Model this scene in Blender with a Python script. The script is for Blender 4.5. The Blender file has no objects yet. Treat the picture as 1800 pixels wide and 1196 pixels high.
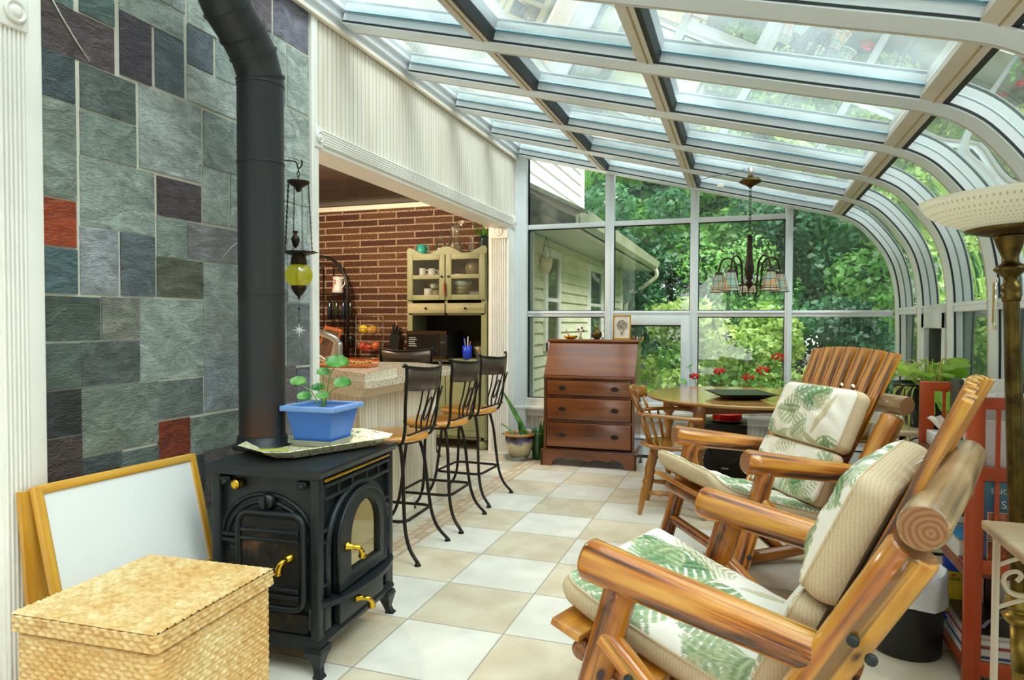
import bpy, bmesh, math, random
import numpy as np
from mathutils import Vector, Matrix
SC = bpy.context.scene
COL = SC.collection
PI = math.pi
R = math.radians
random.seed(7)

# ------------------------------------------------------------ camera
T = 0.42
CAM_H = 2.925715 * T
cam_d = bpy.data.cameras.new('camera')
cam = bpy.data.objects.new('camera', cam_d)
COL.objects.link(cam)
cam_d.sensor_fit = 'HORIZONTAL'
cam_d.sensor_width = 36.0
cam_d.lens = 1196.88 / 1800.0 * 36.0
cam_d.clip_start = 0.02
cam_d.clip_end = 300
yaw, pitch, roll = 0.3280648, -0.0256248, 0.0030629
fw = Vector((-math.sin(yaw) * math.cos(pitch), math.cos(yaw) * math.cos(pitch), math.sin(pitch)))
rt = Vector((math.cos(yaw), math.sin(yaw), 0))
up = rt.cross(fw)
r2 = rt * math.cos(roll) + up * math.sin(roll)
u2 = -rt * math.sin(roll) + up * math.cos(roll)
cam.matrix_world = Matrix(((r2.x, u2.x, -fw.x, 0), (r2.y, u2.y, -fw.y, 0), (r2.z, u2.z, -fw.z, CAM_H), (0, 0, 0, 1)))
SC.camera = cam

# ------------------------------------------------------------ world, exposure, lights
w = bpy.data.worlds.new('sky')
SC.world = w
w.use_nodes = True
nt = w.node_tree
nt.nodes.clear()
wo = nt.nodes.new('ShaderNodeOutputWorld')
wb = nt.nodes.new('ShaderNodeBackground')
tc = nt.nodes.new('ShaderNodeTexCoord')
sep = nt.nodes.new('ShaderNodeSeparateXYZ')
mr = nt.nodes.new('ShaderNodeMapRange')
mr.inputs['From Min'].default_value = -0.1
mr.inputs['From Max'].default_value = 0.9
mx = nt.nodes.new('ShaderNodeMix')
mx.data_type = 'RGBA'
mx.inputs[6].default_value = (1.0, 0.94, 0.95, 1)
mx.inputs[7].default_value = (0.98, 0.95, 1.0, 1)
nt.links.new(tc.outputs['Generated'], sep.inputs[0])
nt.links.new(sep.outputs['Z'], mr.inputs['Value'])
nt.links.new(mr.outputs[0], mx.inputs[0])
nt.links.new(mx.outputs[2], wb.inputs['Color'])
wb.inputs['Strength'].default_value = 1.5
nt.links.new(wb.outputs[0], wo.inputs[0])
SC.view_settings.view_transform = 'Standard'
SC.view_settings.look = 'None'
SC.view_settings.gamma = 1.0
SC.view_settings.exposure = 1.5
SC.view_settings.use_curve_mapping = False

sun_d = bpy.data.lights.new('sun', 'SUN')
sun_d.energy = 1.6
sun_d.angle = R(40)
sun_d.color = (1.0, 0.94, 0.88)
sun = bpy.data.objects.new('sun', sun_d)
COL.objects.link(sun)
sun.rotation_euler = (R(38), R(22), R(30))

# ------------------------------------------------------------ helpers
def hexc(h):
    h = h.lstrip('#')
    v = [int(h[i:i + 2], 16) / 255 for i in (0, 2, 4)]
    return tuple((x / 12.92 if x <= 0.04045 else ((x + 0.055) / 1.055) ** 2.4) for x in v) + (1,)

def link(nt, a, b):
    nt.links.new(a, b)

def newmat(name):
    m = bpy.data.materials.new(name)
    m.use_nodes = True
    m.node_tree.nodes.clear()
    o = m.node_tree.nodes.new('ShaderNodeOutputMaterial')
    return m, m.node_tree, o

def nd(nt, t, **kw):
    n = nt.nodes.new(t)
    for k, v in kw.items():
        if k.startswith('i_'):
            n.inputs[k[2:].replace('_', ' ')].default_value = v
        else:
            setattr(n, k, v)
    return n

def ramp(nt, src, stops, interp='LINEAR'):
    n = nt.nodes.new('ShaderNodeValToRGB')
    n.color_ramp.interpolation = interp
    e = n.color_ramp.elements
    while len(e) < len(stops):
        e.new(0.5)
    for i, (p, c) in enumerate(stops):
        e[i].position = p
        e[i].color = hexc(c) if isinstance(c, str) else c
    nt.links.new(src, n.inputs[0])
    return n

def math_n(nt, op, a, b=None):
    n = nt.nodes.new('ShaderNodeMath')
    n.operation = op
    for i, v in enumerate((a, b)):
        if v is None:
            continue
        if isinstance(v, (int, float)):
            n.inputs[i].default_value = v
        else:
            nt.links.new(v, n.inputs[i])
    return n.outputs[0]

def mix_c(nt, f, a, b, mode='MIX'):
    n = nt.nodes.new('ShaderNodeMix')
    n.data_type = 'RGBA'
    n.blend_type = mode
    for i, v in ((0, f), (6, a), (7, b)):
        if isinstance(v, (int, float)):
            n.inputs[i].default_value = v
        elif isinstance(v, (tuple, list)):
            n.inputs[i].default_value = v
        elif isinstance(v, str):
            n.inputs[i].default_value = hexc(v)
        else:
            nt.links.new(v, n.inputs[i])
    return n.outputs[2]

def mapped(nt, scale=(1, 1, 1), rot=(0, 0, 0)):
    tcn = nt.nodes.new('ShaderNodeTexCoord')
    mp = nt.nodes.new('ShaderNodeMapping')
    mp.inputs['Scale'].default_value = scale
    mp.inputs['Rotation'].default_value = rot
    nt.links.new(tcn.outputs['Object'], mp.inputs[0])
    return mp.outputs[0]

def princ(nt, o, col=None, rough=0.5, metal=0.0, spec=0.5, coat=0.0, bump=None, bstr=0.3, bdist=0.002, trans=0, alpha=None, sub=0):
    p = nt.nodes.new('ShaderNodeBsdfPrincipled')
    if col is not None:
        if isinstance(col, (tuple, str)):
            p.inputs['Base Color'].default_value = hexc(col) if isinstance(col, str) else col
        else:
            nt.links.new(col, p.inputs['Base Color'])
    if isinstance(rough, (int, float)):
        p.inputs['Roughness'].default_value = rough
    else:
        nt.links.new(rough, p.inputs['Roughness'])
    p.inputs['Metallic'].default_value = metal
    p.inputs['Specular IOR Level'].default_value = spec
    p.inputs['Coat Weight'].default_value = coat
    p.inputs['Coat Roughness'].default_value = 0.12
    p.inputs['Transmission Weight'].default_value = trans
    if bump is not None:
        b = nt.nodes.new('ShaderNodeBump')
        b.inputs['Strength'].default_value = bstr
        b.inputs['Distance'].default_value = bdist
        nt.links.new(bump, b.inputs['Height'])
        nt.links.new(b.outputs[0], p.inputs['Normal'])
    nt.links.new(p.outputs[0], o.inputs[0])
    return p

def plain(name, col, rough=0.5, metal=0.0, var=0.08, vscale=8, bscale=None, bstr=0.2, coat=0, spec=0.5, stretch=(1, 1, 1), trans=0):
    """a procedural material: base colour with a soft noise variation and optional fine bump"""
    m, nt, o = newmat(name)
    v = mapped(nt, stretch)
    n = nd(nt, 'ShaderNodeTexNoise', i_Scale=vscale, i_Detail=5.0)
    link(nt, v, n.inputs['Vector'])
    c = hexc(col) if isinstance(col, str) else col
    d = tuple(x * (1 - var * 2) for x in c[:3]) + (1,)
    l = tuple(min(1, x * (1 + var)) for x in c[:3]) + (1,)
    rp = ramp(nt, n.outputs[0], [(0.3, d), (0.7, l)])
    bo = None
    if bscale:
        b = nd(nt, 'ShaderNodeTexNoise', i_Scale=bscale, i_Detail=3.0)
        link(nt, v, b.inputs['Vector'])
        bo = b.outputs[0]
    princ(nt, o, rp.outputs[0], rough, metal, spec, coat, bo, bstr, trans=trans)
    return m

def wood(name, dark, mid, light, rough=0.35, scale=1.0, axis='Z', coat=0.3, knots=False, streak=0.5, st=(0.36, 0.47, 0.62)):
    m, nt, o = newmat(name)
    hi, lo = 26 * scale, 1.6 * scale
    s = {'X': (lo, hi, hi), 'Y': (hi, lo, hi), 'Z': (hi, hi, lo)}[axis]
    v = mapped(nt, s)
    n = nd(nt, 'ShaderNodeTexNoise', i_Scale=1.0, i_Detail=6.0, i_Distortion=0.6)
    link(nt, v, n.inputs['Vector'])
    s2 = {'X': (lo * 1.5, hi * .25, hi * .25), 'Y': (hi * .25, lo * 1.5, hi * .25), 'Z': (hi * .25, hi * .25, lo * 1.5)}[axis]
    n2 = nd(nt, 'ShaderNodeTexNoise', i_Scale=1.0, i_Detail=3.0, i_Distortion=1.2)
    link(nt, mapped(nt, s2), n2.inputs['Vector'])
    sf = {'X': (lo * 2, hi * 3, hi * 3), 'Y': (hi * 3, lo * 2, hi * 3), 'Z': (hi * 3, hi * 3, lo * 2)}[axis]
    nf = nd(nt, 'ShaderNodeTexNoise', i_Scale=1.0, i_Detail=4.0)
    link(nt, mapped(nt, sf), nf.inputs['Vector'])
    mixv = math_n(nt, 'ADD', math_n(nt, 'MULTIPLY', n.outputs[0], 1 - streak), math_n(nt, 'MULTIPLY', n2.outputs[0], streak))
    mixv = math_n(nt, 'ADD', math_n(nt, 'MULTIPLY', mixv, 0.8), math_n(nt, 'MULTIPLY', nf.outputs[0], 0.2))
    rp = ramp(nt, mixv, [(st[0], dark), (st[1], mid), (st[2], light)])
    col = rp.outputs[0]
    if knots:
        # fine dark checks along the grain, scattered round knots, a shade of its own per piece
        s3 = {'X': (lo * .7, hi * 1.6, hi * 1.6), 'Y': (hi * 1.6, lo * .7, hi * 1.6), 'Z': (hi * 1.6, hi * 1.6, lo * .7)}[axis]
        n3 = nd(nt, 'ShaderNodeTexNoise', i_Scale=1.0, i_Detail=3.0, i_Distortion=0.3)
        link(nt, mapped(nt, s3), n3.inputs['Vector'])
        ck = ramp(nt, n3.outputs[0], [(0.60, (0, 0, 0, 1)), (0.68, (1, 1, 1, 1))])
        col = mix_c(nt, math_n(nt, 'MULTIPLY', ck.outputs[0], 0.7), col, '#2e1506')
        vo = nd(nt, 'ShaderNodeTexVoronoi', i_Scale=1.0)
        ks = {'X': (5, 9, 9), 'Y': (9, 5, 9), 'Z': (9, 9, 5)}[axis]
        link(nt, mapped(nt, ks), vo.inputs['Vector'])
        kr = ramp(nt, vo.outputs['Distance'], [(0.07, (1, 1, 1, 1)), (0.11, (.35, .35, .35, 1)), (0.24, (0, 0, 0, 1))])
        col = mix_c(nt, kr.outputs[0], col, '#2e1506')
        oi = nd(nt, 'ShaderNodeObjectInfo')
        orr = ramp(nt, oi.outputs['Random'], [(0, (0.78, 0.74, 0.70, 1)), (1, (1.0, 1.0, 1.0, 1))])
        col = mix_c(nt, 1.0, col, orr.outputs[0], 'MULTIPLY')
    princ(nt, o, col, rough, 0, 0.5, coat, n.outputs[0], 0.15)
    return m

class MB:
    """collects geometry; build() links it as ONE mesh object"""
    def __init__(s):
        s.v = []; s.f = []; s.sm = []; s.mi = []; s.cur = 0; s.uv = None; s.col = None
    def add(s, vs, fs, smooth=False, mi=None):
        b = len(s.v)
        s.v.extend([tuple(p) for p in vs])
        for f in fs:
            s.f.append(tuple(b + i for i in f)); s.sm.append(smooth); s.mi.append(s.cur if mi is None else mi)
        return s
    def box(s, x0, x1, y0, y1, z0, z1, mi=None, bev=0.0):
        if bev > 0:
            bm = bmesh.new()
            bmesh.ops.create_cube(bm, size=1)
            for v in bm.verts:
                v.co = Vector(((x0 + x1) / 2 + v.co.x * (x1 - x0), (y0 + y1) / 2 + v.co.y * (y1 - y0), (z0 + z1) / 2 + v.co.z * (z1 - z0)))
            bmesh.ops.bevel(bm, geom=bm.edges[:] , offset=bev, segments=2, affect='EDGES', profile=0.6)
            bm.verts.index_update()
            s.add([v.co[:] for v in bm.verts], [[v.index for v in f.verts] for f in bm.faces], True, mi)
            bm.free()
            return s
        vs = [(x, y, z) for x in (x0, x1) for y in (y0, y1) for z in (z0, z1)]
        return s.add(vs, [(0, 1, 3, 2), (4, 6, 7, 5), (0, 4, 5, 1), (2, 3, 7, 6), (0, 2, 6, 4), (1, 5, 7, 3)], False, mi)
    def obox(s, c, ax, ay, az, mi=None):
        """box from centre and three half-axis vectors"""
        c = Vector(c); ax = Vector(ax); ay = Vector(ay); az = Vector(az)
        vs = [c + a * ax + b * ay + d * az for a in (-1, 1) for b in (-1, 1) for d in (-1, 1)]
        return s.add(vs, [(0, 1, 3, 2), (4, 6, 7, 5), (0, 4, 5, 1), (2, 3, 7, 6), (0, 2, 6, 4), (1, 5, 7, 3)], False, mi)
    def bar(s, p0, p1, wd, th, upv=(0, 0, 1), mi=None):
        p0 = Vector(p0); p1 = Vector(p1); d = (p1 - p0); L = d.length; d.normalize()
        sx = d.cross(Vector(upv))
        if sx.length < 1e-5: sx = d.cross(Vector((1, 0, 0)))
        sx.normalize(); uz = sx.cross(d)
        return s.obox((p0 + p1) / 2, d * L / 2, sx * wd / 2, uz * th / 2, mi)
    def prism(s, poly, axis, a, b, mi=None, smooth=False):
        """poly in the two other axes (order xyz), extruded a..b along axis"""
        n = len(poly); k = 'xyz'.index(axis)
        def mk(p, h):
            q = list(p); q.insert(k, h); return tuple(q)
        vs = [mk(p, a) for p in poly] + [mk(p, b) for p in poly]
        fs = [tuple(range(n)), tuple(range(2 * n - 1, n - 1, -1))] + [(i, (i + 1) % n, n + (i + 1) % n, n + i) for i in range(n)]
        return s.add(vs, fs, smooth, mi)
    def tube(s, pts, rad, n=10, cap=True, mi=None, closed=False, smooth=True, flat=None):
        pts = [Vector(p) for p in pts]; m = len(pts)
        if isinstance(rad, (int, float)): rad = [rad] * m
        tang = []
        for i in range(m):
            a = pts[(i - 1) % m] if (closed or i > 0) else pts[i]
            b = pts[(i + 1) % m] if (closed or i < m - 1) else pts[i]
            t = b - a
            tang.append(t.normalized() if t.length > 1e-9 else Vector((0, 0, 1)))
        ref = Vector((0, 0, 1)) if abs(tang[0].z) < 0.9 else Vector((1, 0, 0))
        nx = tang[0].cross(ref).normalized()
        vs = []
        for i in range(m):
            nx = (nx - tang[i] * nx.dot(tang[i]))
            if nx.length < 1e-6: nx = tang[i].orthogonal()
            nx.normalize(); ny = tang[i].cross(nx)
            for j in range(n):
                a = 2 * PI * j / n
                f1, f2 = (1, 1) if flat is None else flat
                vs.append(pts[i] + (nx * math.cos(a) * f1 + ny * math.sin(a) * f2) * rad[i])
        fs = []
        for i in range(m if closed else m - 1):
            k = (i + 1) % m
            for j in range(n):
                fs.append((i * n + j, i * n + (j + 1) % n, k * n + (j + 1) % n, k * n + j))
        s.add(vs, fs, smooth, mi)
        if cap and not closed:
            b = len(s.v) - len(vs)
            s.f.append(tuple(b + j for j in reversed(range(n)))); s.sm.append(False); s.mi.append(s.cur if mi is None else mi)
            s.f.append(tuple(b + (m - 1) * n + j for j in range(n))); s.sm.append(False); s.mi.append(s.cur if mi is None else mi)
        return s
    def cyl(s, c, r, z0, z1, n=24, mi=None):
        return s.tube([(c[0], c[1], z0), (c[0], c[1], z1)], r, n, True, mi)
    def lathe(s, prof, c=(0, 0, 0), n=28, mi=None, axis='z', smooth=True, cap=True):
        vs = []
        for r_, h in prof:
            for j in range(n):
                a = 2 * PI * j / n
                p = (r_ * math.cos(a), r_ * math.sin(a), h)
                if axis == 'x': p = (p[2], p[0], p[1])
                if axis == 'y': p = (p[0], p[2], p[1])
                vs.append((p[0] + c[0], p[1] + c[1], p[2] + c[2]))
        m = len(prof)
        fs = [(i * n + j, i * n + (j + 1) % n, (i + 1) * n + (j + 1) % n, (i + 1) * n + j) for i in range(m - 1) for j in range(n)]
        s.add(vs, fs, smooth, mi)
        b = len(s.v) - len(vs)
        if cap:
            for k, rev in ((0, True), (m - 1, False)):
                if prof[k][0] > 1e-4:
                    idx = [b + k * n + j for j in range(n)]
                    s.f.append(tuple(reversed(idx) if rev else idx)); s.sm.append(False); s.mi.append(s.cur if mi is None else mi)
        return s
    def ball(s, c, r, n=14, m=8, sc=(1, 1, 1), mi=None):
        prof = [(max(1e-5, math.sin(PI * i / m)) , -math.cos(PI * i / m)) for i in range(m + 1)]
        vs = []
        for a_, h in prof:
            for j in range(n):
                t = 2 * PI * j / n
                vs.append((c[0] + r * sc[0] * a_ * math.cos(t), c[1] + r * sc[1] * a_ * math.sin(t), c[2] + r * sc[2] * h))
        fs = [(i * n + j, i * n + (j + 1) % n, (i + 1) * n + (j + 1) % n, (i + 1) * n + j) for i in range(m) for j in range(n)]
        return s.add(vs, fs, True, mi)
    def build(s, name, mats, parent=None, world=False, matrix=None, fixn=True):
        me = bpy.data.meshes.new(name)
        vs = s.v
        if world and parent is not None:
            inv = WM(parent).inverted()
            vs = [tuple(inv @ Vector(p)) for p in vs]
        me.from_pydata(vs, [], s.f)
        me.polygons.foreach_set('use_smooth', s.sm)
        if not isinstance(mats, (list, tuple)): mats = [mats]
        for m in mats: me.materials.append(m)
        me.polygons.foreach_set('material_index', s.mi)
        if fixn:
            bm = bmesh.new(); bm.from_mesh(me)
            bmesh.ops.recalc_face_normals(bm, faces=bm.faces[:])
            bm.to_mesh(me); bm.free()
        me.update()
        o = bpy.data.objects.new(name, me)
        COL.objects.link(o)
        if parent is not None: o.parent = parent
        if matrix is not None: o.matrix_local = matrix
        return o

def WM(o):
    m = o.matrix_basis.copy()
    while o.parent is not None:
        o = o.parent
        m = o.matrix_basis @ m
    return m

def tag(o, label, cat, group=None, kind=None):
    o['label'] = label; o['category'] = cat
    if group: o['group'] = group
    if kind: o['kind'] = kind
    return o

def thing(name, label, cat, loc=(0, 0, 0), rotz=0.0, group=None, kind=None):
    o = bpy.data.objects.new(name, None)
    COL.objects.link(o)
    o.empty_display_size = 0.1
    o.location = loc; o.rotation_euler = (0, 0, rotz)
    return tag(o, label, cat, group, kind)

def struct(o):
    o['kind'] = 'structure'
    return o

def sroot(name, loc=(0, 0, 0)):
    o = bpy.data.objects.new(name, None); COL.objects.link(o); o.location = loc; o['kind'] = 'structure'
    return o

def dup(root, loc, rotz, label=None, group=None):
    def cp(o, par):
        c = o.copy(); COL.objects.link(c); c.parent = par
        for ch in [x for x in allobs if x.parent == o]: cp(ch, c)
        return c
    allobs = list(COL.objects)
    r_ = root.copy(); COL.objects.link(r_); r_.location = loc; r_.rotation_euler = (0, 0, rotz)
    if label: r_['label'] = label
    if group: r_['group'] = group
    for ch in [x for x in allobs if x.parent == root]: cp(ch, r_)
    return r_

def frame(p0, p1, upv=(0, 0, 1)):
    """matrix whose Z runs p0->p1, Y towards upv"""
    p0 = Vector(p0); d = (Vector(p1) - p0).normalized()
    x = Vector(upv).cross(d)
    if x.length < 1e-5: x = Vector((1, 0, 0)).cross(d)
    x.normalize(); y = d.cross(x)
    return Matrix(((x.x, y.x, d.x, p0.x), (x.y, y.y, d.y, p0.y), (x.z, y.z, d.z, p0.z), (0, 0, 0, 1)))

def log(name, p0, p1, r0, r1, mats, parent, n=20, seg=10, wob=0.05, cham=0.008, seed=0):
    """a peeled log with slightly wavy sides and chamfered ends; mats = [side, endgrain]"""
    L = (Vector(p1) - Vector(p0)).length
    rnd = random.Random(seed + int(L * 1000))
    ph = [rnd.uniform(0, 6.28) for _ in range(6)]
    b = MB(); vs = []; hs = [0, cham] + [L * i / seg for i in range(1, seg)] + [L - cham, L]
    for k, h in enumerate(hs):
        t = h / L; r_ = r0 + (r1 - r0) * t
        if k in (0, len(hs) - 1): r_ -= cham * 0.8
        for j in range(n):
            a = 2 * PI * j / n
            rr = r_ * (1 + wob * (0.5 * math.sin(a * 2 + ph[0] + t * 2) + 0.35 * math.sin(a * 3 + ph[1] - t * 5) + 0.4 * math.sin(t * 9 + ph[2]) * math.sin(a + ph[3])))
            vs.append((rr * math.cos(a), rr * math.sin(a), h))
    m = len(hs)
    b.add(vs, [(i * n + j, i * n + (j + 1) % n, (i + 1) * n + (j + 1) % n, (i + 1) * n + j) for i in range(m - 1) for j in range(n)], True, 0)
    b.f.append(tuple(reversed(range(n)))); b.sm.append(False); b.mi.append(1)
    b.f.append(tuple((m - 1) * n + j for j in range(n))); b.sm.append(False); b.mi.append(1)
    return b.build(name, mats, parent, matrix=frame(p0, p1))

def smoothpath(pts, k=6):
    """Catmull-Rom through pts"""
    P = [Vector(p) for p in pts]; out = []
    for i in range(len(P) - 1):
        a = P[max(i - 1, 0)]; b = P[i]; c = P[i + 1]; d = P[min(i + 2, len(P) - 1)]
        for j in range(k):
            t = j / k
            out.append(0.5 * ((2 * b) + (c - a) * t + (2 * a - 5 * b + 4 * c - d) * t * t + (3 * b - a - 3 * c + d) * t ** 3))
    out.append(P[-1])
    return out

def text_mesh(name, body, size, mat, parent, matrix, depth=0.0008, align='CENTER'):
    cu = bpy.data.curves.new(name, 'FONT'); cu.body = body; cu.size = size; cu.extrude = depth; cu.align_x = align
    cu.resolution_u = 3
    to = bpy.data.objects.new('tmp_text', cu); COL.objects.link(to)
    dg = bpy.context.evaluated_depsgraph_get()
    me = bpy.data.meshes.new_from_object(to.evaluated_get(dg))
    bpy.data.objects.remove(to); bpy.data.curves.remove(cu)
    me.name = name; me.materials.clear(); me.materials.append(mat)
    o = bpy.data.objects.new(name, me); COL.objects.link(o); o.parent = parent; o.matrix_local = matrix
    return o
# ------------------------------------------------------------ materials
def glass_mat(name, tint=(0.93, 0.985, 0.96, 1), haze=0.03, refl=1.0, hazecol=(0.85, 0.95, 0.97, 1)):
    m, nt, o = newmat(name)
    t = nd(nt, 'ShaderNodeBsdfTransparent'); t.inputs[0].default_value = tint
    g = nd(nt, 'ShaderNodeBsdfGlossy'); g.inputs['Roughness'].default_value = 0.0
    g.inputs[0].default_value = (0.95, 1, 0.98, 1)
    fr = nd(nt, 'ShaderNodeFresnel', i_IOR=1.5)
    f2 = math_n(nt, 'MULTIPLY', fr.outputs[0], refl)
    f3 = math_n(nt, 'MINIMUM', f2, 0.9)
    ms = nd(nt, 'ShaderNodeMixShader')
    link(nt, f3, ms.inputs[0]); link(nt, t.outputs[0], ms.inputs[1]); link(nt, g.outputs[0], ms.inputs[2])
    d = nd(nt, 'ShaderNodeBsdfTranslucent'); d.inputs[0].default_value = hazecol
    d2 = nd(nt, 'ShaderNodeMixShader')
    n = nd(nt, 'ShaderNodeTexNoise', i_Scale=2.5, i_Detail=6.0)
    link(nt, mapped(nt), n.inputs['Vector'])
    hz = ramp(nt, n.outputs[0], [(0.35, (haze * .5,) * 3 + (1,)), (0.75, (haze * 1.8,) * 3 + (1,))])
    link(nt, hz.outputs[0], d2.inputs[0]); link(nt, ms.outputs[0], d2.inputs[1]); link(nt, d.outputs[0], d2.inputs[2])
    link(nt, d2.outputs[0], o.inputs[0])
    return m

MAT = {}
MAT['glass'] = glass_mat('window_glass', haze=0.012, refl=1.0)
MAT['roofglass'] = glass_mat('roof_glass', tint=(0.88, 0.97, 0.965, 1), haze=0.16, refl=1.5, hazecol=(0.8, 0.95, 0.97, 1))
MAT['clear'] = glass_mat('clear_glass', tint=(0.97, 0.98, 0.97, 1), haze=0.02, refl=1.6)
MAT['alu'] = plain('white_aluminium', '#e9f2fa', 0.32, 0.0, 0.01, 3)
MAT['alu_bronze'] = plain('anodised_bar', '#d3cabd', 0.4, 0.0, 0.04, 6)
MAT['gasket'] = plain('black_gasket', '#20282a', 0.6)
MAT['white'] = plain('white_paint', '#f8f5ef', 0.5, 0, 0.03, 4, bscale=30, bstr=0.05)
MAT['cream'] = plain('cream_paint', '#f8f0de', 0.5, 0, 0.03, 4)
MAT['black_metal'] = plain('black_wrought_iron', '#2a2623', 0.45, 0.6, 0.12, 20, bscale=80, bstr=0.15)
MAT['brass'] = plain('polished_brass', '#e2b53c', 0.22, 1.0, 0.05, 10)
MAT['dark_brass'] = plain('antique_brass', '#5d4c22', 0.35, 0.85, 0.3, 30)
MAT['bronze'] = plain('dark_bronze', '#3b3126', 0.45, 0.7, 0.2, 25)
MAT['black'] = plain('black_plastic', '#141517', 0.35, 0, 0.1, 6)
MAT['grey'] = plain('grey_plastic', '#8b8c8e', 0.4)
MAT['steel'] = plain('brushed_steel', '#b9b3a8', 0.28, 0.9, 0.06, 12)
MAT['porcelain'] = plain('white_porcelain', '#e9e6de', 0.2, 0, 0.02, 5)
MAT['paper'] = plain('paper', '#efeeea', 0.7, 0, 0.03, 9)

def beadboard(name, base, groove, along='y', pitch=0.042, tint2='#d9cdb8'):
    m, nt, o = newmat(name)
    tcn = nd(nt, 'ShaderNodeTexCoord'); s = nd(nt, 'ShaderNodeSeparateXYZ'); link(nt, tcn.outputs['Object'], s.inputs[0])
    a = s.outputs['XYZ'.index(along.upper())]
    n = nd(nt, 'ShaderNodeTexNoise', i_Scale=1.0, i_Detail=5.0); link(nt, mapped(nt, (30, 30, 1.5)), n.inputs['Vector'])
    rp = ramp(nt, n.outputs[0], [(0.3, tint2), (0.62, base)])
    fr = math_n(nt, 'FRACT', math_n(nt, 'DIVIDE', a, pitch))
    g = math_n(nt, 'LESS_THAN', math_n(nt, 'ABSOLUTE', math_n(nt, 'SUBTRACT', fr, 0.5)), 0.07)
    g2 = math_n(nt, 'LESS_THAN', math_n(nt, 'ABSOLUTE', math_n(nt, 'SUBTRACT', fr, 0.28)), 0.03)
    gg = math_n(nt, 'ADD', g, math_n(nt, 'MULTIPLY', g2, 0.35))
    c = mix_c(nt, math_n(nt, 'MULTIPLY', gg, 0.55), rp.outputs[0], groove)
    inv = math_n(nt, 'SUBTRACT', 1.0, gg)
    princ(nt, o, c, 0.55, bump=inv, bstr=0.8, bdist=0.004)
    return m
MAT['bead_y'] = beadboard('beadboard_whitewashed', '#fbf5ea', '#a8977c', 'y', tint2='#f0e4d0')
MAT['bead_x'] = beadboard('beadboard_far', '#e6dfd6', '#9b8f80', 'x', tint2='#cdbfae')
MAT['bead_base'] = beadboard('beadboard_peninsula', '#ece3d0', '#8d7c62', 'y', 0.036, '#d2c5ac')

# slate wall: per-tile colour attribute + cleft surface
m, nt, o = newmat('slate')
at = nd(nt, 'ShaderNodeAttribute', attribute_name='Col')
n = nd(nt, 'ShaderNodeTexNoise', i_Scale=7.0, i_Detail=9.0, i_Distortion=1.6); link(nt, mapped(nt, (1, 1, 1.8), (R(35), 0, 0)), n.inputs['Vector'])
n2 = nd(nt, 'ShaderNodeTexNoise', i_Scale=38.0, i_Detail=7.0, i_Distortion=2.0); link(nt, mapped(nt, (1, .6, 2.2), (R(-30), 0, 0)), n2.inputs['Vector'])
rp = ramp(nt, n.outputs[0], [(0.3, '#969a98'), (0.5, '#d2d3d2'), (0.68, '#ffffff')])
c = mix_c(nt, 0.75, at.outputs['Color'], rp.outputs[0], 'MULTIPLY')
rp2 = ramp(nt, n2.outputs[0], [(0.38, (0.45, 0.47, 0.48, 1)), (0.55, (1, 1, 1, 1))])
c = mix_c(nt, 0.5, c, rp2.outputs[0], 'MULTIPLY')
hs = math_n(nt, 'ADD', math_n(nt, 'MULTIPLY', n.outputs[0], 2.0), n2.outputs[0])
princ(nt, o, c, 0.38, bump=hs, bstr=0.9, bdist=0.008)
MAT['slate'] = m
MAT['grout'] = plain('grout', '#d4d1c4', 0.8, 0, 0.06, 20, bscale=60)

# floor tiles
def floor_tiles(name, ca, cb, grout, x0, y0, t, gw=0.016, checker=True):
    m, nt, o = newmat(name)
    tcn = nd(nt, 'ShaderNodeTexCoord'); s = nd(nt, 'ShaderNodeSeparateXYZ'); link(nt, tcn.outputs['Object'], s.inputs[0])
    u = math_n(nt, 'DIVIDE', math_n(nt, 'SUBTRACT', s.outputs[0], x0), t)
    v = math_n(nt, 'DIVIDE', math_n(nt, 'SUBTRACT', s.outputs[1], y0), t)
    par = math_n(nt, 'MODULO', math_n(nt, 'ADD', math_n(nt, 'ADD', math_n(nt, 'FLOOR', u), math_n(nt, 'FLOOR', v)), 100.0), 2.0)
    n = nd(nt, 'ShaderNodeTexNoise', i_Scale=5.5, i_Detail=7.0, i_Distortion=0.4); link(nt, mapped(nt), n.inputs['Vector'])
    ra = ramp(nt, n.outputs[0], [(0.3, ca[0]), (0.66, ca[1])])
    rb = ramp(nt, n.outputs[0], [(0.3, cb[0]), (0.66, cb[1])])
    c = mix_c(nt, par, ra.outputs[0], rb.outputs[0]) if checker else ra.outputs[0]
    wn = nd(nt, 'ShaderNodeTexWhiteNoise', noise_dimensions='2D')
    cv = nd(nt, 'ShaderNodeCombineXYZ'); link(nt, math_n(nt, 'FLOOR', u), cv.inputs[0]); link(nt, math_n(nt, 'FLOOR', v), cv.inputs[1])
    link(nt, cv.outputs[0], wn.inputs[0])
    sh = ramp(nt, wn.outputs['Value'], [(0, (0.9, 0.9, 0.9, 1)), (1, (1, 1, 1, 1))])
    c = mix_c(nt, 1.0, c, sh.outputs[0], 'MULTIPLY')
    def edge(q):
        f = math_n(nt, 'FRACT', q)
        return math_n(nt, 'MAXIMUM', math_n(nt, 'LESS_THAN', f, gw * .5), math_n(nt, 'GREATER_THAN', f, 1 - gw * .5))
    e = math_n(nt, 'MAXIMUM', edge(u), edge(v))
    c = mix_c(nt, e, c, grout)
    rg = math_n(nt, 'ADD', math_n(nt, 'MULTIPLY', e, 0.4), 0.34)
    hh = math_n(nt, 'ADD', math_n(nt, 'SUBTRACT', 1.0, e), math_n(nt, 'MULTIPLY', n.outputs[0], 0.5))
    princ(nt, o, c, rg, bump=hh, bstr=0.35, bdist=0.002)
    return m
FX, FY = -3.10682 * T, 4.959553 * T
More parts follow.
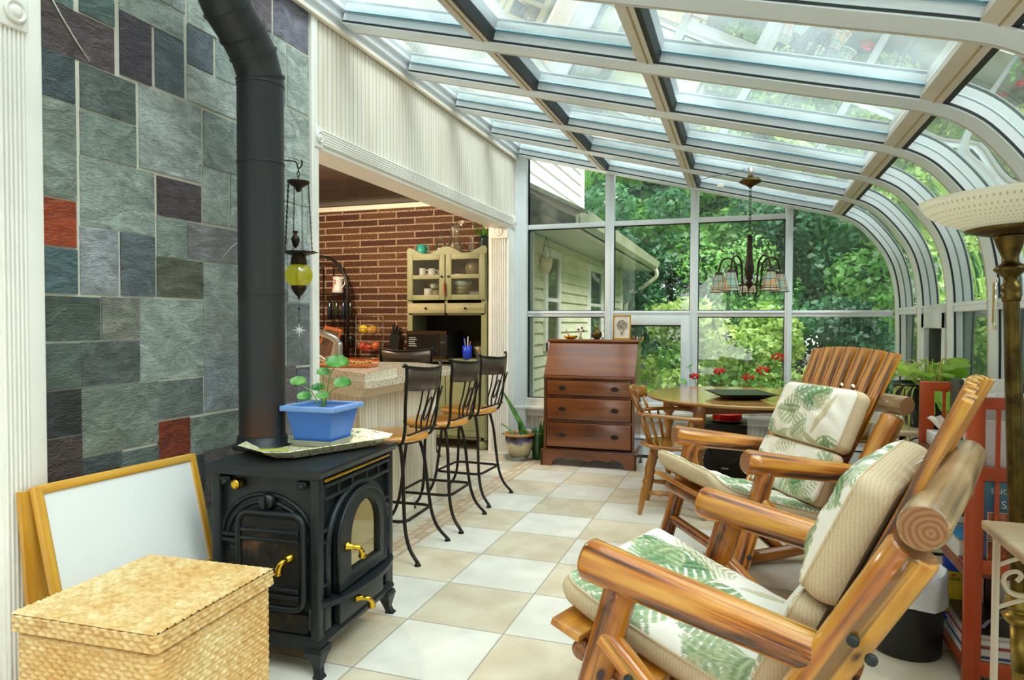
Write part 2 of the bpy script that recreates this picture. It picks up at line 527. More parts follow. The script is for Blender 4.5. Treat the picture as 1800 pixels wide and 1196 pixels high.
MAT['tiles'] = floor_tiles('floor_tiles', ('#d9d2c4', '#ebe6da'), ('#cdbb9e', '#e2d5bd'), '#a39d8e', FX, FY, T)
MAT['ktiles'] = floor_tiles('kitchen_tiles', ('#c4b8a2', '#ddd4c2'), ('#cfc4b2', '#e3dccd'), '#8e887c', -2.28, 3.85, 0.30, 0.02)
# brick-patterned border strip
m, nt, o = newmat('floor_border')
br = nd(nt, 'ShaderNodeTexBrick', i_Scale=1.0); br.inputs['Brick Width'].default_value = 0.11; br.inputs['Row Height'].default_value = 0.052
br.inputs['Mortar Size'].default_value = 0.004
br.inputs['Color1'].default_value = hexc('#c6a98a'); br.inputs['Color2'].default_value = hexc('#dccab2'); br.inputs['Mortar'].default_value = hexc('#a08c72')
link(nt, mapped(nt, (1, 1, 1), (0, 0, R(90))), br.inputs['Vector'])
princ(nt, o, br.outputs[0], 0.5, bump=br.outputs['Fac'], bstr=-0.3)
MAT['border'] = m

# kitchen brick
m, nt, o = newmat('roman_brick')
br = nd(nt, 'ShaderNodeTexBrick', i_Scale=1.0); br.inputs['Brick Width'].default_value = 0.44; br.inputs['Row Height'].default_value = 0.073
br.inputs['Mortar Size'].default_value = 0.0085; br.inputs['Mortar Smooth'].default_value = 0.2
br.inputs['Color1'].default_value = hexc('#5a2f1a'); br.inputs['Color2'].default_value = hexc('#7d5228'); br.inputs['Mortar'].default_value = hexc('#d0b296')
link(nt, mapped(nt, (1, 1, 1), (R(90), 0, 0)), br.inputs['Vector'])
n = nd(nt, 'ShaderNodeTexNoise', i_Scale=60.0, i_Detail=6.0); link(nt, mapped(nt), n.inputs['Vector'])
rp = ramp(nt, n.outputs[0], [(0.35, '#6e6258'), (0.65, '#ffffff')])
c = mix_c(nt, 0.8, br.outputs[0], rp.outputs[0], 'MULTIPLY')
princ(nt, o, c, 0.75, bump=math_n(nt, 'ADD', n.outputs[0], br.outputs['Fac']), bstr=0.6, bdist=0.006)
MAT['brick'] = m
MAT['kceil'] = wood('dark_ceiling_planks', '#0a0603', '#1c1108', '#382410', 0.6, 0.5, 'X')

# woods
MAT['log'] = wood('varnished_log', '#46200a', '#c6721a', '#ecae48', 0.25, 0.8, 'Z', 0.7, True, 0.5, (.40, .457, .55))
MAT['logdark'] = wood('varnished_log_dark', '#3c1b06', '#a85d16', '#d9902e', 0.28, 0.8, 'Z', 0.6, True, 0.6, (.44, .485, .56))
m, nt, o = newmat('log_endgrain')
wv = nd(nt, 'ShaderNodeTexWave', wave_type='RINGS', rings_direction='Z', i_Scale=30.0, i_Distortion=3.0, i_Detail=2.0)
mp = mapped(nt); mp.node.inputs['Location'].default_value = (.012, .008, 0); link(nt, mp, wv.inputs['Vector'])
rp = ramp(nt, wv.outputs[0], [(0.1, '#8a5a34'), (0.9, '#a5754c')])
princ(nt, o, rp.outputs[0], 0.5)
MAT['end'] = m
MAT['mahog'] = wood('mahogany', '#4a2210', '#733c16', '#925424', 0.25, 0.3, 'X', 0.5)
MAT['mahogY'] = wood('mahogany_side', '#401d0d', '#5f3014', '#78441f', 0.25, 0.3, 'Z', 0.5)
MAT['oak'] = wood('golden_maple', '#6a3e10', '#965f22', '#b37c38', 0.22, 0.5, 'X', 0.5)
MAT['oakz'] = wood('golden_maple_turned', '#66380e', '#98611e', '#bb8138', 0.28, 0.5, 'Z', 0.4)
MAT['seatwood'] = wood('stool_seat_wood', '#8a4f10', '#c98124', '#e3a143', 0.2, 0.35, 'Y', 0.5)
MAT['cherry'] = wood('cherry_shelf', '#7a2402', '#b03a04', '#c8520c', 0.35, 0.4, 'Z', 0.3)
MAT['cherryX'] = wood('cherry_rail', '#7a2402', '#b03a04', '#c8520c', 0.35, 0.4, 'X', 0.3)
MAT['cherryd'] = wood('cherry_shelf_board', '#561c08', '#7d3010', '#984418', 0.35, 0.4, 'X', 0.3)
MAT['orangewood'] = wood('sideboard_wood', '#7d3208', '#b6541a', '#cc7330', 0.35, 0.5, 'X', 0.3)
MAT['easel'] = wood('easel_wood', '#b5781a', '#d9a138', '#efc56a', 0.3, 0.5, 'Z', 0.4)
MAT['lightwood'] = wood('light_wood', '#c9a578', '#e0c7a0', '#efdcc0', 0.35, 0.4, 'X', 0.3)

# granite
m, nt, o = newmat('granite')
n = nd(nt, 'ShaderNodeTexNoise', i_Scale=95.0, i_Detail=4.0, i_Distortion=.5); link(nt, mapped(nt), n.inputs['Vector'])
rp = ramp(nt, n.outputs[0], [(0.3, '#5d564f'), (0.38, '#a89478'), (0.46, '#dccdb4'), (0.65, '#ece4d6')])
princ(nt, o, rp.outputs[0], 0.12)
MAT['granite'] = m

# cast iron
MAT['iron'] = plain('cast_iron', '#20262a', 0.42, 0.25, 0.12, 14, bscale=120, bstr=0.35)
m, nt, o = newmat('cast_iron_rusty')
v = mapped(nt); n = nd(nt, 'ShaderNodeTexNoise', i_Scale=9.0, i_Detail=7.0); link(nt, v, n.inputs['Vector'])
n2 = nd(nt, 'ShaderNodeTexNoise', i_Scale=150.0, i_Detail=2.0); link(nt, v, n2.inputs['Vector'])
rp = ramp(nt, n.outputs[0], [(0.5, '#1b1c1d'), (0.62, '#302a26'), (0.78, '#7a553a')])
princ(nt, o, rp.outputs[0], 0.5, 0.3, bump=n2.outputs[0], bstr=0.8, bdist=0.004)
MAT['rusty'] = m
# stove pipe: black, rust patches low down
m, nt, o = newmat('stove_pipe_steel')
tcn = nd(nt, 'ShaderNodeTexCoord'); s = nd(nt, 'ShaderNodeSeparateXYZ'); link(nt, tcn.outputs['Object'], s.inputs[0])
n = nd(nt, 'ShaderNodeTexNoise', i_Scale=6.0, i_Detail=6.0); link(nt, mapped(nt, (1, 1, .5)), n.inputs['Vector'])
lo = nd(nt, 'ShaderNodeMapRange'); lo.inputs['From Min'].default_value = 0.85; lo.inputs['From Max'].default_value = 0.1; link(nt, s.outputs[2], lo.inputs[0])
k = math_n(nt, 'MULTIPLY', lo.outputs[0], ramp(nt, n.outputs[0], [(0.48, (0, 0, 0, 1)), (0.66, (1, 1, 1, 1))]).outputs[0])
c = mix_c(nt, k, '#35373a', '#4c2c1c')
princ(nt, o, c, 0.45, 0.35)
MAT['pipe'] = m

# cushion print and woven side
m, nt, o = newmat('leaf_print_cotton')
at = nd(nt, 'ShaderNodeAttribute', attribute_name='Col')
n = nd(nt, 'ShaderNodeTexNoise', i_Scale=7.0, i_Detail=3.0); link(nt, mapped(nt), n.inputs['Vector'])
princ(nt, o, at.outputs['Color'], 0.75, bump=n.outputs[0], bstr=0.5, bdist=0.02, spec=0.2)
MAT['print'] = m
m, nt, o = newmat('tan_woven_side')
wv = nd(nt, 'ShaderNodeTexWave', i_Scale=40.0, i_Distortion=2.0); link(nt, mapped(nt), wv.inputs['Vector'])
n = nd(nt, 'ShaderNodeTexNoise', i_Scale=520.0); link(nt, mapped(nt), n.inputs['Vector'])
rp = ramp(nt, n.outputs[0], [(0.3, '#cdb590'), (0.7, '#e6d5b6')])
c = mix_c(nt, math_n(nt, 'MULTIPLY', wv.outputs[0], 0.25), rp.outputs[0], '#a88f6c')
princ(nt, o, c, 0.85, bump=n.outputs[0], bstr=0.5, spec=0.2)
MAT['tan'] = m

# seagrass weave
m, nt, o = newmat('seagrass')
n = nd(nt, 'ShaderNodeTexNoise', i_Scale=45.0, i_Detail=4.0); link(nt, mapped(nt, (1, 1, 1.6)), n.inputs['Vector'])
n3 = nd(nt, 'ShaderNodeTexNoise', i_Scale=3.5, i_Detail=3.0); link(nt, mapped(nt), n3.inputs['Vector'])
rp = ramp(nt, n.outputs[0], [(0.25, '#c9a064'), (0.5, '#e3c68c'), (0.72, '#f3e2b8')])
rp3 = ramp(nt, n3.outputs[0], [(0.3, '#f0d4ac'), (0.6, '#ffffff')])
c = mix_c(nt, 1.0, rp.outputs[0], rp3.outputs[0], 'MULTIPLY')
princ(nt, o, c, 0.6, bump=n.outputs[0], bstr=0.3)
MAT['seagrass'] = m

def leafmat(name, dark, light, trans=0.5, scale=3.0):
    m, nt, o = newmat(name)
    at = nd(nt, 'ShaderNodeObjectInfo')
    g = nd(nt, 'ShaderNodeTexNoise', i_Scale=scale, i_Detail=3.0); link(nt, mapped(nt), g.inputs['Vector'])
    rp = ramp(nt, g.outputs[0], [(0.35, dark), (0.65, light)])
    d = nd(nt, 'ShaderNodeBsdfDiffuse'); t = nd(nt, 'ShaderNodeBsdfTranslucent')
    link(nt, rp.outputs[0], d.inputs[0]); link(nt, rp.outputs[0], t.inputs[0])
    ms = nd(nt, 'ShaderNodeMixShader', i_Fac=trans); link(nt, d.outputs[0], ms.inputs[1]); link(nt, t.outputs[0], ms.inputs[2])
    gl = nd(nt, 'ShaderNodeBsdfGlossy', i_Roughness=0.35); m2 = nd(nt, 'ShaderNodeMixShader', i_Fac=0.05)
    link(nt, ms.outputs[0], m2.inputs[1]); link(nt, gl.outputs[0], m2.inputs[2])
    link(nt, m2.outputs[0], o.inputs[0])
    return m
MAT['leaf_tree'] = leafmat('tree_leaves', '#3c7a30', '#a6e07a', 0.5, 0.9)
MAT['leaf_dark'] = leafmat('conifer_leaves', '#25583a', '#5f9c66', 0.45, 0.9)
MAT['leaf_lime'] = leafmat('bush_leaves', '#7fae4a', '#c9dc80', 0.45, 1.5)
MAT['leaf_pothos'] = leafmat('pothos_leaves', '#8fd03a', '#d4f47a', 0.5, 6)
MAT['leaf_ger'] = leafmat('geranium_leaves', '#3f9a3c', '#a5dc7a', 0.4, 12)
MAT['leaf_snake'] = leafmat('snake_plant_leaves', '#1f5a2c', '#6fb050', 0.2, 18)
MAT['stem'] = plain('green_stem', '#8aa84a', 0.5)
MAT['bark'] = plain('bark', '#4a3d33', 0.9, 0, 0.25, 14, bscale=30, bstr=0.8)
MAT['gasketgrey'] = plain('grey_seal', '#7f8a8d', 0.5, 0, 0.05, 5)
MAT['brassy'] = plain('tan_seal', '#b39a6a', 0.5)
MAT['spacer'] = plain('glass_spacer', '#6f9aa3', 0.3, 0.2)
MAT['curveglass'] = glass_mat('curved_glass', tint=(0.9, 0.975, 0.96, 1), haze=0.04, refl=1.1, hazecol=(0.75, 0.92, 0.88, 1))
m, nt, o = newmat('insect_screen')
t = nd(nt, 'ShaderNodeBsdfTransparent'); d = nd(nt, 'ShaderNodeBsdfDiffuse'); d.inputs[0].default_value = (0.05, 0.055, 0.05, 1)
ms = nd(nt, 'ShaderNodeMixShader', i_Fac=0.55); link(nt, t.outputs[0], ms.inputs[1]); link(nt, d.outputs[0], ms.inputs[2]); link(nt, ms.outputs[0], o.inputs[0])
MAT['screen'] = m
MAT['darkglass'] = plain('dark_reflecting_glass', '#3d4744', 0.05, 0, 0.2, 2)
SLATE = [(1.571, 1.682, 2.253, 2.29, '#4d6b66'), (1.702, 1.835, 2.259, 2.351, '#3f5f59'), (1.571, 1.835, 2.096, 2.253, '#4a3d40'), (1.855, 2.146, 2.33, 2.433, '#7f928a'), (1.856, 1.992, 2.105, 2.329, '#3b333f'), (2.009, 2.149, 2.11, 2.329, '#475862'), (2.167, 2.305, 2.255, 2.408, '#4d5f6c'), (2.17, 2.468, 2.413, 2.57, '#8fa39c'), (2.322, 2.443, 2.254, 2.42, '#7d948e'), (2.165, 2.443, 2.108, 2.25, '#8b9b96'), (1.568, 1.684, 1.945, 2.094, '#34454b'), (1.701, 1.919, 1.942, 2.092, '#475652'), (1.934, 2.235, 1.794, 2.098, '#8a9a97'), (2.249, 2.443, 1.868, 2.093, '#72877f'), (1.568, 1.686, 1.628, 1.943, '#6b7c72'), (1.699, 1.922, 1.788, 1.936, '#6c8078'), (1.697, 2.001, 1.551, 1.785, '#7a8f85'), (2.012, 2.233, 1.632, 1.781, '#44383f'), (2.243, 2.392, 1.637, 1.864, '#8a9d98'), (2.402, 2.468, 1.638, 1.869, '#8a9d98'), (1.565, 1.681, 1.471, 1.624, '#a8451d'), (1.564, 1.683, 1.318, 1.466, '#3b5b60'), (1.694, 1.841, 1.32, 1.548, '#7d878e'), (1.85, 1.999, 1.321, 1.548, '#4d5c63'), (2.01, 2.155, 1.476, 1.629, '#71857c'), (2.16, 2.468, 1.48, 1.625, '#727579'), (2.008, 2.238, 1.322, 1.473, '#4d5443'), (2.242, 2.468, 1.249, 1.476, '#82938f'), (1.564, 1.767, 1.163, 1.311, '#3f4e46'), (1.771, 1.925, 1.164, 1.314, '#6a6f66'), (1.928, 2.24, 1.007, 1.315, '#7c8f87'), (2.239, 2.468, 1.079, 1.244, '#7f8d8b'), (1.564, 1.692, 1.005, 1.158, '#43554e'), (1.692, 1.925, 1.007, 1.159, '#465150'), (2.243, 2.389, 0.856, 1.085, '#76858c'), (2.389, 2.458, 0.853, 1.081, '#76858c'), (1.562, 1.692, 0.85, 1.003, '#252b2c'), (1.69, 2.007, 0.77, 1.004, '#637268'), (2.007, 2.236, 0.851, 1.001, '#5b6a67'), (1.56, 1.692, 0.683, 0.848, '#3b302f'), (1.689, 1.847, 0.667, 0.767, '#3a4649'), (1.844, 2.007, 0.631, 0.761, '#4b5c5a'), (2.005, 2.164, 0.693, 0.847, '#87381f'), (2.162, 2.458, 0.69, 0.841, '#6a7b72'), (2.16, 2.241, 0.529, 0.686, '#26363e'), (2.239, 2.458, 0.46, 0.69, '#564d4f'), (2.158, 2.241, 0.238, 0.527, '#4d6160'), (2.236, 2.458, 0.302, 0.458, '#4a6259'), (2.235, 2.458, 0.093, 0.3, '#52655f'), (2.477, 2.675, 2.575, 2.738, '#6e6271'), (2.695, 2.963, 2.579, 2.881, '#68697b'), (2.476, 2.779, 2.409, 2.572, '#93a8a2'), (2.791, 2.963, 2.274, 2.568, '#94a9a1'), (2.481, 2.779, 2.268, 2.406, '#6c7f90'), (2.48, 2.963, 2.031, 2.263, '#96aaa3'), (2.477, 2.963, 1.811, 2.028, '#93a6a1'), (2.475, 2.944, 1.629, 1.808, '#97a9a5'), (2.949, 2.963, 1.675, 1.849, '#97a9a5'), (2.473, 2.779, 1.39, 1.627, '#93a5a3'), (2.783, 2.963, 1.323, 1.63, '#8c9a9c'), (2.471, 2.779, 1.245, 1.388, '#6c8088'), (2.781, 2.963, 1.011, 1.318, '#5f6669'), (2.469, 2.779, 1.011, 1.241, '#7c9090'), (2.456, 2.85, 0.83, 1.014, '#5b5158'), (2.853, 2.964, 0.668, 1.001, '#525e63'), (2.454, 2.85, 0.616, 0.824, '#5e5a60')]
# ------------------------------------------------------------ SETTING
XW = -2.10        # left wall plane
YF = 6.30         # far wall inner plane
RY = [6.14 - 0.745 * k for k in range(10)]      # near edges of the rafters
RW = 0.16
# floor
b = MB()
b.box(-1.70, 1.30, -1.2, YF + 0.1, -0.08, 0, 0)
b.box(-1.86, -1.70, -1.2, YF + 0.1, -0.08, 0, 1)
b.box(-5.2, -1.86, 1.4, 7.0, -0.08, 0, 2)
struct(b.build('floor', [MAT['tiles'], MAT['border'], MAT['ktiles']]))

# left wall: slate part
wl = sroot('wall_left')
b = MB(); b.box(XW - 0.25, XW - 0.005, 1.45, 2.965, 0, 2.84)
b.build('wall_backing', MAT['grout'], wl)
rnd = random.Random(3)
tiles = list(SLATE)
def free(y0, y1, z0, z1):
    for t in tiles:
        if min(t[1], y1) - max(t[0], y0) > 0.01 and min(t[3], z1) - max(t[2], z0) > 0.01: return False
    return True
pal = ['#6d8078', '#8d9f99', '#4f5f60', '#7f8e8d', '#5f6d66', '#94a8a2']
for size in ((0.26, 0.22), (0.18, 0.16), (0.12, 0.12), (0.07, 0.08), (0.05, 0.05)):
    zz = 0.0
    while zz < 2.8:
        yy = 1.57
        while yy < 2.93:
            y1 = min(yy + size[0], 2.962); z1 = min(zz + size[1], 2.84)
            if y1 - yy > 0.03 and free(yy - 0.004, y1 + 0.004, zz - 0.004, z1 + 0.004):
                tiles.append((yy + .003, y1 - .003, zz + .003, z1 - .003, rnd.choice(pal)))
                yy = y1 + 0.006
            else: yy += 0.02
        zz += 0.02
b = MB(); cols = []
for (y0, y1, z0, z1, c) in tiles:
    y0 = max(y0, 1.56); y1 = min(y1, 2.962); z1 = min(z1, 2.84)
    y0 += .001; z0 += .001; z1 -= .001
    cc = hexc(c); g_ = sum(cc[:3]) / 3; cc = tuple(min(1, (x * .72 + g_ * .28) * 1.95 * t_) for x, t_ in zip(cc[:3], (1.05, .99, 1.0))) + (1,)
    if hexc(c)[0] > hexc(c)[1] * 3: cc = tuple(x * 1.15 for x in hexc(c)[:3]) + (1,)
    n0 = len(b.f); d = rnd.uniform(-.002, .002)
    b.box(XW - 0.02, XW + d, y0, y1, z0, z1)
    cols += [cc] * (len(b.f) - n0)
sl = b.build('slate_tiles', MAT['slate'], wl)
ca = sl.data.color_attributes.new('Col', 'FLOAT_COLOR', 'CORNER')
arr = np.repeat(np.array(cols, dtype=np.float32), 4, axis=0)
ca.data.foreach_set('color', arr.ravel())
# white cracks in two slates
b = MB()
def wp(y, z): return (XW + 0.003, y, z)
b.tube([wp(1.60, 2.262), wp(1.635, 2.215), wp(1.69, 2.15), wp(1.735, 2.105)], 0.0025, 5)
b.tube([wp(2.455, 1.585), wp(2.40, 1.55), wp(2.345, 1.50)][::-1], 0.002, 5)
b.build('quartz_vein', MAT['grout'], wl)
# casing left of the slate
b = MB()
b.box(XW - 0.02, XW + 0.012, 1.508, 1.562, 0, 2.86, bev=0.003)
b.build('corner_board', MAT['white'], wl)
def casing(b, axis, h0, h1, a0, a1, off, sign, nfl=7, th=0.02):
    """fluted casing; runs h0..h1 along z (axis 'z') or along y (axis 'y'), a0..a1 across"""
    wd = (a1 - a0)
    for i in range(nfl):
        c = a0 + wd * (i + .5) / nfl; r_ = wd / nfl * 0.36
        if axis == 'z' and sign == 'x': b.tube([(off + th, c, h0), (off + th, c, h1)], r_, 8, False)
        if axis == 'z' and sign == 'y': b.tube([(c, off - th, h0), (c, off - th, h1)], r_, 8, False)
        if axis == 'y': b.tube([(off + th, h0, c), (off + th, h1, c)], r_, 8, False)
def rosette(b, c, r_, sign):
    prof = [(r_, 0), (r_, .006), (r_ * .86, .012), (r_ * .72, .006), (r_ * .6, .005), (r_ * .42, .012), (r_ * .2, .014), (0.0001, .013)]
    if sign == 'x': b.lathe(prof, c, 28, axis='x')
    else: b.lathe([(p, -h) for p, h in prof], c, 28, axis='y')
b = MB()
b.box(XW - 0.02, XW + 0.012, 1.425, 1.509, 0, 2.11)
casing(b, 'z', 0, 2.11, 1.428, 1.507, XW - .006, 'x', 6)
b.box(XW - 0.02, XW + 0.026, 1.422, 1.511, 2.105, 2.205, bev=0.004)
rosette(b, (XW + 0.026, 1.4705, 2.155), 0.034, 'x')
b.box(XW - 0.2, XW - 0.0, -1.2, 1.43, 0, 2.84)
b.build('door_casing', MAT['white'], wl)
# header over the kitchen opening
b = MB(); b.box(XW - 0.17, XW, 3.0, 6.30, 2.165, 2.86)
b.build('header', MAT['bead_y'], wl)
b = MB()
b.box(XW - 0.02, XW + 0.014, 2.968, 3.02, 0, 2.86, bev=.003)     # jamb edge trim
b.box(XW - 0.18, XW + 0.012, 2.975, 3.03, 0, 2.20, bev=.003)
for y in (2.985, 3.0, 3.015): b.tube([(XW + .014, y, 0), (XW + .014, y, 2.12)], 0.005, 8, False)
b.box(XW - 0.005, XW + 0.022, 2.985, 3.055, 2.125, 2.235, bev=.004)
rosette(b, (XW + 0.022, 3.02, 2.18), 0.03, 'x')
b.box(XW - 0.0, XW + 0.014, 3.05, 6.16, 2.148, 2.232)
for i in range(6): b.tube([(XW + 0.014, 3.055, 2.156 + .0135 * i), (XW + 0.014, 6.16, 2.156 + .0135 * i)], 0.005, 8, False)
b.box(XW - 0.005, XW + 0.022, 6.155, 6.215, 2.135, 2.25, bev=.004)
rosette(b, (XW + 0.022, 6.185, 2.19), 0.026, 'x')
b.box(XW - 0.19, XW + 0.006, 3.03, 6.16, 2.125, 2.166, bev=.003)
b.box(XW - 0.02, XW + 0.02, 3.0, 6.30, 2.80, 2.86)
b.build('opening_trim', MAT['white'], wl)
# ledger where roof meets wall
b = MB()
b.box(XW - 0.05, XW + 0.025, -1.2, 6.35, 2.80, 2.98, bev=.003)
b.box(XW + 0.02, XW + 0.05, -1.2, 6.35, 2.84, 2.98, bev=.003)
b.box(XW + 0.045, XW + 0.085, -1.2, 6.35, 2.885, 2.98, bev=.003)
b.build('ledger', MAT['alu'], wl)
b = MB(); b.box(XW + 0.01, XW + 0.035, -1.2, 6.3, 2.785, 2.805, bev=.002); b.build('cap_moulding', MAT['cream'], wl)
# jamb return at the far end with the fluted pilaster facing the room
b = MB()
b.box(-2.30, XW, 6.06, 6.30, 0, 2.16)
casing(b, 'z', 0.0, 2.02, -2.275, -2.125, 6.06, 'y', 8, 0.008)
b.box(-2.285, XW - 0.0, 6.035, 6.07, 2.02, 2.155, bev=.004)
rosette(b, (-2.195, 6.035, 2.088), 0.046, 'y')
b.build('pilaster', MAT['white'], wl)
b = MB(); b.box(XW - 0.0, XW + 0.03, 6.235, 6.30, 0, 2.84, bev=.003); b.build('corner_post', MAT['alu'], wl)

# kitchen shell
wk = sroot('wall_kitchen')
b = MB(); b.box(-5.2, -2.28, 6.5, 6.62, 0, 2.46); b.build('brick', MAT['brick'], wk)
b = MB(); b.box(-5.2, -2.28, 6.47, 6.51, 2.44, 2.49, bev=.004); b.build('picture_rail', MAT['cream'], wk)
b = MB(); b.box(-5.3, -5.2, 1.4, 6.62, 0, 3.1); b.box(-5.2, -2.35, 1.3, 1.4, 0, 3.1); b.box(-2.35, -2.12, 1.4, 1.45, 0, 3.1)
b.box(-5.2, -2.3, 6.50, 6.62, 2.48, 3.1)
b.build('plaster', MAT['cream'], wk)
b = MB(); b.prism([(1.4, 2.9), (6.52, 2.49), (6.52, 2.6), (1.4, 3.0)], 'x', -5.2, -2.26); kceil_o = struct(b.build('ceiling_kitchen', MAT['kceil']))

# far wall glazing ------------------------------------------------
wf = sroot('wall_far')
def roof_z(x): return 2.83 - 0.252 * (x + 2.1)
PROF = [(-2.03, roof_z(-2.03)), (-1.2, 2.603), (-.44, 2.41), (.3, 2.224), (.55, 2.163), (.70, 2.122), (.80, 2.080), (.88, 2.027), (.95, 1.955), (1.02, 1.865), (1.075, 1.775), (1.115, 1.68), (1.14, 1.58), (1.157, 1.47), (1.166, 1.35), (1.172, 1.1), (1.178, .45)]
_i = next(i for i, p in enumerate(PROF) if p[0] >= .3)
PROF = PROF[:_i] + [(v.x, v.z) for v in smoothpath([(x, 0, z) for x, z in PROF[_i:_i + 13]], 3)] + PROF[_i + 13:]
def prof_z(x):
    for (xa, za), (xb, zb) in zip(PROF, PROF[1:]):
        if xa <= x <= xb: return za + (zb - za) * (x - xa) / (xb - xa)
    return PROF[-1][1]
posts = [(-2.06, -1.985), (-1.232, -1.150), (-.462, -.392), (.330, .390)]
yo0, yo1 = YF, YF + 0.07
b = MB()
for i, (xa, xb) in enumerate(posts):
    zt = prof_z((xa + xb) / 2) + 0.02
    b.box(xa, xb, yo0, yo1, 0.42, zt, bev=.003)
    xm = (xa + xb) / 2
    if i: b.box(xm - .008, xm + .008, yo0 - .008, yo0 + .01, .44, zt - .01)
b.box(-2.12, -1.985, YF - 0.06, yo1, 0.0, 2.84, bev=.003)
b.build('mullion', MAT['alu'], wf)
b = MB()
for (xa, xb) in ((-1.985, -1.232), (-1.150, -.462), (-.392, .330)):
    b.box(xa, xb, yo0 + .008, yo1, 2.127, 2.172, bev=.003)
for (xa, xb) in ((-1.985, -1.232), (-1.150, -.462), (-.392, .330), (.390, 1.16)):
    b.box(xa, xb, yo0 + .006, yo1, 1.285, 1.340, bev=.003); b.box(xa, xb, yo0 - .004, yo0 + .01, 1.318, 1.330)
    b.box(xa, xb, yo0 + .006, yo1, .44, .50, bev=.003)
b.build('transom', MAT['alu'], wf)
b = MB()
for (xa, xb) in ((-1.985, -1.232), (-1.150, -.462), (-.392, .330)):
    for (za, zb) in ((.5, 1.285), (1.34, 2.127)):
        for e in ((xa, xa + .007, za, zb), (xb - .007, xb, za, zb), (xa, xb, za, za + .007), (xa, xb, zb - .007, zb)):
            b.box(e[0], e[1], yo0 + .02, yo0 + .05, e[2], e[3])
b.build('glazing_bead', MAT['gasket'], wf)
# casement in the second bay
cw = sroot('window_1')
b = MB()
xa, xb, za, zb = -1.150, -.462, .5, 1.285
for e in ((xa, xa + .075, za, zb), (xb - .075, xb, za, zb), (xa + .07, xb - .07, za, za + .075), (xa + .07, xb - .07, zb - .075, zb)):
    b.box(e[0], e[1], yo0 - .012, yo0 + .05, e[2], e[3], bev=.004)
b.build('window_frame', MAT['alu'], cw)
b = MB(); b.box(xa + .075, xb - .075, yo0 + .02, yo0 + .035, zb - .088, zb - .075); b.box(xa + .075, xa + .085, yo0 + .02, yo0 + .035, za + .07, zb - .07); b.build('seal', MAT['gasket'], cw)
b = MB(); b.box(xa + .075, xb - .075, yo0 + .036, yo0 + .040, za + .075, zb - .075); b.build('pane', MAT['glass'], cw)
def pane_y(poly, y, name, par):
    b = MB(); b.prism(poly, 'y', y, y + .004); return b.build(name, MAT['glass'], par)
for (xa, xb) in ((-1.985, -1.232), (-1.150, -.462), (-.392, .330)):
    pane_y([(xa, 1.34), (xb, 1.34), (xb, 2.127), (xa, 2.127)], yo0 + .036, 'pane', wf)
    pane_y([(xa, 2.172), (xb, 2.172), (xb, prof_z(xb) + .03), (xa, prof_z(xa) + .03)], yo0 + .036, 'pane', wf)
    if xa != -1.150: pane_y([(xa, .5), (xb, .5), (xb, 1.285), (xa, 1.285)], yo0 + .036, 'pane', wf)
pane_y([(.39, .5), (1.19, .5), (1.19, 1.285), (.39, 1.285)], yo0 + .036, 'pane', wf)
pane_y([(.39, 1.34)] + [(1.18, 1.34)] + [(x + .02, z + .02) for x, z in reversed(PROF) if x > .39 and z > 1.36] + [(.39, prof_z(.39) + .02)], yo0 + .036, 'pane', wf)
# knee wall and sill
b = MB(); b.box(-2.12, 1.30, YF, YF + .12, 0, .40); b.build('knee_wall', MAT['bead_x'], wf)
b = MB(); b.box(-2.10, 1.25, YF - .07, YF + .1, .395, .425, bev=.006); b.box(-2.10, 1.22, YF - .03, YF + .1, .425, .5, bev=.004); b.box(-2.10, 1.22, YF - .02, YF + .01, .33, .395, bev=.004)
b.build('sill', MAT['white'], wf)
# baseboard heater along the far wall
b = MB()
b.prism([(YF - .075, .03), (YF, .03), (YF, .20), (YF - .05, .20), (YF - .075, .17)], 'x', -1.98, 1.1)
b.box(-1.98, 1.1, YF - .07, YF - .0, .0, .03, 1)
b.box(-1.97, 1.09, YF - .077, YF - .07, .165, .178, 1)
o = b.build('baseboard_far', [MAT['alu'], MAT['black']]); struct(o)

# curved roof and right wall --------------------------------------
cl = sroot('ceiling')
def inner_ribbon(y0, y1, d0, d1):
    """ribbon following PROF, from depth d0 to d1 outside the inner line"""
    pts = PROF; n = len(pts); nr = []
    for i in range(n):
        a = pts[max(i - 1, 0)]; c = pts[min(i + 1, n - 1)]
        dx, dz = c[0] - a[0], c[1] - a[1]; L = math.hypot(dx, dz)
        nr.append((-dz / L, dx / L))
    vs = []
    for i in range(n):
        x, z = pts[i]; nx_, nz_ = nr[i]
        for (yy, dd) in ((y0, d0), (y1, d0), (y1, d1), (y0, d1)):
            vs.append((x + nx_ * dd, yy, z + nz_ * dd))
    fs = []
    for i in range(n - 1):
        for j in range(4):
            fs.append((i * 4 + j, i * 4 + (j + 1) % 4, (i + 1) * 4 + (j + 1) % 4, (i + 1) * 4 + j))
    fs += [(3, 2, 1, 0), tuple((n - 1) * 4 + j for j in range(4))]
    return vs, fs
for k, y in enumerate(RY):
    if y < -0.7: break
    b = MB()
    w_ = RW if k else RW
    b.add(*inner_ribbon(y, y + w_ * .80, 0, .05), True, 0)
    b.add(*inner_ribbon(y + w_ * .80, y + w_ * .84, .004, .05), True, 1)
    b.add(*inner_ribbon(y + w_ * .84, y + w_ * .92, .0, .05), True, 2)
    b.add(*inner_ribbon(y + w_ * .92, y + w_, .012, .05), True, 2)
    b.add(*inner_ribbon(y - .002, y + .012, .006, .016), True, 1)
    b.add(*inner_ribbon(y + .006, y + w_ - .006, .05, .10), True, 3)
    o = b.build('rafter', [MAT['alu'], MAT['gasket'], MAT['alu_bronze'], MAT['gasketgrey']], cl)
    m_ = o.modifiers.new('es', 'EDGE_SPLIT'); m_.split_angle = R(40)
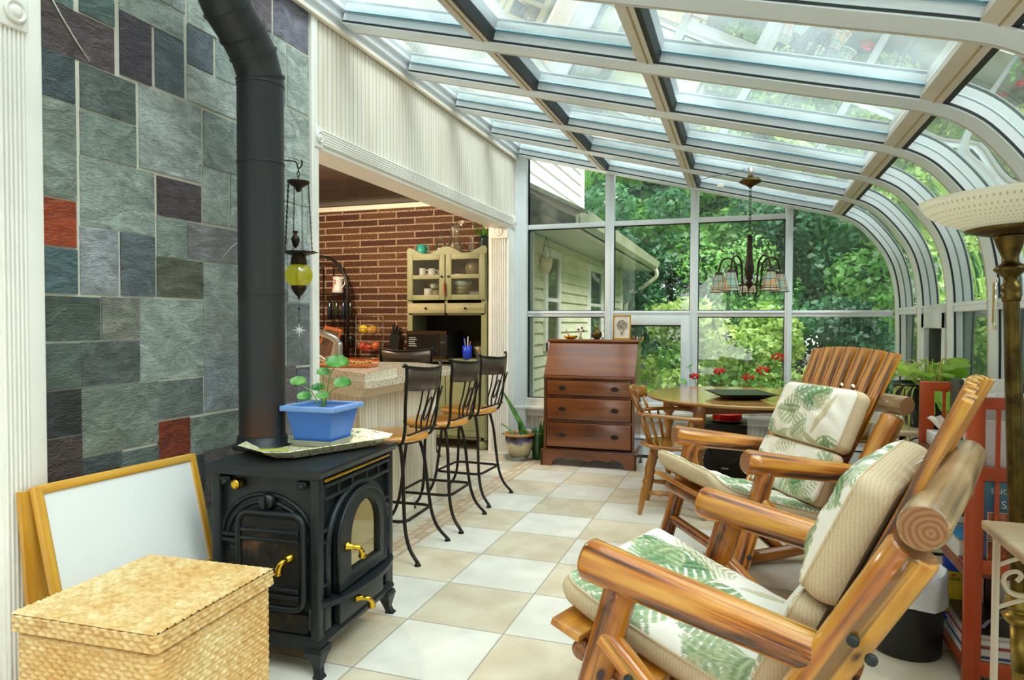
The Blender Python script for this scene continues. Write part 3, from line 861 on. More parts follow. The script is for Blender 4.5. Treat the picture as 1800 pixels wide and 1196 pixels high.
# purlins
for k in range(len(RY)):
    y1 = RY[k]; y0 = (RY[k + 1] if k + 1 < len(RY) else y1 - .745) + RW
    if y1 < -0.6: break
    for xp, wd in ((-1.24, .075), (-.44, .075), (.70, .085)):
        z = prof_z(xp); dz = prof_z(xp + .03) - prof_z(xp - .03); t = Vector((.06, 0, dz)).normalized(); nn = Vector((-t.z, 0, t.x))
        b = MB()
        c = Vector((xp, (y0 + y1) / 2, z)) + nn * .028
        b.obox(c, t * wd / 2, (0, (y1 - y0) / 2, 0), nn * .024, 0)
        b.obox(c + t * .012 - nn * .025, t * .003, (0, (y1 - y0) / 2, 0), nn * .004, 1)
        b.obox(c + nn * .045, t * wd * .4, (0, (y1 - y0) / 2, 0), nn * .03, 2)
        b.obox(c + t * (wd / 2 + .012) + nn * .01, t * .012, (0, (y1 - y0) / 2, 0), nn * .03, 3)
        b.build('purlin', [MAT['alu_bronze'], MAT['brassy'], MAT['gasketgrey'], MAT['gasket']], cl)
# glass following the profile, one pane per bay and field
def field_pane(y0, y1, xs0, xs1, mat_, name):
    pts = [(xs0, prof_z(xs0))] + [p for p in PROF if xs0 + .01 < p[0] < xs1 - .001] + [(xs1, prof_z(xs1))]
    return pts
def ribbon_pane(i0, pts, y0, y1, dep):
    n = len(pts); vs = []
    for i in range(n):
        a = pts[max(i - 1, 0)]; c = pts[min(i + 1, n - 1)]
        dx, dz = c[0] - a[0], c[1] - a[1]; L = math.hypot(dx, dz)
        for yy in (y0, y1):
            vs.append((pts[i][0] - dz / L * dep, yy, pts[i][1] + dx / L * dep))
    return vs, [(i * 2, i * 2 + 1, i * 2 + 3, i * 2 + 2) for i in range(n - 1)]
CURVE = [p for p in PROF if p[0] >= .70 and p[1] >= 1.34]
def dens(pts, k=2):
    q = smoothpath([(x, 0, z) for x, z in pts], k)
    return [(v.x, v.z) for v in q]
for k in range(len(RY)):
    y1 = RY[k]; y0 = (RY[k + 1] if k + 1 < len(RY) else y1 - .745) + RW
    if y1 < -0.6: break
    for (xa, xb) in ((-2.02, -1.24), (-1.24, -.44), (-.44, .70)):
        b = MB()
        for dep in (.062, .078):
            v_, f_ = ribbon_pane(0, [(xa, prof_z(xa)), ((xa + xb) / 2, prof_z((xa + xb) / 2)), (xb, prof_z(xb))], y0 - .02, y1 + .02, dep)
            b.add(v_, f_)
        b.build('roof_pane', MAT['roofglass'], cl)
        b = MB()      # glass edge spacer seen along the rafter
        v_, f_ = ribbon_pane(0, [(xa, prof_z(xa)), (xb, prof_z(xb))], y1 - .022, y1 + .0, .058)
        b.add(v_, f_)
        b.build('spacer', MAT['spacer'], cl)
    b = MB()
    for dep in (.055, .07):
        v_, f_ = ribbon_pane(0, dens(CURVE, 1), y0 - .02, y1 + .02, dep); b.add(v_, f_, True)
    b.build('curved_pane', MAT['curveglass'], cl)
wr = sroot('wall_right')
for k in range(len(RY)):
    y1 = RY[k]; y0 = (RY[k + 1] if k + 1 < len(RY) else y1 - .745) + RW
    if y1 < -0.6: break
    b = MB(); b.box(1.172, 1.235, y0, y1, 1.30, 1.355, bev=.003); b.box(1.166, 1.18, y0, y1, 1.335, 1.347); b.build('rail', MAT['alu'], wr)
    if k == 1 or k == 4:
        b = MB()
        za, zb = .5, 1.30
        for e in ((y0, y0 + .07, za, zb), (y1 - .07, y1, za, zb), (y0, y1, za, za + .07), (y0, y1, zb - .10, zb)):
            b.box(1.165, 1.22, e[0], e[1], e[2], e[3], bev=.004)
        b.build('casement_frame', MAT['alu'], wr)
        b = MB(); b.box(1.20, 1.204, y0 + .07, y1 - .07, za + .07, zb - .10); b.build('screen', MAT['screen'], wr)
    b = MB()
    for x in (1.225, 1.24): b.box(x, x + .003, y0 - .02, y1 + .02, .48, 1.31)
    b.build('pane', MAT['glass'], wr)
b = MB(); b.box(1.18, 1.30, -1.0, YF + .1, 0, .42); b.build('knee_wall', MAT['bead_y'], wr)
b = MB(); b.box(1.13, 1.26, -1.0, YF, .42, .46, bev=.005); b.box(1.165, 1.24, -1.0, YF, .46, .5); b.build('sill', MAT['white'], wr)
# ------------------------------------------------------------ OUTSIDE
MAT['siding'] = None
m, nt, o = newmat('clapboard')
n = nd(nt, 'ShaderNodeTexNoise', i_Scale=3.0, i_Detail=5.0); link(nt, mapped(nt, (1, 1, 3)), n.inputs['Vector'])
rp = ramp(nt, n.outputs[0], [(0.3, '#dad7b4'), (0.65, '#efecd2')])
princ(nt, o, rp.outputs[0], 0.6)
MAT['siding'] = m
MAT['upsiding'] = plain('white_clapboard', '#eeeff0', 0.6, 0, 0.02, 3)
MAT['soffit'] = plain('soffit_paint', '#d6d5b8', 0.6, 0, 0.04, 3)
MAT['shingle'] = plain('pale_shingles', '#b9b3a2', 0.85, 0, 0.2, 12, bscale=20, bstr=0.6, stretch=(1, 3, 1))
MAT['slateside'] = plain('weathered_board', '#8f9696', 0.7, 0, 0.3, 5)
MAT['greygable'] = plain('mossy_gable', '#9a9c90', 0.8, 0, 0.4, 7)
MAT['ground'] = plain('forest_ground', '#5e5c4a', 0.95, 0, 0.35, 1.2, bscale=5, bstr=0.5)
MAT['flowerpink'] = plain('pale_blossom', '#e3cfc6', 0.8)
MAT['trunk'] = plain('tree_trunk_bark', '#5d5348', 0.9, 0, 0.3, 3, bscale=10, bstr=1.0)

b = MB(); b.box(-30, 30, -14, 45, -0.30, -0.14); ground_o = struct(b.build('ground', MAT['ground']))

hs_ = thing('house_wing', 'pale clapboard house wing with eaves and two windows outside the left end panes', 'house', (-2.4, 9, -0.14))
def siding(b, x, y0, y1, z0, z1, step=.115, sgn=1):
    z = z0
    while z < z1 - .01:
        zt = min(z + step, z1)
        b.add([(x + .022 * sgn, y0, z), (x + .022 * sgn, y1, z), (x, y1, zt), (x, y0, zt), (x, y0, z), (x, y1, z)], [(0, 1, 2, 3), (4, 5, 1, 0)])
        z += step
b = MB(); siding(b, -2.0, 6.45, 11.65, -.14, 2.12); b.box(-3.2, -2.0, 6.64, 11.65, -.14, 2.12); b.box(-2.26, -2.0, 6.45, 6.66, -.14, 2.12)
b.build('wall', MAT['siding'], hs_, world=True)
b = MB(); b.box(-2.02, -1.965, 11.58, 11.68, -.14, 2.12); b.box(-2.01, -1.97, 6.43, 6.47, -.14, 2.12); b.build('corner_board', MAT['white'], hs_, world=True)
for (ya, yb) in ((6.93, 7.38), (9.05, 9.80)):
    za, zb = 1.02, 1.93
    b = MB()
    for e in ((ya - .09, ya, za - .09, zb + .09), (yb, yb + .09, za - .09, zb + .09), (ya, yb, zb, zb + .09), (ya - .1, yb + .1, za - .09, za)):
        b.box(-1.99, -1.955, *e)
    b.box(-1.985, -1.965, ya, yb, (za + zb) / 2 - .02, (za + zb) / 2 + .02)
    f = b.build('window', MAT['white'], hs_, world=True)
    b = MB(); b.box(-1.978, -1.974, ya, yb, za, zb); b.build('pane', MAT['darkglass'], f, world=True)
b = MB(); b.box(-2.1, -1.50, 6.42, 11.95, 2.13, 2.16); b.build('soffit', MAT['soffit'], hs_, world=True)
b = MB()
b.prism([(-1.52, 2.14), (-1.42, 2.18), (-1.38, 2.28), (-1.40, 2.285), (-1.50, 2.285)], 'y', 6.42, 12.0); b.box(-1.54, -1.50, 6.42, 11.98, 2.12, 2.27)
g = b.build('gutter', MAT['siding'], hs_, world=True)
b = MB(); b.tube(smoothpath([(-1.45, 11.9, 2.16), (-1.45, 11.95, 2.02), (-1.75, 12.0, 1.80), (-1.96, 12.0, 1.6), (-1.96, 12.0, 0)], 5), .035, 8); b.build('downspout', MAT['siding'], g, world=True)
b = MB(); b.prism([(-1.42, 2.30), (-1.42, 2.27), (-2.6, 2.85), (-2.6, 2.92)], 'y', 6.42, 12.0); b.build('lower_roof', MAT['shingle'], hs_, world=True)
b = MB(); siding(b, -2.45, 6.6, 10.6, 2.7, 5.2, .17); b.box(-4.0, -2.45, 6.6, 10.6, 2.7, 5.2); b.build('upper_wall', MAT['upsiding'], hs_, world=True)
b = MB(); b.box(-2.46, -2.42, 10.52, 10.66, 2.75, 5.2); b.build('corner_board', MAT['white'], hs_, world=True)
b = MB()
b.prism([(-2.35, 2.17), (-1.62, 2.17), (-1.62, 2.30), (-2.35, 2.66)], 'y', 6.9, 7.0); b.build('gable_end', MAT['greygable'], hs_, world=True)
b = MB(); b.bar((-2.4, 6.88, 2.62), (-1.58, 6.88, 2.22), .04, .11, (0, 0, 1)); b.build('rake_board', MAT['slateside'], hs_, world=True)
# hanging basket ornament under the eave
t = thing('hanging_basket', 'small woven half basket hanging from the eave of the pale house', 'basket', (-1.92, 6.72, 1.86))
b = MB(); b.lathe([(0.0001, -.13), (.035, -.12), (.06, -.05), (.065, .03)], (0, 0, 0), 16); b.build('basket', MAT['lightwood'], t)
b = MB(); b.tube([(0, 0, .25), (-.05, 0, .03)], .003, 5); b.tube([(0, 0, .25), (.05, 0, .03)], .003, 5); b.build('cord', MAT['bark'], t)

def leafcloud(centers, count, size, seed, squash=.75, shell=.55):
    """vertices and faces of leaf quads scattered through ellipsoidal clumps"""
    rg = np.random.default_rng(seed)
    C_ = np.array(centers, dtype=float)              # x,y,z,r
    wts = C_[:, 3] ** 2; wts /= wts.sum()
    idx = rg.choice(len(C_), count, p=wts)
    d = rg.normal(size=(count, 3)); d /= np.linalg.norm(d, axis=1)[:, None]
    rr = C_[idx, 3] * (shell + (1 - shell) * rg.random(count) ** .6)
    P_ = C_[idx, :3] + d * rr[:, None] * np.array([1, 1, squash])
    nrm = d + rg.normal(size=(count, 3)) * .7 + np.array([0, 0, .4]); nrm /= np.linalg.norm(nrm, axis=1)[:, None]
    ref = rg.normal(size=(count, 3)); ux = np.cross(nrm, ref); ux /= np.linalg.norm(ux, axis=1)[:, None]; uy = np.cross(nrm, ux)
    s_ = size * (.6 + .8 * rg.random(count))[:, None]
    q = np.stack([P_ - ux * s_ * .5, P_ + uy * s_ * .32 + nrm * s_ * .08, P_ + ux * s_ * .5, P_ - uy * s_ * .32 + nrm * s_ * .08], axis=1).reshape(-1, 3)
    return q, count
def leafmesh(name, mat_, q, cnt, parent):
    me = bpy.data.meshes.new(name)
    me.vertices.add(cnt * 4); me.vertices.foreach_set('co', q.astype(np.float32).ravel())
    me.loops.add(cnt * 4); me.loops.foreach_set('vertex_index', np.arange(cnt * 4, dtype=np.int32))
    me.polygons.add(cnt); me.polygons.foreach_set('loop_start', np.arange(0, cnt * 4, 4, dtype=np.int32))
    me.polygons.foreach_set('loop_total', np.full(cnt, 4, dtype=np.int32))
    me.materials.append(mat_); me.update(calc_edges=True); me.validate()
    o = bpy.data.objects.new(name, me); COL.objects.link(o); o.parent = parent
    return o
def tree(x, y, h, r_, mat_, label, seed, count=7000, size=.2, zlow=.3, trunk=.12, group=None, name='leafy_tree', cat='tree', squash=.8):
    rn = random.Random(seed)
    t = thing(name, label, cat, (x, y, -.14), 0, group)
    cs = []
    for i in range(26):
        z = h * (zlow + (1 - zlow) * rn.random()); f = 1 - .45 * abs((z / h - .55) / .55)
        a = rn.random() * 6.28; d = r_ * f * rn.random() ** .6
        cs.append((d * math.cos(a), d * math.sin(a), z, r_ * (.22 + .2 * rn.random())))
    q, c_ = leafcloud(cs, count, size, seed, squash)
    leafmesh('foliage', mat_, q, c_, t)
    if trunk:
        b = MB(); b.tube(smoothpath([(0, 0, 0), (.06, .03, h * .3), (-.05, .05, h * .6), (0, 0, h * .9)], 4), [trunk * (1 - .06 * i) for i in range(13)], 9)
        for i in range(5):
            a = rn.random() * 6.28; z = h * (.35 + .1 * i)
            b.tube([(0, 0, z), (r_ * .5 * math.cos(a), r_ * .5 * math.sin(a), z + h * .1)], [trunk * .45, trunk * .12], 6)
        b.build('trunk', MAT['trunk'], t)
    return t
LT, LD, LL = MAT['leaf_tree'], MAT['leaf_dark'], MAT['leaf_lime']
tree(-1.6, 15.0, 7.5, 2.6, LT, 'broad green maple seen past the eave of the pale house', 11, 16000, .17)
tree(1.6, 16.0, 8.5, 2.9, LT, 'tall maple behind the hanging chandelier', 12, 19000, .17)
tree(4.6, 14.5, 8.5, 2.7, LD, 'dark green tree behind the curved corner of the far panes', 13, 16000, .16)
tree(-0.4, 19.5, 9.5, 3.2, LD, 'dark tree rising furthest back beyond the end wall', 14, 9000, .26)
tree(7.4, 12.0, 9.0, 2.8, LT, 'tall green tree beyond the right hand curve, next to the far corner', 15, 15000, .17)
tree(6.8, 7.6, 8.5, 2.6, LD, 'dark green tree outside the middle of the right wall', 16, 15000, .16)
tree(6.6, 3.2, 8.5, 2.6, LT, 'green tree outside the right wall beside the floor lamp', 17, 13000, .16)
tree(9.5, 17.5, 10.5, 3.4, LT, 'tallest maple in the far right corner of the garden', 18, 9000, .28)
tree(-4.2, 20.0, 10, 3.0, LT, 'maple far behind the roof of the pale house', 19, 8000, .28)
for i, (x, y, h, r_, m_, lb) in enumerate(((-.9, 9.6, 1.55, .8, LL, 'lime green bush right outside the casement window'), (.25, 9.2, 1.5, .75, LL, 'bright yellow-green bush behind the red geraniums'),
        (1.6, 10.4, 1.5, .85, LD, 'dark low shrub outside the right end pane'), (-.4, 12.2, 2.6, 1.2, LT, 'mid green shrub behind the lime bushes'), (2.9, 8.4, 1.7, .75, LT, 'leafy shrub outside the far right corner'),
        (2.7, 5.6, 1.35, .7, LL, 'low lime shrub outside the right wall by the pothos'), (2.8, 3.6, 1.5, .7, LT, 'green shrub outside the right wall behind the bookcase'))):
    tree(x, y, h, r_, m_, lb, 40 + i, 4200, .085, .12, 0.02, name='garden_shrub', cat='bush')
for i, (x, y, h, r_, m_, lb) in enumerate(((-2.2, 13.2, 3.6, 1.5, LD, 'dark tall shrub just past the end of the pale house'), (.6, 14.0, 3.8, 1.7, LD, 'dark tall shrub straight behind the lime bushes'), (3.3, 12.2, 3.6, 1.6, LT, 'tall green shrub left of the far corner'), (5.2, 10.2, 3.6, 1.5, LD, 'tall dark shrub right of the far corner'), (5.4, 6.8, 3.4, 1.4, LT, 'tall green shrub outside the right wall near the pothos'), (5.0, 4.2, 3.2, 1.3, LD, 'tall dark shrub outside the right wall near the lamp'), (3.6, 16.0, 5.0, 2.0, LT, 'rounded small tree between the dark shrub and the far corner'), (-6.5, -6, 4, 2, LT, 'leftmost green shrub added behind the camera for reflections, out of view'), (-2.5, -7, 4, 2, LD, 'second shrub from the left added behind the camera for reflections, out of view'), (1.2, -6.5, 4, 2, LT, 'third shrub from the left added behind the camera for reflections, out of view'), (4.8, -6, 4, 2, LD, 'fourth shrub from the left added behind the camera for reflections, out of view'), (8.0, -3.5, 4, 2, LT, 'rightmost shrub added behind the camera for reflections, out of view'))):
    tree(x, y, h, r_, m_, lb, 90 + i, 9000, .13, .02, .04, name='tall_shrub', cat='bush')  # shrubs behind the camera are unseen, added to green the glass reflections
for i, (x, y, h, m_, lb) in enumerate(((-9, 24, 12, LT, 'leftmost tree of the far wood behind the house roof'), (-4, 26, 12, LD, 'dark tree of the far wood left of centre'), (0.5, 25, 12, LT, 'green tree of the far wood behind the casement'), (5, 26, 13, LD, 'dark tree of the far wood behind the round table'), (6.2, 19.5, 8, LD, 'dark low-branched tree in the gap behind the curved corner'), (3.0, 20.5, 7, LT, 'green low-branched tree behind the chandelier gap'), (9.5, 25, 13, LT, 'green tree of the far wood behind the curved corner'), (14, 21, 13, LD, 'dark tree of the far wood at the right corner'), (13, 14, 12, LT, 'green tree far outside the right wall, beyond the shrubs'), (12, 8, 12, LD, 'dark tree far outside the right wall, beside the lamp pole'), (11.5, 2.5, 12, LT, 'rightmost tree far outside the right wall'), (-4.5, -9, 9, LD, 'dark tree added behind the camera on the left for reflections, out of view'), (2.5, -10, 10, LT, 'green tree added behind the camera in the middle for reflections, out of view'), (9, -6, 10, LD, 'dark tree added behind the camera on the right for reflections, out of view'))):
    tree(x, y, h, 3.6, m_, lb, 70 + i, 16000, .26, .02, .2, name='woodland_tree')  # last three are unseen, added so the panes reflect less bright sky
for i, (x, y, lb) in enumerate(((-.35, 16.5, 'thin dark trunk standing nearest the eave'), (3.2, 13.0, 'bare dark trunk left of the curved corner'), (4.9, 11.4, 'slim trunk behind the curved corner glass'), (5.6, 9.6, 'straight trunk outside the right wall'))):
    b = MB(); b.tube(smoothpath([(x, y, -.14), (x + .1, y, 3), (x - .05, y, 9)], 5), [.16 - .008 * k for k in range(11)], 9)
    tag(b.build('tree_trunk', MAT['trunk']), lb, 'tree trunk')
# ------------------------------------------------------------ WOOD STOVE
MAT['mirror'] = plain('stove_door_glass', '#a79a74', 0.03, 1.0, 0.03, 3)
MAT['orangerust'] = plain('rust_patch', '#9a6a3a', 0.8)
st = thing('wood_stove', 'black cast iron wood stove with arched glass door and brass handles', 'stove', (-1.60, 2.25, 0), R(3))
b = MB()
b.box(-.195, .195, -.265, .265, .135, .69, bev=.004)
for sx in (-1, 1):
    for sy in (-1, 1): b.box(sx * .2 - .018, sx * .2 + .018, sy * .27 - .018, sy * .27 + .018, .13, .69, bev=.006)
b.build('body', MAT['iron'], st)
b = MB(); b.prism([(-.222, .690), (.222, .690), (.236, .712), (.236, .722), (-.236, .722), (-.236, .712)], 'y', -.30, .30); b.build('top_plate', MAT['iron'], st)
b = MB(); b.prism([(-.215, .095), (.215, .095), (.225, .118), (.212, .14), (-.212, .14), (-.225, .118)], 'y', -.285, .285); b.build('base_frame', MAT['iron'], st)
b = MB(); b.box(.212, .222, -.25, .25, .672, .682, bev=.002); b.build('brass_strip', MAT['brass'], st)
# cabriole legs
for sx in (-1, 1):
    for sy in (-1, 1):
        b = MB(); x, y = sx * .19, sy * .255; vs = []
        for z, h, ox in ((.10, .034, 0), (.085, .034, .004), (.06, .022, .010), (.03, .013, .012), (.012, .013, .018), (0, .018, .022)):
            vs += [(x + sx * ox + a * h, y + sy * ox + c * h, z) for a, c in ((-1, -1), (1, -1), (1, 1), (-1, 1))]
        b.add(vs, [(i * 4 + j, i * 4 + (j + 1) % 4, i * 4 + 4 + (j + 1) % 4, i * 4 + 4 + j) for i in range(5) for j in range(4)] + [(3, 2, 1, 0), (20, 21, 22, 23)], False)
        b.build('leg', MAT['iron'], st)
def arch_pts(yc, z0, zs, hw, n=16, rz=None):
    rz = rz or hw
    return [(yc - hw, z0)] + [(yc - hw * math.cos(PI * i / n), zs + rz * math.sin(PI * i / n)) for i in range(n + 1)] + [(yc + hw, z0)]
def path_x(b, pts, x, r_, closed=True, n=8): b.tube([(x, p[0], p[1]) for p in pts], r_, n, closed=closed)
# +x face: relief frame, arch surround, door
b = MB()
for z in (.655, .612): b.box(.205, .219, -.25, .25, z - .006, z + .006, bev=.002)
for y in (-.25, -.15, -.05, .06, .16, .25): b.box(.205, .217, y - .005, y + .005, .615, .655, bev=.002)
path_x(b, arch_pts(.0, .27, .42, .222, 20, .195), .210, .014, False)
for sy in (-1, 1):
    for z in (.5, .46, .31): b.box(.205, .217, *sorted((sy * .222, sy * .255)), z - .005, z + .005)
b.build('relief', MAT['iron'], st)
b = MB()
ou = arch_pts(.0, .27, .44, .185, 20, .16); inn = arch_pts(.01, .315, .43, .115, 20, .125)
n_ = len(ou); vs = []
for p in ou: vs += [(.212, p[0], p[1]), (.236, p[0], p[1])]
for p in inn: vs += [(.240, p[0], p[1]), (.224, p[0], p[1])]
fs = []
for i in range(n_):
    j = (i + 1) % n_
    fs += [(2 * i, 2 * j, 2 * j + 1, 2 * i + 1), (2 * i + 1, 2 * j + 1, 2 * n_ + 2 * j, 2 * n_ + 2 * i), (2 * n_ + 2 * i, 2 * n_ + 2 * j, 2 * n_ + 2 * j + 1, 2 * n_ + 2 * i + 1)]
b.add(vs, fs)
path_x(b, ou, .234, .009)
b.box(.212, .236, -.185, .185, .262, .285, bev=.004)
dr = b.build('door', MAT['iron'], st)
b = MB(); b.prism([(p[0], p[1]) for p in inn], 'x', .222, .226); b.build('pane', MAT['mirror'], dr)
def handle(par, x, y, z, ax='x', s=1.0):
    b = MB()
    if ax == 'x':
        b.lathe([(.016 * s, 0), (.018 * s, .006 * s), (.010 * s, .012 * s), (.009 * s, .028 * s)], (x, y, z), 16, axis='x')
        b.tube(smoothpath([(x + .022 * s, y, z), (x + .045 * s, y + .008 * s, z - .004), (x + .05 * s, y + .02 * s, z - .022 * s), (x + .048 * s, y + .028 * s, z - .040 * s)], 5), [.009 * s] * 10 + [.011 * s] * 4 + [.015 * s] * 2, 12)
    else:
        b.lathe([(.016 * s, 0), (.018 * s, -.006 * s), (.010 * s, -.012 * s), (.009 * s, -.028 * s)], (x, y, z), 16, axis='y')
        b.tube(smoothpath([(x, y - .022 * s, z), (x - .004, y - .045 * s, z - .004), (x - .012 * s, y - .05 * s, z - .022 * s), (x - .016 * s, y - .048 * s, z - .040 * s)], 5), [.009 * s] * 10 + [.011 * s] * 4 + [.015 * s] * 2, 12)
    return b.build('handle', MAT['brass'], par)
handle(dr, .238, -.135, .415)
for z in (.46, .33): b = MB(); b.box(.212, .235, .19, .215, z - .02, z + .02, bev=.003); b.tube([(.232, .203, z - .028), (.232, .203, z + .028)], .007, 10); b.build('hinge', MAT['iron'], st)
# ash lip
b = MB()
pts = [(.20, -.285)] + [(.21 + .075 * math.sin(PI * (i + 1) / 14) ** .6, -.285 + .57 * (i + 1) / 14) for i in range(13)] + [(.20, .285)]
b.prism(pts, 'z', .238, .256); b.build('ash_lip', MAT['iron'], st)
b = MB(); b.box(.205, .232, -.17, .17, .142, .232, bev=.004); ad = b.build('ash_drawer', MAT['iron'], st)
handle(ad, .232, -.05, .195)
for y in (-.235, .235): b = MB(); b.box(.205, .222, y - .02, y + .02, .15, .235, bev=.003); b.build('panel', MAT['iron'], st)
# -y face: side loading door
Y0 = -.268
b = MB()
for r_, hz in ((.165, .145), (.19, .172)):
    b.tube([(-.0 - r_ * math.cos(PI * i / 20), Y0, .45 + hz * math.sin(PI * i / 20)) for i in range(21)], .008, 8)
for z in (.47, .45): b.box(-.185, -.12, Y0 - .012, Y0, z - .006, z + .006)
b.build('side_relief', MAT['iron'], st)
for x in (-.16, .15): b = MB(); b.box(x - .02, x + .02, Y0 - .02, Y0, .662, .678, bev=.003); b.ball((x, Y0 - .02, .66), .012, 10, 6); b.build('plate_clip', MAT['iron'], st)
def rrect(x0, x1, z0, z1, r_, n=5):
    o = []
    for cx, cz, a0 in ((x1 - r_, z1 - r_, 0), (x0 + r_, z1 - r_, 90), (x0 + r_, z0 + r_, 180), (x1 - r_, z0 + r_, 270)):
        for i in range(n + 1):
            a = R(a0 + 90 * i / n); o.append((cx + r_ * math.cos(a), cz + r_ * math.sin(a)))
    return o
b = MB(); b.prism([(p[0], p[1]) for p in rrect(-.105, .165, .225, .565, .04)], 'y', Y0 - .022, Y0); 
b.tube([(p[0], Y0 - .024, p[1]) for p in rrect(-.10, .16, .23, .56, .04)], .011, 8, closed=True)
sd = b.build('side_door', MAT['iron'], st)
b = MB(); b.box(-.085, .145, Y0 - .026, Y0 - .018, .245, .545); b.build('inset_panel', MAT['rusty'], sd)
for z in (.50, .47, .30, .275): b = MB(); b.box(-.085, .145, Y0 - .036, Y0 - .018, z - .006, z + .006, bev=.002); b.build('rib', MAT['iron'], sd)
b = MB(); b.box(-.13, -.095, Y0 - .03, Y0 - .01, .425, .438, bev=.003); b.build('latch', MAT['iron'], sd)
handle(sd, .112, Y0 - .026, .415, 'y', 1.05)
b = MB(); b.lathe([(.012, 0), (.02, -.008), (.02, -.02), (.013, -.026), (.017, -.03), (.017, -.034), (.008, -.036)], (-.108, Y0, .655), 18, axis='y'); b.build('brass_knob', MAT['brass'], st)
b = MB(); b.lathe([(.030, 0), (.030, -.012), (.026, -.016), (.026, -.03), (.0001, -.03)], (.012, Y0, .600), 22, axis='y'); b.box(.006, .018, Y0 - .042, Y0 - .028, .578, .622, bev=.003); b.build('damper_dial', MAT['black'], st)
b = MB(); b.tube([(.178, Y0 - .012, .24), (.182, Y0 - .02, .225), (.182, Y0 - .02, .17), (.176, Y0 - .01, .16)], .005, 8); b.build('hook_rod', MAT['iron'], st)
b = MB(); b.prism([(-.16, .145), (.17, .145), (.17, .21), (-.16, .21)], 'y', Y0 - .012, Y0); b.build('lower_panel', MAT['rusty'], st)
# flue collar and pipe
sp = thing('stove_pipe', 'matte black stove pipe with a double elbow rising past the slate wall', 'stove pipe', (-1.84, 2.275, .722))
b = MB(); 
def ring(b, p, d, r_): b.tube([Vector(p) - Vector(d) * .006, Vector(p) + Vector(d) * .006], r_, 28)
P_ = [(0, 0, 0.0), (0, 0, 1.48), (0, -.04, 1.56), (0, -.10, 1.62), (0, -.18, 1.68), (0, -.235, 1.75), (0, -.25, 1.83), (0, -.25, 2.02)]
b.tube([P_[0], (0, 0, .02)], .099, 28)
pr_ = smoothpath(P_[1:], 1)
b.tube([P_[0]] + pr_, .0895, 30)
for z in (.045, .62, 1.14, 1.45): ring(b, (0, 0, z), (0, 0, .7), .092)
for i in range(1, len(P_) - 1):
    d = (Vector(P_[i + 1]) - Vector(P_[i])).normalized() + (Vector(P_[i]) - Vector(P_[i - 1])).normalized(); ring(b, P_[i], d.normalized() * .6, .0945)
o = b.build('pipe', MAT['pipe'], sp)
m_ = o.modifiers.new('es', 'EDGE_SPLIT'); m_.split_angle = R(22)
b = MB(); b.lathe([(.115, 0), (.115, .012), (.10, .018), (.097, .045), (.092, .05)], (0, 0, 0), 30); b.build('collar', MAT['iron'], sp)

# tray, planter and plant on the stove
tr = thing('serving_tray', 'cream pierced metal tray on the stove top under the blue planter', 'tray', (-1.600, 2.315, .724), R(-24))
def octo(hx, hy, c): return [(-hx + c, -hy), (hx - c, -hy), (hx, -hy + c), (hx, hy - c), (hx - c, hy), (-hx + c, hy), (-hx, hy - c), (-hx, -hy + c)]
b = MB()
o0 = octo(.125, .225, .05); o1 = octo(.165, .285, .06)
vs = [(x, y, .004) for x, y in o0] + [(x, y, .036) for x, y in o1] + [(x * .985, y * .985, .038) for x, y in o1] + [(x * .98, y * .98, .008) for x, y in o0]
fs = [tuple(range(8)), tuple(range(31, 23, -1))] + [(k * 8 + i, k * 8 + (i + 1) % 8, k * 8 + 8 + (i + 1) % 8, k * 8 + 8 + i) for k in range(3) for i in range(8)]
b.add(vs, fs, False, 0)
m, nt, o = newmat('pierced_cream_metal')
n = nd(nt, 'ShaderNodeTexNoise', i_Scale=70.0, i_Detail=2.0); link(nt, mapped(nt), n.inputs['Vector'])
rp = ramp(nt, n.outputs[0], [(0.38, '#8c8256'), (0.42, '#e2dab0'), (0.7, '#efe9c8')]); princ(nt, o, rp.outputs[0], .35, .1)
MAT['creammetal'] = m
b.build('tray_body', MAT['creammetal'], tr)
for sy in (-1, 1): b = MB(); b.tube([(.0 + .045 * math.cos(a), sy * (.262 + .012 * math.sin(a)), .024 + .008 * math.sin(a)) for a in [2 * PI * i / 16 for i in range(16)]], .0035, 6, closed=True); b.build('handle_rim', MAT['dark_brass'], tr)
pp = thing('blue_planter', 'square blue plastic planter with a clear saucer on the cream tray', 'planter', (-1.62, 2.37, .733), R(2))
m, nt, o = newmat('blue_plastic'); princ(nt, o, '#3f78d6', .3); MAT['blue'] = m
m, nt, o = newmat('blue_plastic_rim'); princ(nt, o, '#7fa6e6', .35); MAT['bluerim'] = m
def frustum(b, hx0, hy0, z0, hx1, hy1, z1, mi=None):
    vs = [(-hx0, -hy0, z0), (hx0, -hy0, z0), (hx0, hy0, z0), (-hx0, hy0, z0), (-hx1, -hy1, z1), (hx1, -hy1, z1), (hx1, hy1, z1), (-hx1, hy1, z1)]
    b.add(vs, [(3, 2, 1, 0), (0, 1, 5, 4), (1, 2, 6, 5), (2, 3, 7, 6), (3, 0, 4, 7)], False, mi)
b = MB(); frustum(b, .078, .075, .012, .103, .10, .142); frustum(b, .096, .093, .15, .07, .07, .135, None)
b.build('pot', MAT['blue'], pp)
b = MB()
for a0, a1, c0, c1 in ((-.122, .122, -.119, -.097), (-.122, .122, .097, .119), (-.122, -.099, -.097, .097), (.099, .122, -.097, .097)): b.box(a0, a1, c0, c1, .142, .163, bev=.004)
b.build('rim', MAT['bluerim'], pp)
b = MB(); b.box(-.095, .095, -.093, .093, .138, .141); b.build('soil', plain('potting_soil', '#4b3a2a', .9, 0, .3, 40), pp)
b = MB(); frustum(b, .08, .078, 0.001, .092, .09, .026); b.build('saucer', plain('cloudy_saucer', '#a7a8a2', .3), pp)
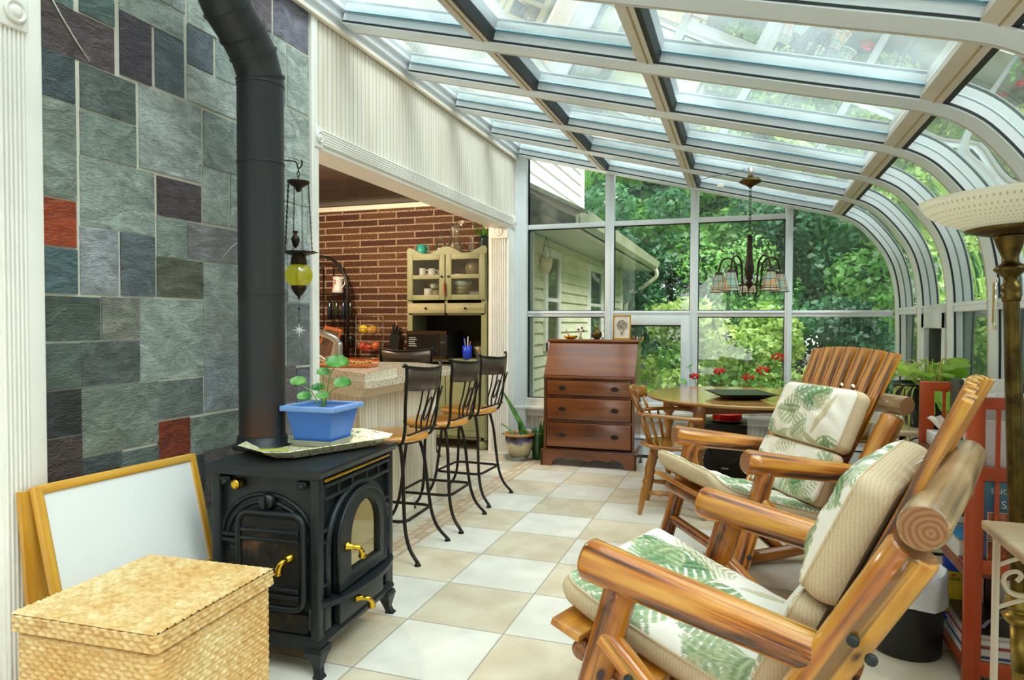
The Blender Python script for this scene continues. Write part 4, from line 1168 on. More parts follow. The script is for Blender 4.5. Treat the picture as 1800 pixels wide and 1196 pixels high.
def leafblade(b, base, tip, wd, upv=(0, 0, 1), cup=.15, lob=0, n=8, m=6, mi=None):
    """a leaf surface from base to tip; lob>0 gives a scalloped round leaf"""
    base = Vector(base); tip = Vector(tip); d = tip - base; L = d.length; d.normalize()
    s_ = d.cross(Vector(upv)).normalized(); u_ = s_.cross(d)
    vs = []
    for i in range(n + 1):
        t = i / n; w_ = wd * math.sin(PI * min(1, t * .97 + .02)) ** (.55 if lob else .8) * (1 - .25 * t if not lob else 1)
        for j in range(m + 1):
            q = (j / m) * 2 - 1
            ww = w_ * (1 + (lob * .12 * math.sin(t * 22)) * abs(q))
            vs.append(base + d * (L * t) + s_ * (ww * q) + u_ * (cup * wd * (q * q) - .25 * L * t * t * cup + .1 * cup * wd * math.sin(q * 7)))
    b.add(vs, [(i * (m + 1) + j, i * (m + 1) + j + 1, (i + 1) * (m + 1) + j + 1, (i + 1) * (m + 1) + j) for i in range(n) for j in range(m)], True, mi)
gp = thing('geranium_seedling', 'young geranium with scalloped leaves growing in the blue planter', 'plant', (-1.62, 2.37, .876))
lv = [((-.02, 0, .02), (-.10, -.03, .10), .035), ((.0, .02, .0), (.03, .05, .175), .05), ((0, -.01, .0), (.075, .02, .095), .038), ((0, .0, 0), (-.05, -.06, .045), .03), ((.0, .01, 0), (.0, .0, .14), .03), ((0, 0, 0), (.03, -.05, .05), .028), ((-.01, .03, 0), (-.06, .05, .07), .03)]
b = MB()
for a, c, w_ in lv: b.tube(smoothpath([a, ((a[0] + c[0]) * .4, (a[1] + c[1]) * .4, c[2] * .7), c], 4), .0022, 6)
b.tube([(0, 0, .0), (.0, .0, .04)], .005, 6); b.build('stems', MAT['stem'], gp)
for a, c, w_ in lv:
    b = MB(); c = Vector(c); leafblade(b, c - Vector((w_ * .8, w_ * .3, -.004)), c + Vector((w_ * 1.0, w_ * .3, .008)), w_, (.25, -.45, 1), .35, 1, 10, 8); b.build('leaf', MAT['leaf_ger'], gp)
pn = thing('green_ruler', 'thin yellow-green beaded strip lying on the cream tray', 'ruler', (-1.70, 2.16, .7375), R(24))
b = MB(); b.box(-.06, .06, -.006, .006, 0, .004)
for i in range(14): b.ball((-.055 + .0085 * i, 0, .0045), .003, 6, 4)
b.build('strip', plain('lime_plastic', '#b7c43a', .4), pn)

# ------------------------------------------------------------ WICKER CHEST
wk_ = thing('wicker_chest', 'lidded seagrass wicker chest in the near left corner', 'basket', (-1.555, 1.465, 0), R(3))
def weave_panel(b, O, U, V, N, lu, lv, cu=.030, cv=.0125, amp=.0075, rounded=0.0):
    nu = int(lu / .0042); nv = int(lv / .0035)
    iu = np.linspace(0, lu, nu + 1); iv = np.linspace(0, lv, nv + 1)
    A, B_ = np.meshgrid(iu, iv, indexing='ij')
    row = np.floor(B_ / cv); ph = A / cu + .5 * (row % 2) + (B_ / cv - row) * .28
    h = amp * np.abs(np.sin(PI * ph)) ** .7 * np.abs(np.sin(PI * B_ / cv)) ** .6
    O, U, V, N = [np.array(x, dtype=float) for x in (O, U, V, N)]
    Pn = O + A[..., None] * U + B_[..., None] * V + (h[..., None]) * N
    if rounded:
        eu = np.minimum(A, lu - A); k = np.clip(1 - eu / rounded, 0, 1); Pn = Pn - (rounded * (1 - np.sqrt(np.clip(1 - k * k, 0, 1))) * .8)[..., None] * N
    vs = Pn.reshape(-1, 3).tolist(); w_ = nv + 1
    b.add(vs, [(i * w_ + j, (i + 1) * w_ + j, (i + 1) * w_ + j + 1, i * w_ + j + 1) for i in range(nu) for j in range(nv)], True)
def weave_box(name, x0, x1, y0, y1, z0, z1, top=True, rd=.02):
    b = MB()
    weave_panel(b, (x0, y0, z0), (1, 0, 0), (0, 0, 1), (0, -1, 0), x1 - x0, z1 - z0, rounded=rd)
    weave_panel(b, (x1, y0, z0), (0, 1, 0), (0, 0, 1), (1, 0, 0), y1 - y0, z1 - z0, rounded=rd)
    b.box(x0 + .003, x1 - .003, y0 + .003, y1 - .003, z0, z1 - .002)
    if top: weave_panel(b, (x0, y0, z1), (1, 0, 0), (0, 1, 0), (0, 0, 1), x1 - x0, y1 - y0, .026, .0135, .0055)
    return b.build(name, MAT['seagrass'], wk_, fixn=False)
weave_box('body', -.222, .216, -.222, .222, 0.0, .425, False)
weave_box('lid', -.23, .224, -.230, .230, .431, .478, True, .012)

# ------------------------------------------------------------ FOLDED EASEL with whiteboard, leaning on the wall
ea = thing('folding_easel', 'folded wooden easel with whiteboard panel leaning on the slate wall', 'easel', (-1.96, 1.78, 0))
TL, TR, BL, BR = Vector((-2.035, 1.485, .712)), Vector((-2.035, 2.100, .70)), Vector((-1.925, 1.485, .27)), Vector((-1.925, 2.085, .31))
def wbar(name, p, q, wd=.03, th=.022, mt='easel', par=ea):
    L = (q - p).length; b = MB(); b.box(-wd / 2, wd / 2, -th / 2, th / 2, 0, L, bev=.005)
    M_ = frame(p, q, (.97, 0, .24)); M_ = WM(ea).inverted() @ M_
    return b.build(name, MAT[mt], par, matrix=M_)
fr = wbar('frame_rail', TL, TR); wbar('frame_rail', BL, BR); wbar('frame_rail', TL + (TL - BL) * .03, BL - (TL - BL) * .0); wbar('frame_rail', TR + (TR - BR) * .03, BR)
b = MB(); nrm = (TR - TL).cross(BL - TL).normalized()
vs = [p + nrm * d for d in (-.004, .004) for p in (TL, TR, BR, BL)]; b.add(vs, [(0, 1, 2, 3), (7, 6, 5, 4), (0, 4, 5, 1), (1, 5, 6, 2), (2, 6, 7, 3), (3, 7, 4, 0)])
m, nt, o = newmat('whiteboard'); princ(nt, o, '#eef0f0', .25); MAT['wboard'] = m
b.build('whiteboard', MAT['wboard'], ea, world=True)
off = Vector((-.03, -.035, .0))
b = MB(); o_ = [TL + off, TR + Vector((-.03, 0, 0)), Vector((-2.0, 2.09, .0)), Vector((-2.0, 1.45, .0))]
vs = [p + Vector((d, 0, 0)) for d in (-.008, .008) for p in o_]; b.add(vs, [(0, 1, 2, 3), (7, 6, 5, 4), (0, 4, 5, 1), (1, 5, 6, 2), (2, 6, 7, 3), (3, 7, 4, 0)])
b.build('back_panel', MAT['easel'], ea, world=True)
for y in (1.47, 2.085):
    wbar('leg', Vector((-1.925, y, .28)), Vector((-1.86, y, .0)), .03, .022)

# ------------------------------------------------------------ HANGING LANTERN
la = thing('hanging_lantern', 'antique bronze lantern with yellow glass globe hanging on chains', 'lantern', (-1.955, 2.675, 1.967))
b = MB(); b.lathe([(.02, 0), (.02, .006), (.008, .012)], (-.14, -.12, 0), 14, axis='x')
b.tube(smoothpath([(-.135, -.12, 0), (-.06, -.06, .0), (-.01, -.01, -.0), (0, 0, -.03), (.012, .01, -.012), (.012, .01, .01)], 5), .0035, 7); b.build('wall_hook', MAT['bronze'], la)
def chain(b, p, q, lw=.006, ll=.016, r_=.0013):
    p = Vector(p); q = Vector(q); n = max(1, int((q - p).length / (ll * .72))); d = (q - p).normalized()
    s1 = d.orthogonal().normalized(); s2 = d.cross(s1)
    for i in range(n):
        c = p + (q - p) * ((i + .5) / n); s_ = s1 if i % 2 else s2
        b.tube([c + d * (ll / 2) * math.cos(a) + s_ * (lw / 2) * math.sin(a) for a in [2 * PI * k / 8 for k in range(8)]], r_, 4, closed=True)
b = MB(); chain(b, (0, 0, -.025), (0, 0, -.085), .012, .026, .002)
b.lathe([(.008, -.08), (.01, -.085), (.05, -.088), (.052, -.094), (.03, -.11), (.016, -.118), (.010, -.135), (.0001, -.14)], (0, 0, 0), 20); b.build('canopy', MAT['bronze'], la)
b = MB()
for a, n_ in ((200, 0), (230, 0), (150, 0), (20, 1)):
    x, y = .045 * math.cos(R(a)), .045 * math.sin(R(a)); x2, y2 = .062 * math.cos(R(a)), .062 * math.sin(R(a))
    chain(b, (x, y, -.095), (x2, y2, -.415))
for a in (60, 80): b.tube([(.02 * math.cos(R(a)), .02 * math.sin(R(a)), -.1), (.02 * math.cos(R(a)), .02 * math.sin(R(a)), -.42)], .0012, 4)
b.build('chains', MAT['bronze'], la)
b = MB(); b.lathe([(.0001, -.40), (.012, -.385), (.02, -.36), (.017, -.345), (.006, -.335), (.012, -.325), (.012, -.318)], (-.01, -.01, 0), 16)
b.build('counterweight', MAT['bronze'], la)
b = MB(); b.lathe([(.04, -.43), (.075, -.418), (.078, -.414), (.045, -.425), (.03, -.43), (.034, -.44), (.038, -.475)], (0, 0, 0), 22)
for i in range(10):
    a = 2 * PI * i / 10; b.ball((.078 * math.cos(a), .078 * math.sin(a), -.415), .010, 8, 5, (1, 1, .35))
b.build('crown', MAT['bronze'], la)
m, nt, o = newmat('yellow_glass')
tr_ = nd(nt, 'ShaderNodeBsdfTransparent'); tr_.inputs[0].default_value = (1, 0.97, 0.25, 1); tl_ = nd(nt, 'ShaderNodeBsdfTranslucent'); tl_.inputs[0].default_value = (1, 0.93, 0.12, 1)
gl_ = nd(nt, 'ShaderNodeBsdfGlossy', i_Roughness=.05); a_ = nd(nt, 'ShaderNodeMixShader', i_Fac=.6); c_ = nd(nt, 'ShaderNodeMixShader', i_Fac=.1)
link(nt, tr_.outputs[0], a_.inputs[1]); link(nt, tl_.outputs[0], a_.inputs[2]); link(nt, a_.outputs[0], c_.inputs[1]); link(nt, gl_.outputs[0], c_.inputs[2]); link(nt, c_.outputs[0], o.inputs[0]); MAT['yellow'] = m
b = MB(); b.lathe([(.034, -.47), (.05, -.485), (.062, -.512), (.062, -.53), (.052, -.555), (.03, -.572)], (0, 0, 0), 26, cap=False); b.build('globe', MAT['yellow'], la)
b = MB(); b.cyl((0, 0), .014, -.56, -.515, 12); b.build('candle', plain('yellow_candle', '#f0d860', .5), la)
b = MB(); b.lathe([(.036, -.57), (.034, -.585), (.018, -.61), (.006, -.622), (.005, -.632), (.0001, -.636)], (0, 0, 0), 20); b.build('finial', MAT['bronze'], la)
ss = thing('star_ornament', 'frosted white star hanging on a blue thread under the lantern', 'ornament', (-1.955, 2.675, 1.325))
b = MB(); b.tube([(0, 0, 0.006), (0, 0, -.10)], .0012, 5); b.ball((0, 0, -.035), .006, 8, 6); b.build('thread', plain('blue_thread', '#2a3556', .6), ss)
b = MB(); 
for i in range(8):
    a = PI * i / 4 + PI / 2; L = .034 if i % 2 == 0 else .026
    d = Vector((math.cos(R(33)) * math.cos(a), math.sin(R(33)) * math.cos(a), math.sin(a))); p = Vector((0, 0, -.135)); q = Vector((math.sin(R(33)), -math.cos(R(33)), 0)); e = d.cross(q)
    b.add([p + e * .005, p + q * .004, p - e * .005, p - q * .004, p + d * L], [(0, 1, 4), (1, 2, 4), (2, 3, 4), (3, 0, 4)])
b.build('star', plain('frosted_white', '#eef0f2', .35), ss)
# ------------------------------------------------------------ PENINSULA, STOOLS
pen = thing('breakfast_peninsula', 'whitewashed beadboard breakfast peninsula with granite top in the kitchen opening', 'counter', (-2.5, 3.9, 0))
base = [(-2.05, 4.35), (-2.05, 3.36), (-2.44, 3.62), (-3.4, 3.62), (-3.4, 4.35)]
def Wp(poly, dx=2.5, dy=-3.9): return [(x + dx, y + dy) for x, y in poly]
b = MB(); b.prism(Wp(base), 'z', 0, .80); b.build('base', MAT['bead_base'], pen)
b = MB()
for z, o_ in ((.80, .012), (.815, .024), (.83, .036), (.845, .05)):
    b.prism(Wp([(-2.05 + o_, 4.35 + o_), (-2.05 + o_, 3.36 - o_ * .6), (-2.44, 3.62 - o_), (-3.4, 3.62 - o_), (-3.4, 4.35 + o_)]), 'z', z, z + .014)
b.build('cornice', MAT['cream'], pen)
b = MB(); b.prism(Wp([(-2.046, 4.354), (-2.046, 3.352), (-2.44, 3.614), (-3.39, 3.62), (-3.39, 4.354)]), 'z', 0, .09); b.box(.444, .458, .40, .452, 0, .80, bev=.003); b.build('plinth', MAT['cream'], pen)
b = MB(); b.prism(Wp([(-1.955, 4.52), (-1.955, 3.32), (-1.975, 3.285), (-2.43, 3.565), (-3.5, 3.58), (-3.5, 5.0), (-2.5, 5.0), (-2.0, 4.60)]), 'z', .86, .90); b.build('granite_top', MAT['granite'], pen)
b = MB(); b.prism(Wp([(-2.0, 3.325), (-2.085, 3.86), (-2.5, 4.02), (-3.3, 4.02), (-3.3, 3.62), (-2.43, 3.605)]), 'z', .9005, .94); b.build('raised_slab', MAT['granite'], pen)
fa = thing('kitchen_faucet', 'brushed steel faucet with a swooping spout on the peninsula', 'faucet', (-2.66, 4.08, .90))
b = MB(); b.lathe([(.028, 0), (.03, .01), (.028, .12), (.03, .17), (.026, .19)], (0, 0, 0), 18)
b.tube(smoothpath([(0, 0, .17), (-.02, -.02, .215), (-.10, -.06, .255), (-.22, -.10, .27), (-.3, -.12, .24)], 5), [.026 - .0004 * i for i in range(21)], 12)
b.tube(smoothpath([(-.005, -.0, .03), (-.08, -.03, .06), (-.2, -.08, .16)], 5), [.017 - .0006 * i for i in range(11)], 10); b.build('spout', MAT['steel'], fa)
sv = thing('wooden_snack_board', 'long wooden serving board of snacks on the raised granite slab', 'board', (-2.44, 3.80, .9402), R(8))
b = MB(); b.box(-.21, .21, -.08, .08, 0, .022, bev=.008); b.build('board', MAT['orangewood'], sv)
b = MB(); rnd = random.Random(5)
for i in range(90): b.ball((rnd.uniform(-.17, .17), rnd.uniform(-.05, .05), .024 + rnd.random() * .012), rnd.uniform(.006, .011), 6, 4)
o = b.build('crumbled_snacks', plain('snacks', '#e0a85a', .6, 0, .3, 60), sv); o['kind'] = 'stuff'

def make_stool(loc, rz, label):
    s_ = thing('bar_stool', label, 'bar stool', loc, rz, 'bar stools around the peninsula')
    b = MB(); b.lathe([(.0001, .612), (.15, .606), (.192, .604), (.203, .612), (.204, .622), (.196, .634), (.16, .637), (.0001, .632)], (0, 0, 0), 36); b.build('seat', MAT['seatwood'], s_)
    b = MB(); b.tube([(.165 * math.cos(a), .165 * math.sin(a), .597) for a in [2 * PI * i / 24 for i in range(24)]], .008, 8, closed=True)
    b.build('seat_ring', MAT['black_metal'], s_)
    for sx in (1, -1):
        for sy in (1, -1):
            b = MB(); pts = smoothpath([(sx * .11, sy * .12, .60), (sx * .135, sy * .14, .48), (sx * .15, sy * .16, .30), (sx * .165, sy * .175, .17), (sx * .195, sy * .19, .08), (sx * .245, sy * .205, .018)], 5)
            b.tube(pts, .0095, 10); b.lathe([(.016, 0), (.018, .004), (.012, .014), (.009, .02)], (sx * .248, sy * .207, 0), 14); b.build('leg', MAT['black_metal'], s_)
    b = MB(); q = rrect(-.165, .165, -.172, .172, .05, 5); b.tube([(p[0], p[1], .205) for p in q], .0085, 8, closed=True); b.build('foot_ring', MAT['black_metal'], s_)
    def bx(y): return .265 - .07 * (y / .23) ** 2          # curve of the back in plan
    for sy in (1, -1):
        b = MB(); b.tube(smoothpath([(.10, sy * .165, .60), (.15, sy * .185, .61), (.175, sy * .20, .68), (.185, sy * .215, .80), (bx(.225), sy * .225, .99), (bx(.225) - .012, sy * .235, 1.015)], 5), .0085, 9)
        b.build('back_post', MAT['black_metal'], s_)
    b = MB(); n_ = 16; vs = []
    for i in range(n_ + 1):
        y = -.225 + .45 * i / n_; k = (y / .225) ** 2
        zt = .985 + .018 * k; zb = .872 + .012 * k
        for (z, t) in ((zb, 0), (zt, 0), (zt, .003), (zb, .003)): vs.append((bx(y) - .012 + (z - .93) * .1 + t, y, z))
    b.add(vs, [(i * 4 + j, i * 4 + (j + 1) % 4, i * 4 + 4 + (j + 1) % 4, i * 4 + 4 + j) for i in range(n_) for j in range(4)] + [(3, 2, 1, 0), tuple(n_ * 4 + j for j in range(4))], True)
    b.build('back_panel', MAT['black_sheet'], s_)
    b = MB(); b.tube([(bx(y) - .006, y, .988 + .018 * (y / .225) ** 2) for y in [-.24 + .48 * i / 18 for i in range(19)]], .007, 8); b.build('top_rail', MAT['black_metal'], s_)
    b = MB(); b.tube([(.19 - .02 * (y / .18) ** 2 * 0 - .1 * max(0, abs(y) - .14), y, .655) for y in [-.19 + .38 * i / 12 for i in range(13)]], .006, 7); b.build('cross_rod', MAT['black_metal'], s_)
    for y0 in (-.10, -.035, .035, .10):
        b = MB(); b.tube(smoothpath([(.19, y0 * .9, .655), (.20, y0 * 1.0 + .012 * (1 if y0 > 0 else -1), .72), (.225, y0 * 1.2, .80), (.245, y0 * 1.35, .88)], 5), .005, 7); b.build('splat_rod', MAT['black_metal'], s_)
    b = MB(); b.tube([(.215 + .02 * math.sin(a), .030 * math.cos(a), .77 + .062 * math.sin(a)) for a in [2 * PI * i / 24 for i in range(24)]], .0045, 7, closed=True); b.build('oval_ring', MAT['black_metal'], s_)
    return s_
MAT['black_sheet'] = plain('dark_brown_steel_sheet', '#574a3e', 0.32, 0.5, 0.1, 10)
s0 = make_stool((-1.80, 3.26, 0), R(3), 'iron bar stool with wooden seat nearest the wood stove')
dup(s0, (-1.80, 3.83, 0), R(2), 'middle one of the three iron bar stools in front of the peninsula')
dup(s0, (-1.83, 4.42, 0), R(-2), 'iron bar stool furthest from the wood stove, beside the fluted pilaster')
dup(s0, (-2.76, 5.36, 0), R(-75), 'bar stool behind the granite top, only its dark curved back showing')

# ------------------------------------------------------------ HUTCH
MAT['sage'] = plain('sage_green_paint', '#97976c', 0.5, 0, 0.08, 5)
MAT['sagelight'] = wood('drawer_front_sage', '#7f774f', '#a39a70', '#b8ad84', 0.5, 0.5, 'X', 0)
MAT['dark'] = plain('dark_interior', '#2b2a1d', 0.8)
hu = thing('kitchen_hutch', 'tall sage green kitchen hutch with glazed cup doors', 'hutch', (-2.735, 6.05, 0))
b = MB()
b.box(-.42, -.395, 0, .40, .10, 1.90); b.box(.395, .42, 0, .40, .10, 1.90); b.box(-.395, .395, .38, .40, .10, 1.90, 1)
for z in (.10, .80, .845, 1.30, 1.455, 1.878): b.box(-.395, .395, .0, .38, z, z + .022)
b.box(-.395, .395, .02, .38, 1.655, 1.67)
b.box(-.395, -.365, 0, .02, .1, 1.86); b.box(.365, .395, 0, .02, .1, 1.86); b.box(-.015, .015, 0, .02, 1.3, 1.86)
b.box(-.42, .41, -.03, .40, .845, .875, bev=.005)
b.build('carcass', [MAT['sage'], MAT['dark']], hu)
b = MB(); pts = [(-.42, 1.88)] + [(-.42 + .84 * i / 40, 1.918 + .035 * math.cos((i / 40 - .5) * 4 * PI) * (1 if 0 < i < 40 else .3) + .01) for i in range(41)] + [(.42, 1.88)]
b.prism(pts, 'y', -.005, .02); b.build('scalloped_top', MAT['sage'], hu)
for k, (xa, xb) in enumerate(((-.41, -.005), (.005, .41))):
    b = MB(); za, zb = 1.445, 1.885; f_ = .05
    for e in ((xa, xa + f_ + .01, za, zb), (xb - f_ - .01, xb, za, zb), (xa + f_, xb - f_, za, za + f_), (xa + f_, xb - f_, zb - f_, zb), (xa + f_, xb - f_, 1.650, 1.690)): b.box(e[0], e[1], -.024, -.002, e[2], e[3], bev=.003)
    d_ = b.build('door', MAT['sage'], hu)
    b = MB(); b.box(xa + .05, xb - .05, -.012, -.009, za + .04, zb - .04); b.build('pane', MAT['clear'], d_)
    b = MB(); b.ball((xb - .03 if k == 0 else xa + .03, -.034, 1.671), .011, 10, 6); b.build('knob', MAT['black'], d_)
    b = MB(); b.box(xa + .005, xb - .005, -.018, .0, 1.315, 1.415, bev=.003); d_ = b.build('drawer', MAT['sagelight'], hu)
    b = MB(); b.ball(((xa + xb) / 2, -.028, 1.365), .012, 10, 6); b.build('knob', MAT['black'], d_)
    b = MB(); b.box(xa, xb, -.02, .0, .13, .80, bev=.003)
    d_ = b.build('lower_door', MAT['sage'], hu)
    b = MB(); b.box(xa + .06, xb - .06, -.026, -.018, .19, .74, bev=.004); b.build('raised_panel', MAT['sage'], d_)
for sx in (-.36, .36):
    b = MB(); b.lathe([(.03, .0), (.05, .03), (.05, .07), (.035, .10)], (sx, .05, 0), 18); b.build('bun_foot', MAT['sage'], hu)
b = MB(); b.tube(smoothpath([(-.02 + .02, -.04, 1.61), (.0, -.045, 1.56), (.004, -.045, 1.49)], 4), .008, 6); b.build('red_tassel', plain('red_cloth', '#b04a3a', .8), hu)
# cups, bowls, plates in the hutch
HX, HY = -2.735, 6.05
def put(name, label, cat, loc, prof, mt, grp=None, handle=None, n=18):
    b = MB(); b.lathe(prof, (0, 0, 0), n)
    if handle:
        r_, z0, z1 = handle
        b.tube(smoothpath([(r_ * .9, 0, z1), (r_ + .022, 0, z1), (r_ + .024, 0, (z0 + z1) / 2), (r_ * .9, 0, z0)], 4), .0045, 6)
    o = b.build(name, mt); o.location = loc; tag(o, label, cat, grp); return o
mug = lambda r_, h: [(.0001, 0), (r_ * .9, 0), (r_, .006), (r_, h), (r_ - .004, h), (r_ - .004, .01), (.0001, .008)]
MAT['glazetan'] = plain('stoneware', '#9a8a5e', .3, 0, .15, 10)
MAT['teal'] = plain('teal_glaze', '#3fae9f', .3)
G1 = 'mugs and cups in the hutch'
put('mug', 'plain white mug on the left end of the upper cup shelf', 'mug', (HX - .30, HY + .10, 1.671), mug(.036, .095), MAT['porcelain'], G1, (.036, .02, .075))
put('mug', 'white mug second from left on the upper cup shelf', 'mug', (HX - .20, HY + .11, 1.671), mug(.04, .09), MAT['porcelain'], G1, (.04, .02, .07))
put('mug', 'tall clear glass mug at the right of the upper cup shelf', 'mug', (HX - .085, HY + .10, 1.671), mug(.036, .13), MAT['clear'], G1, (.036, .02, .1))
put('mug', 'brown patterned mug behind the glass mug on the upper cup shelf', 'mug', (HX - .135, HY + .20, 1.671), mug(.038, .09), MAT['glazetan'], G1)
put('mug', 'red and white mug at the lower left of the hutch', 'mug', (HX - .24, HY + .10, 1.478), mug(.042, .085), MAT['porcelain'], G1, (.04, .02, .06))
put('mug', 'upturned teacup balanced on top of the lower mugs', 'teacup', (HX - .19, HY + .12, 1.564), [(.0001, 0), (.022, 0), (.035, .02), (.042, .05), (.039, .05), (.03, .02), (.0001, .01)], MAT['porcelain'], G1, (.036, .01, .04))
put('mug', 'tan cup in the middle of the lower cup shelf', 'mug', (HX - .155, HY + .10, 1.478), mug(.038, .07), MAT['glazetan'], G1)
put('mug', 'squat white cup at the right end of the lower cup shelf', 'mug', (HX - .075, HY + .10, 1.478), mug(.036, .065), MAT['porcelain'], G1)
put('crock', 'bulbous tan stoneware crock on the upper shelf behind the right door', 'crock', (HX + .23, HY + .16, 1.671), [(.0001, 0), (.06, 0), (.085, .04), (.092, .09), (.08, .14), (.06, .16), (.055, .16), (.0001, .15)], MAT['glazetan'])
put('canister', 'small dark red canister beside the stoneware crock', 'canister', (HX + .10, HY + .15, 1.671), [(.0001, 0), (.035, 0), (.035, .09), (.0001, .1)], plain('dark_red_tin', '#8a2c20', .4))
put('saucer', 'little stack of white saucers in front of the stoneware crock', 'plates', (HX + .11, HY + .07, 1.671), [(.0001, 0), (.05, 0), (.07, .015), (.055, .018), (.07, .026), (.0001, .02)], MAT['porcelain'])
bowl = lambda r_, h: [(.0001, 0), (r_ * .45, 0), (r_ * .8, h * .5), (r_, h), (r_ - .005, h), (r_ * .7, h * .5), (.0001, .01)]
G2 = 'nested bowls in the hutch'
put('bowl', 'green bowl at the bottom of the nested pile', 'bowl', (HX + .13, HY + .12, 1.478), bowl(.085, .06), plain('green_glaze', '#8f9a5a', .3), G2)
put('bowl', 'yellow-green bowl in the middle of the nested pile', 'bowl', (HX + .13, HY + .12, 1.515), bowl(.087, .06), plain('olive_glaze', '#b0ab6a', .3), G2)
put('bowl', 'wide pale blue bowl on top of the nested pile', 'bowl', (HX + .135, HY + .12, 1.555), bowl(.10, .075), plain('pale_blue_glaze', '#b9cfd0', .25), G2)
for i in range(4): put('plate', 'white dinner plate in the stack at the lower right of the hutch', 'plate', (HX + .28, HY + .16, 1.478 + .011 * i), [(.0001, 0), (.06, 0), (.10, .012), (.10, .015), (.06, .005), (.0001, .004)], MAT['porcelain'], 'stacked dinner plates in the hutch')
# on top of the hutch
put('teal_mug', 'small turquoise mug on the left end of the hutch top', 'mug', (HX - .32, HY + .12, 1.901), mug(.05, .10), MAT['teal'], None, (.05, .02, .08))
put('glass_jar', 'stoppered glass jar on top of the hutch, left of the tall carafe', 'jar', (HX - .12, HY + .14, 1.901), [(.0001, 0), (.05, 0), (.055, .04), (.05, .12), (.02, .14), (.018, .16), (.03, .18), (.012, .2), (.0001, .22)], MAT['clear'])
put('glass_carafe', 'tall clear glass carafe in the middle of the hutch top', 'carafe', (HX + .03, HY + .14, 1.901), [(.0001, 0), (.06, 0), (.065, .10), (.04, .14), (.04, .26), (.045, .30), (.040, .30), (.0001, .29)], MAT['clear'])
put('glass_bottle', 'slim glass bottle on the right of the hutch top', 'bottle', (HX + .22, HY + .10, 1.901), [(.0001, 0), (.028, 0), (.028, .09), (.012, .12), (.012, .17), (.016, .18), (.0001, .18)], MAT['clear'])
vs_ = thing('flower_vase', 'dark vase of red and cream flowers on the right end of the hutch top', 'vase of flowers', (HX + .33, HY + .16, 1.901))
b = MB(); b.lathe([(.0001, 0), (.04, 0), (.055, .05), (.04, .13), (.05, .16), (.045, .16), (.0001, .15)], (0, 0, 0), 16); b.build('vase', plain('dark_teal_glaze', '#16302e', .2), vs_)
b = MB(); rnd = random.Random(8)
for i in range(12): leafblade(b, (0, 0, .15), (rnd.uniform(-.14, .14), rnd.uniform(-.1, .05), rnd.uniform(.19, .33)), .018, (.2, .3, 1), .2)
b.build('foliage', MAT['leaf_snake'], vs_)
for c_, p in (('#e8dcc4', (-.21, -.03, .31)), ('#8a2016', (-.14, -.02, .33)), ('#8a2016', (-.10, -.03, .29)), ('#e4d0b4', (.05, -.06, .24)), ('#efe6d4', (-.24, 0, .29))):
    b = MB()
    for j in range(7): a = j * .9; leafblade(b, p, (p[0] + .035 * math.cos(a), p[1] + .035 * math.sin(a), p[2] + .012), .014, (0, 0, 1), .4, n=4, m=3)
    b.ball(p, .016, 8, 6); b.build('blossom', plain('petal' + c_[1:3], c_, .7), vs_)
# microwave and things on the hutch counter
mw = thing('microwave_oven', 'black microwave oven with steel trim standing in the hutch', 'microwave', (HX - .18, HY + .02, .8755))
b = MB(); b.box(-.205, .225, -.09, .28, 0, .27, bev=.004); b.build('case', MAT['black'], mw)
b = MB()
for e in ((-.205, .225, .235, .27), (-.205, .225, 0, .028), (.125, .135, .02, .25), (-.205, -.198, 0, .27), (.218, .225, 0, .27)): b.box(e[0], e[1], -.097, -.088, e[2], e[3])
b.build('trim', plain('steel_painted_reflection', '#5a4636', .25, .9), mw)  # brown of the wide top strip is a reflection painted into the steel colour
b = MB(); b.box(-.195, .122, -.094, -.089, .03, .233); b.build('door', plain('black_door_glass', '#08090b', .06), mw)
b = MB(); b.box(.14, .215, -.094, -.089, .03, .233); cp_ = b.build('control_panel', MAT['black'], mw)
b = MB(); b.box(.15, .205, -.096, -.094, .15, .17); b.build('display', plain('lcd', '#3c4a4a', .2), cp_)
b = MB()
for i in range(5): b.box(-.185, -.10 - .01 * (i % 3), -.0955, -.094, .12 + .02 * i, .126 + .02 * i)
b.build('printed_lines', plain('print_white', '#c8c8c4', .6), mw)
cu_ = thing('utensil_cup', 'bright blue cup of pens right of the microwave', 'cup', (HX + .22, HY - .0, .8755))
b = MB(); b.lathe([(.0001, 0), (.042, 0), (.046, .13), (.042, .13), (.0001, .01)], (0, 0, 0), 20); b.build('cup', plain('cobalt_plastic', '#1b3fd0', .35), cu_)
for i in range(5):
    b = MB(); a = i * 1.3; b.tube([(.01 * math.cos(a), .01 * math.sin(a), .01), (.035 * math.cos(a), .02 * math.sin(a), .17 + .012 * i)], .005, 7); b.build('pen', plain('pen_%d' % i, ('#c84a2a', '#2a2a30', '#d0b080', '#3050c0', '#d8d8d8')[i], .4), cu_)
put('rice_basket', 'cream ribbed bowl behind the blue cup on the hutch counter', 'bowl', (HX + .32, HY + .10, .8755), bowl(.075, .12), MAT['glazetan'])
b = MB(); b.tube([(0, 0, 0), (.03, 0, .20)], .012, 8); b.tube([(.03, 0, .20), (-.01, 0, .27)], .014, 8); o = b.build('white_ladle', MAT['porcelain']); o.location = (HX + .30, HY + .27, .876); tag(o, 'white ladle standing at the back of the hutch counter', 'ladle')

